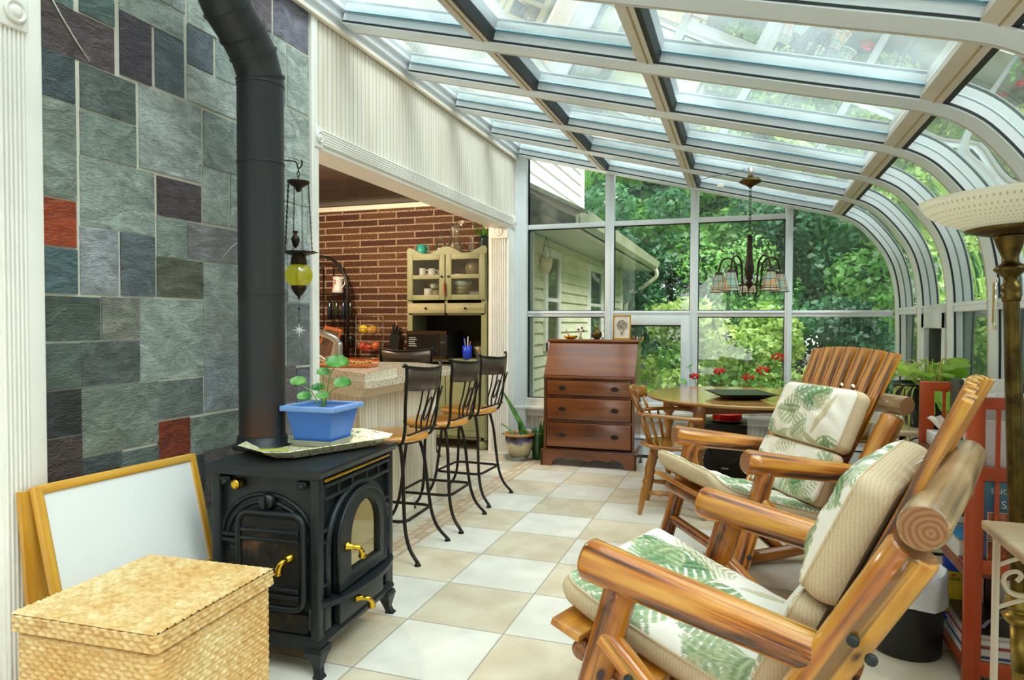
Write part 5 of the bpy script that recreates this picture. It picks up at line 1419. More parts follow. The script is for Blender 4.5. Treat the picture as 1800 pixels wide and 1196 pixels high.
# ------------------------------------------------------------ SIDEBOARD and what stands on it
sb = thing('kitchen_sideboard', 'orange-brown wooden sideboard against the brick wall', 'sideboard', (-3.66, 6.26, 0))
b = MB(); b.box(-.36, .36, -.20, .20, .06, .82); b.build('carcass', MAT['orangewood'], sb)
b = MB(); b.box(-.38, .38, -.22, .22, .82, .85, bev=.005); b.build('top', MAT['orangewood'], sb)
for xa, xb in ((-.34, -.01), (.01, .34)):
    b = MB(); b.box(xa, xb, -.215, -.2, .62, .79, bev=.004); d_ = b.build('drawer', MAT['orangewood'], sb)
    b = MB(); b.ball(((xa + xb) / 2, -.225, .70), .012, 8, 6); b.build('knob', MAT['dark_brass'], d_)
    b = MB(); b.box(xa, xb, -.215, -.2, .08, .60, bev=.004); b.build('door', MAT['orangewood'], sb)
fb = thing('fruit_basket', 'two-tier chrome wire fruit basket on the sideboard', 'fruit basket', (-3.68, 6.22, .851))
b = MB()
for sx in (-.16, .16):
    b.tube(smoothpath([(sx, -.02, .0), (sx, 0, .2), (sx, 0, .42), (sx * .9, 0, .44)], 4), .004, 6)
b.tube([(-.15, 0, .44), (.15, 0, .44)], .003, 6); b.tube([(-.16, -.02, 0.004), (.16, -.02, 0.004)], .004, 6); b.tube([(-.16, .07, 0.004), (.16, .07, 0.004)], .004, 6)
b.build('stand', MAT['steel'], fb)
for z in (.07, .25):
    b = MB()
    for rr, zz in ((.15, .10), (.135, .06), (.10, .02), (.05, .0)): b.tube([(rr * math.cos(a), rr * .75 * math.sin(a), z + zz) for a in [2 * PI * i / 20 for i in range(20)]], .0025, 5, closed=True)
    for i in range(12):
        a = 2 * PI * i / 12; b.tube([(r_ * math.cos(a), r_ * .75 * math.sin(a), z + q) for r_, q in ((.15, .10), (.135, .06), (.10, .02), (.05, .0))], .002, 5)
    b.build('wire_bowl', MAT['steel'], fb)
def fruit(label, cat, x, y, z, r_, c_, sc=(1, 1, 1), nm='fruit'):
    b = MB(); b.ball((0, 0, 0), r_, 14, 9, sc); b.tube([(0, 0, r_ * .85 * sc[2]), (.004, 0, r_ * 1.1 * sc[2])], .003, 5)
    o = b.build(nm, plain('skin_' + c_[1:], c_, .35, 0, .15, 12)); o.location = (-3.68 + x, 6.22 + y, .851 + z); tag(o, label, cat, 'fruit in the wire basket')
fruit('yellow lemon at the left of the upper wire bowl', 'lemon', -.06, -.02, .305, .045, '#e8c52a', (1.2, 1, 1), 'lemon')
fruit('orange banana-yellow mango at the right of the upper wire bowl', 'mango', .045, -.02, .300, .045, '#d99a2c', (1.4, 1, .9), 'mango')
fruit('red apple at the left of the lower wire bowl', 'apple', -.075, -.02, .125, .045, '#c23a18', nm='apple')
fruit('red-orange apple in the middle of the lower wire bowl', 'apple', .005, -.04, .115, .043, '#b8321a', nm='apple')
fruit('orange peach at the right of the lower wire bowl', 'peach', .08, -.01, .13, .046, '#dd6a26', nm='peach')
kb = thing('knife_block', 'black knife block with handles beside the fruit basket', 'knife block', (-3.42, 6.26, .851))
b = MB(); b.prism([(-.05, 0), (.07, 0), (.10, .24), (-.0, .27)], 'y', -.06, .06); b.build('block', MAT['black'], kb)
for i in range(5):
    b = MB(); b.bar((.0 + .02 * i, -.04 + .03 * (i % 3), .255), (.03 + .02 * i, -.04 + .03 * (i % 3), .36 - .02 * i), .016, .022); b.build('knife_handle', MAT['black'], kb)
ph = thing('cordless_phone', 'grey cordless phone leaning in its base left of the fruit basket', 'phone', (-4.02, 6.06, .851), R(-20))
b = MB(); b.box(-.05, .05, -.05, .05, 0, .03, bev=.006); b.build('base', MAT['grey'], ph)
b = MB(); b.bar((0, 0, .02), (0, .05, .19), .05, .022); h_ = b.build('handset', MAT['steel'], ph)
b = MB()
for i in range(3):
    for j in range(4): b.box(-.018 + .013 * i, -.010 + .013 * i, .01 + .010 * j, .012 + .010 * j, .07 + .02 * j, .078 + .02 * j)
b.build('keys', MAT['black'], h_)
pf = thing('leaning_picture', 'small framed picture leaning on the baker rack', 'picture', (-4.16, 6.12, .851), R(0))
b = MB(); b.bar((0, 0, 0), (.06, .08, .32), .22, .014, (0, -1, .2)); b.build('frame', MAT['orangewood'], pf)
b = MB(); b.bar((.004, -.012, .03), (.056, .065, .29), .17, .006, (0, -1, .2)); b.build('print', plain('brown_print', '#6b4a34', .6, 0, .4, 9), pf)
ct = thing('kitchen_worktop', 'dark worktop at the left end of the brick wall', 'worktop', (-4.45, 6.2, 0))
b = MB(); b.box(-.5, .395, -.28, .28, 0, .85); b.build('cabinet', MAT['orangewood'], ct)
# baker's rack
bk = thing('bakers_rack', 'black wrought iron arched rack with shelves of crockery', 'rack', (-4.32, 6.36, .8505))
b = MB()
for dy in (-.08,):
    b.tube([(-.34, dy, 0)] + [(-.34 * math.cos(PI * i / 24), dy, .72 + .36 * math.sin(PI * i / 24)) for i in range(25)] + [(.34, dy, 0)], .017, 10)
for z in (.10, .40, .68):
    for k in range(9): b.tube([(-.33, -.08 + .0225 * k, z), (.33, -.08 + .0225 * k, z)], .004, 5)
for x in (-.2, -.08, .05, .18): b.tube([(x, .10, 0), (x, .10, .98)], .006, 6)
b.tube(smoothpath([(-.10, -.08, .98), (-.02, -.09, 1.02), (.03, -.09, .96), (-.02, -.09, .92), (-.06, -.09, .86), (-.12, -.08, .72)], 6), .008, 7)
b.build('iron_frame', MAT['black'], bk)
pt = thing('floral_pitcher', 'white pitcher with red flowers on the upper rack shelf', 'pitcher', (-4.12, 6.31, 1.542))
b = MB(); b.lathe([(.0001, 0), (.062, 0), (.055, .03), (.05, .10), (.046, .14), (.055, .17), (.052, .17), (.0001, .02)], (0, 0, 0), 22)
b.tube(smoothpath([(.045, 0, .15), (.085, 0, .155), (.088, 0, .10), (.05, 0, .05)], 5), .007, 8); b.build('jug', MAT['porcelain'], pt)
b = MB(); rnd = random.Random(2)
for i in range(9): b.ball((-.015 + rnd.uniform(-.02, .02), -.049, .09 + rnd.uniform(-.04, .04)), .008, 7, 5, (1, .3, 1))
b.build('painted_flowers', plain('flower_paint', '#c0392b', .4), pt)
for i in range(4):
    o = put('spice_bottle', 'little dark bottle in the row on the lower rack shelf', 'bottle', (-4.22 + .085 * i, 6.31, 1.262), [(.0001, 0), (.026, 0), (.026, .14), (.012, .17), (.012, .20), (.0001, .2)], plain('bottle_glass_%d' % i, ('#1c2a38', '#2c3a1c', '#23304a', '#3a2c20')[i], .1, 0, .5, 60), 'spice bottles on the rack')
for i in range(3):
    put('rack_jar', 'dark jar on the bottom shelf of the iron rack', 'jar', (-4.20 + .12 * i, 6.31, .962), [(.0001, 0), (.04, 0), (.045, .1), (.03, .13), (.0001, .13)], MAT['black'], 'jars on the bottom rack shelf')
b = MB(); b.box(-.005, .005, -.03, .03, -.08, .08, bev=.002); o = b.build('wall_switch', MAT['porcelain']); o.rotation_euler = (0, 0, R(90)); o.location = (-3.25, 6.493, 1.12); tag(o, 'double light switch on the brick wall left of the hutch', 'light switch')
# kitchen ceiling lamp (warm light of the kitchen)
kl = thing('kitchen_ceiling_lamp', 'kitchen ceiling lamp above the sink, out of view', 'lamp', (-3.5, 4.7, 2.45))
b = MB(); b.lathe([(.14, .12), (.14, .06), (.10, .0), (.0001, -.01)], (0, 0, 0), 24); b.build('shade', MAT['porcelain'], kl)
ld = bpy.data.lights.new('kitchen_bulb', 'POINT'); ld.energy = 42; ld.color = (1, .82, .6); ld.shadow_soft_size = .12
lo_ = bpy.data.objects.new('bulb', ld); COL.objects.link(lo_); lo_.parent = kl; lo_.location = (0, 0, -.15)
MAT['redpetal'] = plain('scarlet_petals', '#e01414', .6, 0, .2, 40)
MAT['oaktop'] = wood('polished_table_top', '#80562a', '#a87a40', '#c09458', 0.10, 0.35, 'X', 0.35)
MAT['greenglass'] = glass_mat('green_glass', tint=(.35, .75, .35, 1), haze=.08, refl=1.5, hazecol=(.2, .6, .2, 1))
# ------------------------------------------------------------ SLANT FRONT DESK
dk = thing('writing_desk', 'mahogany slant-front writing desk with three drawers', 'desk', (-1.243, 5.855, 0), R(1))
HW, DF, DB = .39, -.20, .20
b = MB()
side = [(DF, .13), (DB, .13), (DB, 1.06), (-.0, 1.06), (DF, .765)]
for sx in (-1, 1): b.prism(side, 'x', sx * HW, sx * (HW - .022))
b.box(-HW + .02, HW - .02, DB - .015, DB, .13, 1.06); b.box(-HW + .02, HW - .02, DF + .01, DB, .13, .15)
for z in (.375, .585, .735): b.box(-HW + .02, HW - .02, DF + .002, DF + .05, z, z + .02)
b.build('case', MAT['mahogY'], dk)
b = MB(); b.box(-HW - .015, HW + .015, -.03, DB + .01, 1.06, 1.082, bev=.006); b.build('top', MAT['mahog'], dk)
p0 = Vector((0, DF - .004, .775)); p1 = Vector((0, -.006, 1.055)); d_ = (p1 - p0)
b = MB(); b.obox((p0 + p1) / 2, (HW - .002, 0, 0), d_ / 2, d_.cross(Vector((1, 0, 0))).normalized() * .009); b.box(-HW, HW, DF - .018, DF + .02, .757, .775, bev=.004)
fl = b.build('slant_lid', MAT['mahog'], dk)
b = MB(); b.lathe([(.010, 0), (.008, -.004)], (0, -.028, 1.01), 12, axis='y'); b.build('keyhole', MAT['dark_brass'], fl)
for za, zb in ((.165, .372), (.400, .582), (.610, .733)):
    b = MB(); b.box(-HW + .03, HW - .03, DF - .012, DF + .3, za, zb, bev=.004); d_ = b.build('drawer', MAT['mahog'], dk)
    for x in (-.225, .225):
        b = MB(); b.ball((x, DF - .013, (za + zb) / 2), .034, 20, 8, (1, .12, .62)); b.tube(smoothpath([(x - .022, DF - .018, (za + zb) / 2 + .004), (x - .018, DF - .034, (za + zb) / 2 - .008), (x + .018, DF - .034, (za + zb) / 2 - .008), (x + .022, DF - .018, (za + zb) / 2 + .004)], 4), .004, 7)
        b.build('handle', MAT['bronze'], d_)
b = MB()
sc = [(-HW - .02, 0), (-HW - .02, .135), (HW + .02, .135), (HW + .02, 0), (HW - .07, 0), (HW - .085, .035), (HW - .12, .07), (HW - .17, .085), (HW - .2, .065), (HW - .25, .06), (.08, .075), (.03, .06), (0, .052), (-.03, .06), (-.08, .075), (-HW + .25, .06), (-HW + .2, .065), (-HW + .17, .085), (-HW + .12, .07), (-HW + .085, .035), (-HW + .07, 0)]
b.prism(sc, 'y', DF - .025, DF - .003)
b.build('apron', MAT['mahog'], dk)
b = MB()
for sx in (-1, 1): b.prism([(DF - .025, 0), (DF - .025, .135), (DB, .135), (DB, 0), (DB - .06, 0), (DB - .10, .06), (DF + .10, .06), (DF + .05, 0)], 'x', sx * (HW + .02), sx * (HW - .0))
b.box(-HW - .022, HW + .022, DF - .03, DB, .128, .142, bev=.004)
b.build('bracket_base', MAT['mahogY'], dk)
# on the desk
tz = 1.083
t = thing('brass_dish', 'little golden leaf dish holding a pen on the desk', 'dish', (-1.46, 5.92, tz))
b = MB(); b.lathe([(.0001, 0), (.03, 0), (.055, .012), (.068, .03), (.064, .03), (.03, .008), (.0001, .008)], (0, 0, 0), 20); b.build('dish', MAT['brass'], t)
b = MB(); b.tube([(-.01, 0, .01), (-.045, .0, .085)], .004, 6); b.build('pen', MAT['orangewood'], t)
t = thing('flower_figurine', 'tiny silver figurine with dark blossoms beside the golden dish', 'figurine', (-1.385, 5.98, tz))
b = MB(); b.lathe([(.02, 0), (.015, .01), (.006, .03), (.012, .05), (.004, .07)], (0, 0, 0), 12); b.build('body', MAT['steel'], t)
for p in ((-.02, 0, .085), (.012, 0, .1), (.025, .0, .075)): b = MB(); b.ball(p, .011, 8, 6); b.tube([(0, 0, .06), p], .002, 5); b.build('blossom', plain('plum', '#6a3a48', .6), t)
t = thing('gold_perfume_bottle', 'round gold bottle with a sprig stopper on the desk', 'bottle', (-1.225, 5.92, tz))
b = MB(); b.lathe([(.0001, 0), (.018, 0), (.040, .018), (.046, .042), (.036, .07), (.012, .082), (.010, .10), (.0001, .10)], (0, 0, 0), 22); b.build('bottle', MAT['dark_brass'], t)
b = MB(); b.tube([(0, 0, .1), (-.02, 0, .125)], .004, 6); b.tube([(0, 0, .1), (.018, 0, .118)], .004, 6); b.build('stopper', MAT['brass'], t)
t = thing('framed_picture', 'gold-framed picture with silver ornament standing on the desk', 'picture frame', (-1.015, 5.99, tz), R(-6))
b = MB(); w2, h2 = .080, .215
for e in ((-w2, -w2 + .010, 0, h2), (w2 - .010, w2, 0, h2), (-w2, w2, 0, .012), (-w2, w2, h2 - .010, h2)): b.box(e[0], e[1], -.012, .0, e[2], e[3], bev=.002)
b.box(-w2 - .005, w2 + .005, -.02, .03, 0, .006); b.build('frame', MAT['brass'], t)
b = MB(); b.box(-w2 + .008, w2 - .008, -.004, -.001, .01, h2 - .01); b.build('backing', MAT['paper'], t)
b = MB(); b.tube([(.04 * math.cos(a), -.009, .13 + .04 * math.sin(a)) for a in [2 * PI * i / 20 for i in range(20)]], .006, 6, closed=True)
for i in range(7): a = i * .9; b.tube([(0, -.009, .13), (.035 * math.cos(a), -.009, .13 + .035 * math.sin(a))], .005, 5)
b.tube([(0, -.009, .09), (0, -.009, .04)], .008, 6); b.build('ornament', MAT['steel'], t)
G = 'tiny trinkets on the right end of the desk'
for i, (x, c_, nm) in enumerate(((-.94, '#b04030', 'red'), (-.915, '#d0c8b8', 'white'), (-.89, '#6a7a5a', 'green'), (-.868, '#c09a3a', 'golden'))):
    b = MB(); b.lathe([(.010, 0), (.012, .008), (.006, .016), (.007, .026), (.0001, .03)], (0, 0, 0), 10); o = b.build('trinket', plain('trinket_' + nm, c_, .4)); o.location = (x + .04 - .0, 5.93 + .02 * (i % 2), tz); tag(o, 'tiny %s trinket at the right end of the desk top' % nm, 'trinket', G)

# ------------------------------------------------------------ PLANTS by the desk
t = thing('glazed_flower_pot', 'blue and tan glazed pot with small succulent shoots beside the pilaster', 'potted plant', (-1.90, 5.80, 0))
m, nt, o = newmat('drip_glaze')
tcn = nd(nt, 'ShaderNodeTexCoord'); s = nd(nt, 'ShaderNodeSeparateXYZ'); link(nt, tcn.outputs['Object'], s.inputs[0])
n = nd(nt, 'ShaderNodeTexNoise', i_Scale=9.0, i_Detail=3.0); link(nt, mapped(nt), n.inputs['Vector'])
q = math_n(nt, 'ADD', math_n(nt, 'MULTIPLY', s.outputs[2], 3.6), math_n(nt, 'MULTIPLY', n.outputs[0], .6))
rp = ramp(nt, q, [(.5, '#a79c7c'), (.78, '#c9bb96'), (.9, '#4a4a78'), (1.0, '#35242a')]); princ(nt, o, rp.outputs[0], .2, coat=.5); MAT['drip'] = m
b = MB(); b.lathe([(.085, .03), (.10, .06), (.122, .13), (.130, .19), (.128, .215), (.118, .22)], (0, 0, 0), 30); b.build('pot', MAT['drip'], t)
b = MB(); b.lathe([(.126, .213), (.140, .218), (.143, .232), (.138, .240), (.126, .238), (.118, .22)], (0, 0, 0), 30, cap=False); b.build('rim', plain('tan_rim', '#b58a4a', .3), t)
b = MB(); b.lathe([(.12, .20), (.0001, .205)], (0, 0, 0), 24); b.build('soil', MAT['bark'], t)
b = MB(); b.lathe([(.0001, 0), (.115, 0), (.145, .03), (.142, .032), (.11, .008), (.0001, .006)], (0, 0, 0), 28); b.lathe([(.075, .005), (.085, .03)], (0, 0, 0), 20); b.build('saucer', MAT['clear'], t)
for q_, w_ in (((-.03, -.02, .205), 0), ((.02, 0, .205), 1), ((-.06, 0, .205), 2), ((.0, .02, .205), 3)):
    b = MB(); tip = ((-.16, -.02, .33), (.0, .02, .30), (-.17, .0, .23), (-.03, .05, .36))[w_]; leafblade(b, q_, tip, .012, (.3, -.4, 1), .6, n=8, m=4); b.build('leaf', MAT['leaf_snake'], t)
t = thing('snake_plant', 'snake plant rooting in a green glass vase left of the desk', 'potted plant', (-1.745, 5.86, 0))
b = MB(); b.lathe([(.0001, 0), (.05, 0), (.055, .06), (.055, .24), (.06, .27), (.056, .27), (.05, .02), (.0001, .015)], (0, 0, 0), 22); b.build('vase', MAT['greenglass'], t)
for bs, tp, w_ in (((-.015, 0, .04), (-.30, -.10, .64), .026), ((.02, 0, .04), (.095, -.03, .43), .030), ((0, .02, .04), (.03, .02, .34), .026), ((-.01, -.02, .03), (-.04, -.02, .27), .022)):
    b = MB(); leafblade(b, bs, tp, w_, (.5, -.8, .2), .5, n=10, m=4); b.build('leaf', MAT['leaf_snake'], t)

# ------------------------------------------------------------ ROUND TABLE
TX, TY, TR_ = 0.0, 5.07, .665
tb = thing('round_dining_table', 'round golden maple dining table with turned legs', 'table', (TX, TY, 0))
b = MB(); b.lathe([(.0001, .695), (TR_ - .03, .695), (TR_ - .012, .698), (TR_, .708), (TR_, .714), (TR_ - .006, .720), (.0001, .720)], (0, 0, 0), 72); o = b.build('tabletop', MAT['oaktop'], tb)
m_ = o.modifiers.new('es', 'EDGE_SPLIT'); m_.split_angle = R(30)
b = MB()
sq = [(-.30, -.46), (-.46, .02), (.30, .46), (.46, -.02)]
LEG = [(-.265, -.50), (-.52, .08), (.265, .50), (.52, -.08)]
for i in range(4):
    p, q = LEG[i], LEG[(i + 1) % 4]; b.bar((p[0], p[1], .665), (q[0], q[1], .665), .02, .06)
b.build('apron', MAT['mahog'], tb)
TURN = [(.018, 0), (.026, .015), (.028, .03), (.018, .05), (.016, .08), (.026, .16), (.030, .26), (.022, .34), (.020, .36), (.034, .38), (.036, .40), (.022, .42), (.022, .44), (.036, .50), (.034, .53), (.022, .555), (.034, .565), (.034, .575)]
for x, y in LEG:
    b = MB(); b.lathe(TURN, (x, y, 0), 20); b.box(x - .038, x + .038, y - .038, y + .038, .572, .695, bev=.004); b.build('leg', MAT['oakz'], tb)
t = thing('square_dish', 'flat square black dish on the round table', 'dish', (-.02, 4.86, .7205), R(20))
b = MB(); frustum(b, .10, .10, 0, .19, .19, .04); frustum(b, .18, .18, .036, .188, .188, .0415)
b.build('dish', MAT['black'], t)

# captain's chair
cc = thing('captains_chair', 'turned maple captain chair pulled up to the left of the round table', 'chair', (-.42, 4.56, 0), R(0))
b = MB(); b.lathe([(.0001, .425), (.17, .418), (.215, .425), (.222, .438), (.215, .448), (.15, .440), (.0001, .436)], (0, 0, 0), 36); o = b.build('seat', MAT['oak'], cc)
TL_ = [(.009, 0), (.014, .04), (.017, .16), (.012, .19), (.020, .21), (.011, .235), (.018, .30), (.014, .36), (.011, .43)]
def turned(b, p0, p1, prof, n=14):
    L = (Vector(p1) - Vector(p0)).length; k = L / prof[-1][1]; M_ = frame(p0, p1)
    vs = []
    for r_, h in prof:
        for j in range(n):
            a = 2 * PI * j / n; vs.append(M_ @ Vector((r_ * 1.25 * math.cos(a), r_ * 1.25 * math.sin(a), h * k)))
    b.add(vs, [(i * n + j, i * n + (j + 1) % n, (i + 1) * n + (j + 1) % n, (i + 1) * n + j) for i in range(len(prof) - 1) for j in range(n)] + [tuple(reversed(range(n))), tuple((len(prof) - 1) * n + j for j in range(n))], True)
LG = []
for sx in (-1, 1):
    for sy in (-1, 1):
        b = MB(); turned(b, (sx * .20 - .0, sy * .19, 0), (sx * .13, sy * .12, .425), TL_); b.build('leg', MAT['oakz'], cc)
b = MB()
for sy in (-1, 1): turned(b, (-.175, sy * .165, .14), (.175, sy * .165, .14), [(.008, 0), (.015, .1), (.009, .13), (.017, .17), (.009, .21), (.015, .24), (.008, .34)])
turned(b, (0, -.165, .14), (0, .165, .14), [(.008, 0), (.015, .1), (.008, .34)]); b.build('stretcher', MAT['oakz'], cc)
def bow(t, r_=.215): a = PI * .5 + PI * t; return (r_ * 1.0 * math.cos(a) + (0 if 0.0 < t < 1 else 0), r_ * math.sin(a))
b = MB(); pts = [(.19, .235, .635), (.10, .235, .635)] + [(-.02 + .215 * math.cos(PI * .5 + PI * i / 16), .225 * math.sin(PI * .5 + PI * i / 16), .64) for i in range(17)] + [(.10, -.235, .635), (.19, -.235, .635)]
b.tube(pts, .024, 10, flat=(.95, .5)); b.build('arm_bow', MAT['oak'], cc)
b = MB()
for i in range(7):
    a = PI * (.68 + .64 * i / 6); turned(b, (.17 * math.cos(a), .17 * math.sin(a), .44), (-.02 + .215 * math.cos(a), .225 * math.sin(a), .635), [(.006, 0), (.009, .08), (.006, .2)], 8)
for i in range(4):
    a = PI * (.80 + .40 * i / 3); turned(b, (-.02 + .215 * math.cos(a), .225 * math.sin(a), .645), (-.045 + .225 * math.cos(a), .225 * math.sin(a), .73), [(.006, 0), (.008, .08), (.006, .2)], 8)
b.build('spindles', MAT['oakz'], cc)
for sy in (-1, 1):
    b = MB(); turned(b, (.10, sy * .185, .44), (.12, sy * .23, .63), [(.010, 0), (.018, .05), (.011, .09), (.018, .14), (.010, .2)]); b.build('arm_post', MAT['oakz'], cc)
b = MB(); vs = []
for i in range(17):
    t_ = i / 16; a = PI * (.74 + .52 * t_); zt = .80 + .022 * math.sin(PI * t_) - .018 * abs(math.sin(3 * PI * t_)) * .6; 
    for (rr, z) in ((.222, .722), (.235, zt - .01), (.245, zt), (.255, zt - .008), (.240, .722)): vs.append((-.05 + rr * math.cos(a), rr * math.sin(a), z))
b.add(vs, [(i * 5 + j, i * 5 + (j + 1) % 5, i * 5 + 5 + (j + 1) % 5, i * 5 + 5 + j) for i in range(16) for j in range(5)] + [(4, 3, 2, 1, 0), tuple(80 + j for j in range(5))], True); b.build('crest_rail', MAT['oak'], cc)

# geraniums on the sill behind the table
def geranium(x, y, z, label, flw, lvs, seed):
    rn = random.Random(seed); t = thing('red_geranium', label, 'potted plant', (x, y, z), 0, 'red geraniums on the sill')
    b = MB(); b.lathe([(.0001, 0), (.04, 0), (.055, .09), (.06, .10), (.05, .10), (.0001, .085)], (0, 0, 0), 18); b.build('pot', plain('terracotta', '#a65a36', .8), t)
    b = MB()
    for (fx, fy, fz, r_) in flw: b.tube(smoothpath([(0, 0, .09), (fx * .4 + .01, fy * .5, fz * .5), (fx, fy, fz)], 4), .003, 6)
    for (fx, fy, fz, r_) in lvs: b.tube(smoothpath([(0, 0, .09), (fx * .5, fy * .5, fz * .6), (fx, fy, fz)], 4), .0022, 5)
    b.build('stems', MAT['stem'], t)
    for (fx, fy, fz, r_) in lvs:
        b = MB(); a = rn.random() * 6; leafblade(b, (fx - r_ * .8 * math.cos(a), fy - r_ * .4 * math.sin(a), fz), (fx + r_ * math.cos(a), fy + r_ * .5 * math.sin(a), fz + .01), r_, (.1, -.7, .8), .3, 1, 8, 6); b.build('leaf', MAT['leaf_ger'], t)
    for (fx, fy, fz, r_) in flw:
        b = MB()
        for k in range(34):
            d = Vector((rn.gauss(0, 1), rn.gauss(0, 1), rn.gauss(.3, .8))).normalized(); c = Vector((fx, fy, fz)) + Vector((d.x * r_, d.y * r_, d.z * r_ * .62))
            b.ball(c, .0105, 6, 4, (1, 1, .6))
        b.build('flower_head', MAT['redpetal'], t)
geranium(-.36, 6.20, .5005, 'leftmost red geranium, straggling in front of the casement edge', [(-.05, -.02, .26, .035)], [(-.14, 0, .20, .035), (-.09, -.02, .34, .04), (.02, .0, .2, .03), (-.20, .0, .14, .03)], 1)
geranium(-.13, 6.21, .5005, 'second red geranium from the left, with one flower head', [(-.07, -.02, .31, .042)], [(-.10, 0, .24, .035), (-.02, -.02, .25, .04), (.06, .0, .2, .035), (.0, 0, .16, .03)], 2)
geranium(.12, 6.20, .5005, 'red geranium right of centre with two flower heads', [(-.08, -.02, .26, .045), (.035, -.02, .33, .052)], [(.05, 0, .20, .045), (-.03, -.02, .20, .04), (.10, .0, .15, .035), (-.10, 0, .15, .03)], 3)
geranium(.27, 6.21, .5005, 'tallest red geranium at the right end by the mullion', [(.01, -.02, .44, .048)], [(.03, 0, .22, .045), (.0, -.02, .28, .028), (.07, .0, .16, .04), (-.05, 0, .18, .04)], 4)
# subwoofer, plate and pan under the table
t = thing('subwoofer', 'black subwoofer box on the floor under the round table', 'speaker', (-.13, 5.80, 0))
b = MB(); b.box(-.165, .165, -.19, .19, .02, .43, bev=.004); b.build('cabinet', MAT['black'], t)
b = MB(); b.lathe([(.135, -.0), (.14, -.006), (.130, -.010), (.12, -.002), (.06, .02), (.03, .012), (.0001, .008)], (0, -.192, .245), 32, axis='y'); b.build('driver', plain('speaker_cone', '#22252a', .5), t)
b = MB(); b.box(-.028, .028, -.197, -.191, .075, .087); b.build('badge', MAT['steel'], t)
for sx in (-.13, .13): b = MB(); b.cyl((sx, 0), .02, 0, .02, 10); b.build('foot', MAT['black'], t)
t = thing('decorated_plate', 'dark patterned plate on top of the subwoofer', 'plate', (-.12, 5.78, .4305))
b = MB(); b.lathe([(.0001, 0), (.09, 0), (.155, .02), (.153, .024), (.09, .005), (.0001, .004)], (0, 0, 0), 32); b.build('plate', plain('plate_pattern', '#6e5a44', .3, .3, .4, 30), t)
t = thing('red_enamel_pan', 'round red enamel pan on the patterned plate', 'pan', (-.12, 5.78, .4365))
b = MB(); b.lathe([(.0001, 0), (.105, 0), (.115, .01), (.115, .055), (.120, .06), (.111, .058), (.108, .01), (.0001, .006)], (0, 0, 0), 32); b.build('pan', plain('red_enamel', '#d01c1c', .25), t)

# ------------------------------------------------------------ CHANDELIER
ch = thing('chandelier', 'bronze five-arm chandelier with stained glass shades above the round table', 'chandelier', (.032, 5.0, 2.30))
b = MB(); b.cyl((0, 0), .020, -.075, -.0, 16); b.build('tube_mount', MAT['steel'], ch)
b = MB(); b.lathe([(.02, -.07), (.06, -.075), (.062, -.085), (.075, -.09), (.072, -.10), (.04, -.115), (.015, -.13), (.006, -.14)], (0, 0, 0), 24)
for sx in (-1, 1): b.cyl((sx * .042, 0), .010, -.085, -.065, 8)
b.build('canopy', MAT['dark_brass'], ch)
b = MB(); chain(b, (0, 0, -.135), (0, 0, -.43), .018, .036, .0025); b.tube([(0 + .02 * math.cos(a), 0, -.445 + .018 * math.sin(a)) for a in [2 * PI * i / 14 for i in range(14)]], .003, 6, closed=True); b.build('chain', MAT['bronze'], ch)
b = MB(); b.lathe([(.0001, -.455), (.016, -.46), (.018, -.475), (.012, -.48), (.02, -.49), (.014, -.505), (.018, -.52), (.020, -.60), (.026, -.66), (.032, -.69), (.03, -.72), (.022, -.74), (.026, -.76), (.012, -.775), (.03, -.80), (.006, -.83), (.0001, -.84)], (0, 0, 0), 20); b.build('stem', MAT['bronze'], ch)
m, nt, o = newmat('stained_glass')
tcn = nd(nt, 'ShaderNodeTexCoord'); s = nd(nt, 'ShaderNodeSeparateXYZ'); link(nt, tcn.outputs['Object'], s.inputs[0])
vo = nd(nt, 'ShaderNodeTexVoronoi', i_Scale=22.0); link(nt, mapped(nt, (1, 1, 1)), vo.inputs['Vector'])
rp = ramp(nt, vo.outputs['Color'], [(.2, '#bfe0d8'), (.5, '#f1ead6'), (.75, '#f2c690'), (.9, '#e9e6de')])
tl_ = nd(nt, 'ShaderNodeBsdfTranslucent'); df = nd(nt, 'ShaderNodeBsdfDiffuse'); link(nt, rp.outputs[0], tl_.inputs[0]); link(nt, rp.outputs[0], df.inputs[0])
ms = nd(nt, 'ShaderNodeMixShader', i_Fac=.5); link(nt, df.outputs[0], ms.inputs[1]); link(nt, tl_.outputs[0], ms.inputs[2]); link(nt, ms.outputs[0], o.inputs[0]); MAT['stained'] = m
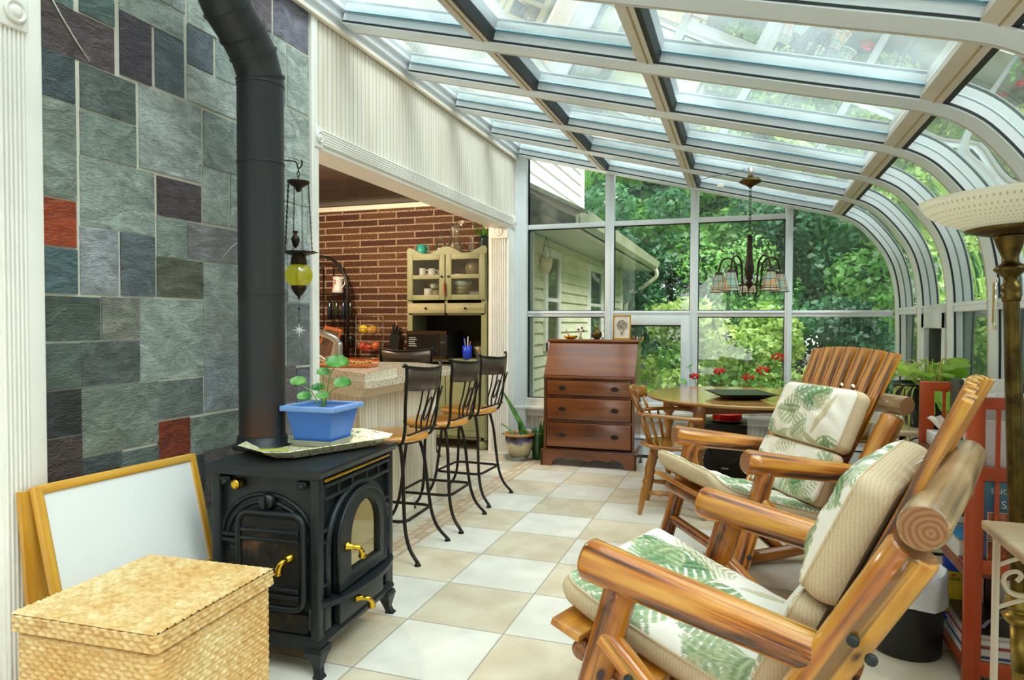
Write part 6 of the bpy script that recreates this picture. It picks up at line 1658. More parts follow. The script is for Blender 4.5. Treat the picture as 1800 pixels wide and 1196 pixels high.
for i in range(5):
    a = R(72 * i + 20); cx, cy = math.cos(a), math.sin(a)
    b = MB(); A_ = lambda r_, z: (cx * r_, cy * r_, z)
    b.tube(smoothpath([A_(.03, -.80), A_(.075, -.80), A_(.085, -.72), A_(.095, -.655), A_(.14, -.615), A_(.19, -.63), A_(.21, -.69), A_(.212, -.715)], 5), .0065, 8)
    b.tube(smoothpath([A_(.085, -.74), A_(.10, -.685), A_(.135, -.67), A_(.165, -.69), A_(.16, -.715), A_(.14, -.71)], 5), .004, 7)
    b.tube(smoothpath([A_(.075, -.80), A_(.08, -.86), A_(.06, -.885), A_(.04, -.87), A_(.05, -.855)], 5), .004, 7)
    am = b.build('arm', MAT['bronze'], ch)
    b = MB(); b.lathe([(.022, .0), (.026, -.012), (.028, -.022), (.02, -.026)], (cx * .212, cy * .212, -.71), 16); b.build('shade_holder', MAT['bronze'], am)
    b = MB(); n_ = 8; vs = []
    for r_, z in ((.030, -.728), (.054, -.835), (.062, -.852)): vs += [(cx * .212 + r_ * math.cos(2 * PI * j / n_), cy * .212 + r_ * math.sin(2 * PI * j / n_), z) for j in range(n_)]
    b.add(vs, [(k * n_ + j, k * n_ + (j + 1) % n_, k * n_ + n_ + (j + 1) % n_, k * n_ + n_ + j) for k in range(2) for j in range(n_)]); sh_ = b.build('lamp_shade', MAT['stained'], am)
    b = MB()
    for j in range(n_):
        t_ = 2 * PI * j / n_; b.tube([(cx * .212 + r_ * math.cos(t_), cy * .212 + r_ * math.sin(t_), z) for r_, z in ((.0305, -.728), (.0545, -.835), (.0625, -.852))], .0014, 5)
    for r_, z, w_ in ((.0305, -.728, .002), (.041, -.775, .0013), (.0515, -.822, .0015), (.0545, -.835, .0022), (.0628, -.852, .002)): b.tube([(cx * .212 + r_ * math.cos(2 * PI * j / n_), cy * .212 + r_ * math.sin(2 * PI * j / n_), z) for j in range(n_)], w_, 5, closed=True)
    b.build('leading', MAT['gasket'], sh_)
# track / cord across rafter near the chandelier
b = MB(); b.tube([(-.40, 5.75, 2.385), (-.05, 5.15, 2.315), (.0, 5.02, 2.30)], .003, 5); tag(b.build('lamp_cord', MAT['gasketgrey']), 'thin grey cord running along the rafter to the chandelier', 'cord')
b = MB(); b.box(-.215, -.165, 5.72, 5.76, 2.315, 2.345, bev=.004); tag(b.build('cord_clip', MAT['cream']), 'small tan block clipped under the rafter left of the chandelier', 'clip')
MAT['logX'] = wood('varnished_rocker', '#43200a', '#b36c1c', '#dca040', 0.3, 0.8, 'X', 0.6, False, 0.65)
MAT['logY'] = wood('varnished_board', '#6b350e', '#c27a20', '#e6aa48', 0.28, 0.7, 'Y', 0.6)
MAT['logpale'] = wood('worn_log', '#6b5138', '#a98a62', '#c9b492', 0.4, 0.6, 'Z', 0.3, True, 0.7, (.42, .48, .57))
MAT['bark_log'] = wood('dark_barky_log', '#3a1d0a', '#8a5220', '#c58f4c', 0.4, 1.2, 'Z', 0.4, True, 0.8)
MAT['slat'] = wood('slat_wood', '#4f260a', '#c67c1e', '#ecb04a', 0.28, 1.0, 'Z', 0.6, True, 0.35, (.425, .475, .56))
# ------------------------------------------------------------ LOG ROCKING CHAIRS
def make_rocker(loc, rz, label):
    c = thing('log_rocking_chair', label, 'rocking chair', loc, rz)
    LGm = [MAT['log'], MAT['end']]; LGd = [MAT['logdark'], MAT['end']]
    for sy in (1, -1):
        log('armrest', (.012, sy * .338, .665), (-.545, sy * .338, .586), .049, .041, LGm, c, seed=int(sy + 3), wob=.07, cham=.012)
        log('front_post', (-.088, sy * .338, .628), (.088, sy * .335, .035), .040, .036, LGd, c, seed=11 + sy, cham=.014)
        log('rear_leg', (-.045, sy * .352, .505), (-.60, sy * .340, .03), .030, .028, LGm, c, seed=21 + sy)
        log('rear_post', (-.672, sy * .345, .832), (-.335, sy * .335, .235), .047, .043, LGm, c, seed=31 + sy, wob=.04)
        log('seat_rail', (.06, sy * .29, .425), (-.47, sy * .29, .285), .028, .028, LGd, c, seed=41 + sy)
        b = MB(); pts = smoothpath([(.19, sy * .285, .062), (.05, sy * .285, .043), (-.15, sy * .285, .034), (-.36, sy * .285, .034), (-.56, sy * .285, .048), (-.72, sy * .285, .075), (-.82, sy * .285, .10)], 4)
        b.tube(pts, [.033 + .001 * math.sin(i) for i in range(len(pts))], 16); b.build('rocker', MAT['logX'], c)
        for (x, y, z) in ((.010, sy * .378, .285), (.075, sy * .374, .09), (-.13, sy * .384, .435), (-.56, sy * .372, .065), (-.585, sy * .393, .66), (-.615, sy * .393, .635)):
            b = MB(); b.lathe([(.011, 0), (.011, sy * .006), (.007, sy * .009), (.0001, sy * .009)], (x, y, z), 12, axis='y'); b.build('bolt', MAT['gasket'], c)
    log('crossbar', (-.690, .40, .885), (-.690, -.40, .885), .041, .043, [MAT['logpale'], MAT['end']], c, seed=5, wob=.05, cham=.006)
    log('stretcher', (.025, .33, .245), (.025, -.33, .245), .022, .024, LGd, c, seed=6)
    log('stretcher', (-.46, .30, .20), (-.46, -.30, .20), .022, .024, LGd, c, seed=7)
    log('seat_front_log', (.045, .315, .418), (.045, -.315, .418), .026, .028, [MAT['bark_log'], MAT['end']], c, seed=8)
    for i in range(6):
        x = .075 - .098 * i; z = .462 + .30 * (x - .05)
        b = MB(); b.box(-.043, .043, -.335 if i < 1 else -.30, .335 if i < 1 else .30, -.010, .010, bev=.004)
        M_ = Matrix.Translation((x, 0, z)) @ Matrix.Rotation(-math.atan(.30), 4, 'Y'); b.build('seat_slat', MAT['logY'], c, matrix=M_)
    rnd = random.Random(9)
    for i in range(7):
        q = i / 3 - 1; yt = q * .262; yb = q * .185
        top = Vector((-.742 + .012 * (1 - abs(q)), yt, 1.098 + .018 * (1 - q * q))); bot = Vector((-.397 + .0 * abs(q), yb, .335)); L = (top - bot).length
        b = MB(); n_ = 8; vs = []
        for k in range(n_ + 1):
            t_ = k / n_; w_ = (.026 + .013 * t_) * (1 + .03 * math.sin(t_ * 9 + i)); tt = .0105
            for (a, d) in ((-w_, -tt), (w_, -tt), (w_, tt), (-w_, tt)): vs.append((a, d, L * t_))
        b.add(vs, [(k * 4 + j, k * 4 + (j + 1) % 4, k * 4 + 4 + (j + 1) % 4, k * 4 + 4 + j) for k in range(n_) for j in range(4)] + [(3, 2, 1, 0), tuple(n_ * 4 + j for j in range(4))])
        o = b.build('back_slat', MAT['slat'], c, matrix=frame(bot, top, (1, 0, .4)))
        m_ = o.modifiers.new('bv', 'BEVEL'); m_.width = .003; m_.segments = 2; m_.limit_method = 'ANGLE'
    return c
CHA, CHB = ((-.228, 1.907, 0), R(160.5)), ((-.148, 3.218, 0), R(209.7))
make_rocker(CHA[0], CHA[1], 'log rocking chair nearest the camera, seen from its side')
make_rocker(CHB[0], CHB[1], 'log rocking chair further back, in front of the round table')

# printed fabric --------------------------------------------------
GREENS = [('#2a6242', '#8aa878'), ('#447a4e', '#a9ba8c'), ('#6b8258', '#bcc49c'), ('#94905f', '#cdc6a0'), ('#b8a77e', '#d8cdae')]
def paint(A, B_, seed, dens_=1.0):
    rg = random.Random(seed)
    base = np.array(hexc('#f3eee2')[:3]); col = np.ones(A.shape + (3,)) * base
    wv_ = (np.sin(A * 21 + 2.0 * np.sin(B_ * 13 + seed)) * np.sin(B_ * 17 + 1.5 * np.sin(A * 11))) * .5 + .5
    col = col * (1 - .05 * wv_[..., None])
    w_, h_ = A.max(), B_.max(); n = int(27 * dens_ * w_ * h_ / .27)
    used_ = []
    for i in range(n):
        kind = rg.random()
        cand = [(rg.uniform(-.03, w_), rg.uniform(-.03, h_)) for _ in range(9)]
        a0, b0 = max(cand, key=lambda q: min([math.hypot(q[0] - u[0], q[1] - u[1]) for u in used_] + [9]) if used_ else 0); used_.append((a0, b0)); th = rg.uniform(0, 6.28)
        L = rg.uniform(.13, .19) if kind < .6 else rg.uniform(.13, .22)
        dx, dy = A - a0, B_ - b0
        bend = rg.uniform(-2.2, 2.2)
        t = (dx * math.cos(th) + dy * math.sin(th)); s = (-dx * math.sin(th) + dy * math.cos(th)) + bend * t * t; t = t / L
        ok = (t > 0) & (t < 1)
        tc_ = np.clip(t, 0, 1)
        if kind < .6:                                   # monstera leaf
            wd = L * .46 * np.sin(PI * tc_ ** .7) ** .75
            fr = (t * 6.5 - np.abs(s) / L * 3.2) % 1.0
            ins = ok & (np.abs(s) < wd) & ~((fr < .30) & (np.abs(s) > .30 * wd))
            rib = np.abs(s) < .004
            rib2 = (np.abs(fr - .62) < .05)
            pal_ = GREENS[rg.choice((0, 0, 1, 2))]
        elif kind < .84:                                  # palm frond
            wd = L * .34 * np.sin(PI * (tc_ * .92 + .06)) ** .6
            fr = (t * 10 - np.abs(s) / L * 7) % 1.0
            ins = ok & (np.abs(s) < wd) & (fr > .42); rib = np.abs(s) < .003; ins = ins | (ok & rib); rib2 = fr > .93
            pal_ = GREENS[rg.choice((1, 2, 3, 3, 4))]
        else:                                            # long blade
            wd = L * .09 * np.sin(PI * tc_) ** .8; ins = ok & (np.abs(s) < wd); rib = np.abs(s) < .002; rib2 = rib
            pal_ = GREENS[rg.choice((2, 3, 4, 4))]
        d_, l_ = np.array(hexc(pal_[0])[:3]), np.array(hexc(pal_[1])[:3])
        m_ = np.clip(.5 + .5 * np.sin(s * 260 + t * 3) * .4 + (np.abs(s) / (wd + 1e-6) - .4) * .7, 0, 1)[..., None]
        c = d_ * (1 - m_) + l_ * m_
        c = np.where((rib | rib2)[..., None], c * .35 + l_ * .65, c)
        al = (ins * rg.uniform(.75, 1.0))[..., None]
        col = col * (1 - al) + c * al
    return col
def pillow(name, fn, lu, lv, T, parent, seed, edge=.72, step=.0042, tan_u=None, bulge=.012, round_p=8):
    """fn(u,v,h)->local point for u in 0..lu, v in 0..lv, h height above the base surface"""
    nu, nv = int(lu / step), int(lv / step)
    iu = np.linspace(0, lu, nu + 1); iv = np.linspace(0, lv, nv + 1); A, B_ = np.meshgrid(iu, iv, indexing='ij')
    U_, V_ = 2 * A / lu - 1, 2 * B_ / lv - 1
    crown = (1 - np.abs(U_) ** round_p) * (1 - np.abs(V_) ** round_p)
    wr = .004 * np.sin(A * 31 + 2.4 * np.sin(B_ * 19 + seed)) + .003 * np.sin(B_ * 43 + 3 * np.sin(A * 23)) 
    top = T * (edge + (1 - edge) * np.sqrt(np.clip(crown, 0, 1))) + wr * np.clip(crown * 2, 0, 1)
    inset = .012
    def corner(A, B_):                                     # rounded plan corners
        r_ = .035; x = np.abs(A - lu / 2) - (lu / 2 - r_); y = np.abs(B_ - lv / 2) - (lv / 2 - r_)
        k = np.where((x > 0) & (y > 0), r_ / np.maximum(np.hypot(x, y), r_), 1.0)
        x2 = np.where((x > 0) & (y > 0), x * k, x); y2 = np.where((x > 0) & (y > 0), y * k, y)
        return lu / 2 + np.sign(A - lu / 2) * np.where(x > 0, lu / 2 - r_ + x2, np.abs(A - lu / 2)), lv / 2 + np.sign(B_ - lv / 2) * np.where(y > 0, lv / 2 - r_ + y2, np.abs(B_ - lv / 2))
    Ac, Bc = corner(A, B_)
    P = fn(Ac, Bc, top)
    b = MB(); w_ = nv + 1
    b.add(P.reshape(-1, 3).tolist(), [(i * w_ + j, (i + 1) * w_ + j, (i + 1) * w_ + j + 1, i * w_ + j + 1) for i in range(nu) for j in range(nv)], True, 0)
    col = paint(A, B_, seed).reshape(-1, 3)
    # side band
    loop = [(i, 0) for i in range(nu)] + [(nu, j) for j in range(nv)] + [(i, nv) for i in range(nu, 0, -1)] + [(0, j) for j in range(nv, 0, -1)]
    K = 6; n = len(loop); li = np.array([p[0] for p in loop]); lj = np.array([p[1] for p in loop])
    a_, b_, tt = Ac[li, lj], Bc[li, lj], top[li, lj]
    cu_, cv_ = lu / 2, lv / 2; dd = np.hypot(a_ - cu_, b_ - cv_)
    rings = []
    for k in range(K + 1):
        f = k / K; o_ = bulge * math.sin(PI * f) - (.0 if 0 < k else 0)
        aa = a_ + (a_ - cu_) / dd * o_; bb = b_ + (b_ - cv_) / dd * o_
        rings.append(fn(aa, bb, tt * (1 - f)))
    Rg = np.stack(rings).reshape(-1, 3).tolist()
    b.add(Rg, [(k * n + i, k * n + (i + 1) % n, (k + 1) * n + (i + 1) % n, (k + 1) * n + i) for k in range(K) for i in range(n)] + [tuple(K * n + i for i in range(n))], True, 1)
    o = b.build(name, [MAT['print'], MAT['tan']], parent)
    allc = np.ones((len(b.v), 4), dtype=np.float32); allc[:len(col), :3] = col
    ca_ = o.data.color_attributes.new('Col', 'FLOAT_COLOR', 'POINT'); ca_.data.foreach_set('color', allc.ravel())
    # welt
    b = MB(); e = fn(a_, b_, tt); e = e[::3]; b.tube([Vector(p) for p in e.tolist()], .0035, 6, closed=True); b.build('piping', MAT['tan'], o)
    return o
MAT['cotton'] = plain('tie_ribbon', '#efe9dc', .8)
KB = .443 / math.hypot(1, .443); KZ = 1 / math.hypot(1, .443)      # back slope
def make_cushion(loc, rz, label, seed, curl):
    c = thing('chair_cushion', label, 'cushion', loc, rz, None)
    def seat_fn(A, B_, h):
        x = .135 - A; z = .478 + .30 * (x - .05)
        up_ = np.where(x > .02, curl * (x - .02) ** 2, 0)
        return np.stack([x - .29 * h * .9 , .268 - B_, z + .012 + h + up_ - .012 * np.sin(PI * np.clip(A / .56, 0, 1))], axis=-1)
    pillow('seat_pad', seat_fn, .56, .536, .072, c, seed)
    def back_fn(z0, thick_off=0.0, lean=0.0):
        def f(A, B_, h):
            z = z0 + A * KZ; x = -.40 - .443 * (z - .33) + .020
            return np.stack([x + h * KZ + thick_off + A * lean, .268 - B_, z + h * KB], axis=-1)
        return f
    pillow('lumbar_pad', back_fn(.43, 0.015), .235, .536, .075, c, seed + 1)
    pillow('head_pillow', back_fn(.655, 0.004), .275, .53, .115, c, seed + 2, edge=.60, round_p=3.2)
    b = MB()
    for sy in (-.05, .03):
        b.tube(smoothpath([(-.62, sy, .885), (-.66, sy + .03, .93), (-.655, sy + .07, .95), (-.64, sy + .11, .94)], 4), .006, 6, flat=(1, .3))
    b.build('tie', MAT['cotton'], c)
    return c
make_cushion(CHA[0], CHA[1], 'leaf-print cushion on the nearest rocking chair', 21, .6)
make_cushion(CHB[0], CHB[1], 'leaf-print cushion on the further rocking chair', 57, 3.2)

# ------------------------------------------------------------ TRASH CAN
t = thing('waste_bin', 'black waste bin with a white plastic liner behind the nearest rocking chair', 'waste bin', (.59, 2.90, 0))
b = MB(); b.lathe([(.0001, .002), (.118, 0), (.122, .01), (.128, .18), (.130, .27), (.126, .27), (.12, .02), (.0001, .012)], (0, 0, 0), 36)
b.tube([(.1285 * math.cos(a), .1285 * math.sin(a), .19) for a in [2 * PI * i / 36 for i in range(36)]], .0018, 5, closed=True); b.build('bin', MAT['black'], t)
b = MB(); n_ = 48; vs = []; rnd = random.Random(4)
for k, (r_, z) in enumerate(((.11, .20), (.118, .275), (.126, .312), (.131, .316), (.135, .29), (.134, .25), (.136, .215), (.137, .195))):
    for j in range(n_):
        a = 2 * PI * j / n_; w_ = (.0035 * math.sin(a * 9 + k * .7) + .002 * math.sin(a * 17 + k)) * (1 if k > 2 else .5)
        vs.append(((r_ + w_) * math.cos(a), (r_ + w_) * math.sin(a), z + .008 * math.sin(a * 3 + 1) * (1 if k > 3 else .5)))
b.add(vs, [(k * n_ + j, k * n_ + (j + 1) % n_, (k + 1) * n_ + (j + 1) % n_, (k + 1) * n_ + j) for k in range(7) for j in range(n_)], True)
b.build('liner', plain('white_bin_liner', '#e8ebee', .35, bscale=25, bstr=.6), t)

# ------------------------------------------------------------ BOOKCASE
SX0, SX1, SY0, SY1 = .712, 1.03, 2.64, 3.31
bs = thing('slatted_bookcase', 'cherry-stained open bookcase with slatted ends at the right', 'bookcase', (SX0, SY0, 0))
def L_(x, y, z): return (x - SX0, y - SY0, z)
for (ya, yb) in ((SY0, SY0 + .022), (SY1 - .022, SY1)):
    for (xa, xb) in ((SX0, SX0 + .053), (SX1 - .053, SX1)):
        b = MB(); b.box(xa - SX0, xb - SX0, ya - SY0, yb - SY0, 0, .985, bev=.004); b.build('post', MAT['cherry'], bs)
    for (za, zb) in ((.945, .985), (.705, .752), (.392, .438), (.045, .092)):
        b = MB(); b.box(.05, SX1 - SX0 - .05, ya - SY0 + .001, yb - SY0 - .001, za, zb, bev=.003); b.build('rail', MAT['cherryd'] if 0 else MAT['cherryX'], bs)
    for i in range(4):
        x = .085 + .048 * i + .0; b = MB()
        for za, zb in ((.752, .945), (.438, .705)): b.box(x, x + .012, ya - SY0 + .006, yb - SY0 - .006, za, zb)
        b.build('slat', MAT['cherry'], bs)
for z in (.058, .372, .712):
    b = MB(); b.box(0.002, SX1 - SX0 - .002, .022, SY1 - SY0 - .022, z, z + .018, bev=.003); b.build('shelf', MAT['cherryd'], bs)
MAT['inkdark'] = plain('dark_cover', '#1c1a2e', .25, 0, .5, 6)
def colm(name, c_, r_=.4, **k): return plain(name, c_, r_, **k)
def book(label, x0, x1, y0, y1, z0, z1, c_, nm='book', cat='book', grp=None, spine='z', pages=True):
    t = thing(nm, label, cat, (x0, y0, z0), 0, grp)
    dx, dy, dz = x1 - x0, y1 - y0, z1 - z0; q = .003
    b = MB()
    if spine == 'z':   # lying flat, covers top and bottom
        b.box(0, dx, 0, dy, 0, q); b.box(0, dx, 0, dy, dz - q, dz); b.box(dx - q, dx, 0, dy, 0, dz)
        b2 = MB(); b2.box(.003, dx - q, .003, dy - .003, q, dz - q)
    elif spine == 'y':           # standing, covers facing y
        b.box(0, dx, 0, q, 0, dz); b.box(0, dx, dy - q, dy, 0, dz); b.box(0, q, 0, dy, 0, dz)
        b2 = MB(); b2.box(q, dx - .003, q, dy - q, .003, dz - .003)
    b.build('cover', colm('cover_' + c_[1:] + nm[:3], c_), t)
    if pages: b2.build('pages', MAT['paper'], t)
    return t
# front-facing encyclopedia behind the near slats
e = book('blue encyclopedia standing face out behind the near slatted end of the bookcase', .77, 1.0, 2.668, 2.70, .3905, .700, '#2d4a70', 'encyclopedia', 'book', None, 'y')
m, nt, o = newmat('blue_to_plum_jacket')
tcn = nd(nt, 'ShaderNodeTexCoord'); s = nd(nt, 'ShaderNodeSeparateXYZ'); link(nt, tcn.outputs['Object'], s.inputs[0])
rp = ramp(nt, math_n(nt, 'DIVIDE', s.outputs[2], .31), [(0, '#3e4a86'), (.55, '#4a4a78'), (.8, '#3f7aa0'), (1, '#4f9ab8')]); princ(nt, o, rp.outputs[0], .25)
b = MB(); b.box(.001, .229, -.0015, -.0002, .001, .309); b.build('jacket', m, e)
MAT['whiteink'] = colm('white_ink', '#f4f4f2', .5)
def txt(par, s_, size, x, z, y=-.0025, mt='whiteink', nm='lettering', rz=0):
    M_ = Matrix.Translation((x, y, z)) @ Matrix.Rotation(rz, 4, 'Z') @ Matrix.Rotation(R(90), 4, 'X'); return text_mesh(nm, s_, size, MAT[mt], par, M_, .0004)
txt(e, 'ENCYCLOPEDIA', .026, .115, .270); txt(e, 'OF', .018, .115, .250); txt(e, 'SAILING', .036, .115, .222)
pcs = [('#b5684a', .014, .085, .117, .205), ('#8fa0b0', .09, .16, .117, .205), ('#c2a27a', .165, .222, .117, .205), ('#b0552e', .014, .085, .02, .108), ('#d8c8b0', .09, .16, .02, .108), ('#7f8fa0', .165, .222, .02, .108)]
for i, (c_, xa, xb, za, zb) in enumerate(pcs):
    b = MB(); b.box(xa - .002, xb + .002, -.0024, -.0016, za - .002, zb + .002); f_ = b.build('picture_border', MAT['whiteink'], e)
    b = MB(); b.box(xa, xb, -.0030, -.0024, za, zb); b.build('picture', plain('cover_photo_%d' % i, c_, .4, 0, .45, 45), f_)
# magazines and folders on top tier
def sheet(label, x0, x1, y, z0, z1, c_, th=.006, nm='magazine', cat='magazine', tilt=0):
    t = thing(nm, label, cat, (x0, y, z0)); b = MB(); b.box(0, x1 - x0, 0, th, 0, z1 - z0, bev=.001); b.build('cover', plain('sheet_' + c_[1:] + str(int(z1 * 1000)), c_, .45, 0, .05, 8), t); t.rotation_euler = (tilt, 0, 0); return t
sheet('white folder standing directly behind the near slats', .765, .93, 2.672, .7305, .905, '#eceaf2', nm='folder', cat='folder')
sheet('second white folder, offset to the right behind the near slats', .80, .99, 2.684, .7305, .902, '#f3f0f4', nm='folder', cat='folder')
mg = sheet('magazine with a smiling man in a dark shirt on its cover', .775, .985, 2.70, .7305, .955, '#c8c6c2')
b = MB(); b.lathe([(.0001, -.0), (.020, -.0), (.022, -.001), (.0001, -.002)], (.085, -.0005, .192), 20, axis='y'); b.ball((.085, -.001, .195), .020, 16, 10, (.82, .15, 1.1)); b.build('portrait_face', colm('portrait_skin', '#c99a80'), mg)
b = MB(); b.prism([(.05, .155), (.06, .165), (.078, .170), (.092, .170), (.11, .165), (.12, .155)], 'y', -.002, -.0005); b.build('portrait_shirt', MAT['black'], mg)
b = MB(); b.prism([(.065 + .02 + .02 * math.cos(R(a)), .205 + .013 * math.sin(R(a))) for a in range(0, 181, 20)], 'y', -.004, -.0005); b.build('portrait_hair', colm('grey_hair', '#9a9690'), mg)
sheet('tall white magazine sticking up furthest in the top tier', .83, 1.0, 2.78, .7305, .99, '#f0eef0')
sheet('off-white large catalogue standing at the back of the top tier', .80, .985, 3.02, .7305, 1.02, '#efece4', .02, 'catalogue', 'catalogue')
sheet('black-edged album beside the off-white catalogue', .785, .80, 3.02, .7305, 1.015, '#26302e', .12, 'album', 'album')
sheet('white art catalogue with small red print in the top tier', .82, 1.0, 2.88, .7305, .975, '#f2efee', .012, 'catalogue', 'catalogue')
# tissue box
t = thing('tissue_box', 'white tissue box with tissue pulled out on the top tier', 'tissue box', (.73, 3.14, .7305))
b = MB(); b.box(0, .09, 0, .12, 0, .055, bev=.003); b.build('box', MAT['paper'], t)
b = MB(); rnd = random.Random(3)
for i in range(5): leafblade(b, (.045, .06, .05), (.045 + rnd.uniform(-.04, .05), .06 + rnd.uniform(-.04, .04), .085 + .01 * i), .028, (1, .3, .2), .8)
b.build('tissue', MAT['cotton'], t)
# middle shelf: books and box
book('blue-topped cardboard box of papers on the middle shelf', .735, .86, 2.80, 3.0, .3905, .455, '#d9b98a', 'carton', 'box')
b = MB(); b.box(.738, .86, 2.81, 2.99, .4555, .459); o = b.build('blue_leaflet', colm('blue_leaflet', '#2f8fc8')); tag(o, 'bright blue leaflet lying on the cardboard box', 'leaflet')
G = 'volumes lying behind the box on the middle shelf'
for i, (c_, lb) in enumerate((('#23262e', 'black volume lying lowest behind the cardboard box'), ('#e4e2dc', 'white volume lying in the middle behind the cardboard box'), ('#39414e', 'slate blue volume lying on top behind the cardboard box'))):
    book(lb, .735, .93, 3.02, 3.22, .3905 + .034 * i, .4235 + .034 * i, c_, 'book', 'book', G)
book('red bound book lying under the near end of the cardboard box', .732, .80, 2.71, 2.795, .3905, .402, '#8a2a20', 'notebook', 'notebook')
# bottom shelf
G = 'magazines stacked on the bottom shelf'
zz = .0765
for i, (c_, th, lb) in enumerate((('#e6e6e4', .016, 'grey-white magazine at the bottom of the lowest stack'), ('#3a4a78', .006, 'thin blue-edged magazine second from the bottom'), ('#e9e6e2', .022, 'thick white magazine in the middle of the lowest stack'), ('#a83238', .006, 'thin red-edged magazine above the thick white one'), ('#cfc9bd', .022, 'thick cream-edged magazine second from the top'), ('#f0eee8', .016, 'white-edged magazine under the dark glossy cover'))):
    book(lb, .735 + .004 * i, 1.02, 2.67 + .006 * i, 2.97 + .01 * (i % 2), zz, zz + th, c_, 'magazine', 'magazine', G); zz += th + .0006
t = thing('glossy_magazine', 'dark glossy magazine with violet car-like streaks on top of the lowest stack', 'magazine', (.745, 2.69, zz))
b = MB(); b.box(0, .26, 0, .30, 0, .006); b.build('cover', MAT['inkdark'], t)
b = MB()
for i, (x, y, l, a) in enumerate(((.05, .05, .10, 60), (.09, .12, .12, 40), (.16, .08, .12, 5), (.18, .16, .10, 2), (.2, .22, .08, -4))): b.bar((x, y, .0064), (x + l * math.cos(R(a)) * .8, y + l * math.sin(R(a)) * .8, .0064), .012, .0008)
b.build('streaks', colm('violet_streaks', '#b79ac8', .3), t)
b = MB(); b.box(.725, .98, 2.99, 3.25, .0765, .079); o = b.build('paper_sheets', MAT['paper']); tag(o, 'printed loose sheets of paper on the bottom shelf under the yellow canister', 'paper')
b = MB()
for i in range(9): b.box(.03, .14 - .02 * (i % 3), .02 + .026 * i, .026 + .026 * i, 0, .0006)
q = b.build('printed_text', MAT['grey'], o, matrix=Matrix.Translation((.73, 3.0, .0791)))
for i, (c_, lb, h_) in enumerate((('#e9e7de', 'white ring binder at the back of the bottom shelf', .25), ('#3b2420', 'dark brown binder between the white ones', .24), ('#e2ded4', 'second white binder at the far right of the bottom shelf', .24))):
    sheet(lb, .86 + .035 * i, .89 + .035 * i, 3.06, .0795, .0795 + h_, c_, .18, 'binder', 'binder')
# wipes canister
t = thing('wipes_canister', 'yellow cleaning wipes canister with blue lid and base', 'canister', (.785, 3.035, .0795))
b = MB(); b.lathe([(.036, .03), (.038, .035), (.038, .20), (.034, .205)], (0, 0, 0), 30); cn = b.build('canister_body', colm('yellow_label', '#f0d210', .3), t)
b = MB(); b.lathe([(.0001, 0), (.046, 0), (.048, .008), (.046, .022), (.038, .035), (.0001, .036)], (0, 0, 0), 30); b.build('base', colm('royal_blue_plastic', '#1c49c4', .3), t)
b = MB(); b.lathe([(.038, .198), (.040, .203), (.041, .235), (.034, .252), (.0001, .254)], (0, 0, 0), 30); b.build('lid', MAT['royal'] if 'royal' in MAT else bpy.data.materials['royal_blue_plastic'], t)
txt(cn, 'IONS', .016, -.008, .165, -.0387, 'inkdark', 'lettering')
b = MB(); b.ball((-.012, -.037, .185), .009, 12, 6, (1.2, .3, .6)); b.build('red_badge', colm('badge_red', '#e06a20'), cn)
b = MB(); b.box(-.026, -.008, -.0375, -.034, .055, .085); b.build('barcode', MAT['paper'], cn)

# ------------------------------------------------------------ WHITE WROUGHT IRON TABLE
wt = thing('wrought_iron_table', 'small table with cream scrolled iron legs and pale wooden top at the right edge', 'table', (.590, 2.065, 0))
b = MB(); b.box(0, .42, -.40, 0, .695, .72, bev=.009); b.build('tabletop', MAT['lightwood'], wt)
for (x, y) in ((.028, -.03), (.39, -.03), (.028, -.37), (.39, -.37)):
    b = MB(); b.tube([(x, y, .695), (x, y, 0)], .0085, 10); b.lathe([(.014, 0), (.014, .006), (.009, .012)], (x, y, 0), 12); b.build('leg', MAT['cream'], wt)
for y in (-.03, -.37):
    b = MB()
    for sx, x0 in ((1, .028), (-1, .39)):
        b.tube(smoothpath([(x0, y, .61), (x0 + sx * .05, y, .635), (x0 + sx * .12, y, .66), (x0 + sx * .17, y, .69)], 5), .005, 7)
        b.tube(smoothpath([(x0 + sx * .045, y, .575), (x0 + sx * .055, y, .59), (x0 + sx * .045, y, .60), (x0 + sx * .022, y, .59), (x0 + sx * .018, y, .565), (x0 + sx * .04, y, .54), (x0 + sx * .085, y, .545), (x0 + sx * .13, y, .58), (x0 + sx * .17, y, .61)], 6), .0055, 7)
        b.tube(smoothpath([(x0, y, .50), (x0 + sx * .05, y, .525), (x0 + sx * .11, y, .54), (x0 + sx * .17, y, .545)], 5), .005, 7)
    b.build('scrollwork', MAT['cream'], wt)
# ------------------------------------------------------------ FLOOR LAMP
fl_ = thing('torchiere_lamp', 'antique brass floor lamp with perforated white bowl shade', 'floor lamp', (.735, 2.17, 0))
fl_.rotation_euler = (0, R(-2.4), 0)
b = MB(); b.lathe([(.0001, 0), (.14, 0), (.142, .012), (.12, .022), (.10, .035), (.05, .05), (.03, .08), (.024, .10)], (0, 0, 0), 36); b.build('base', MAT['dark_brass'], fl_)
def reeded(b, prof, n=40, depth=.06):
    vs = []
    for r_, h in prof:
        for j in range(n):
            a = 2 * PI * j / n; q = r_ * (1 - depth * (.5 + .5 * math.cos(a * n / 4))); vs.append((q * math.cos(a), q * math.sin(a), h))
    b.add(vs, [(i * n + j, i * n + (j + 1) % n, (i + 1) * n + (j + 1) % n, (i + 1) * n + j) for i in range(len(prof) - 1) for j in range(n)], False)
MAT['lt_brass'] = plain('worn_brass', '#a89248', .35, .85, .15, 30)
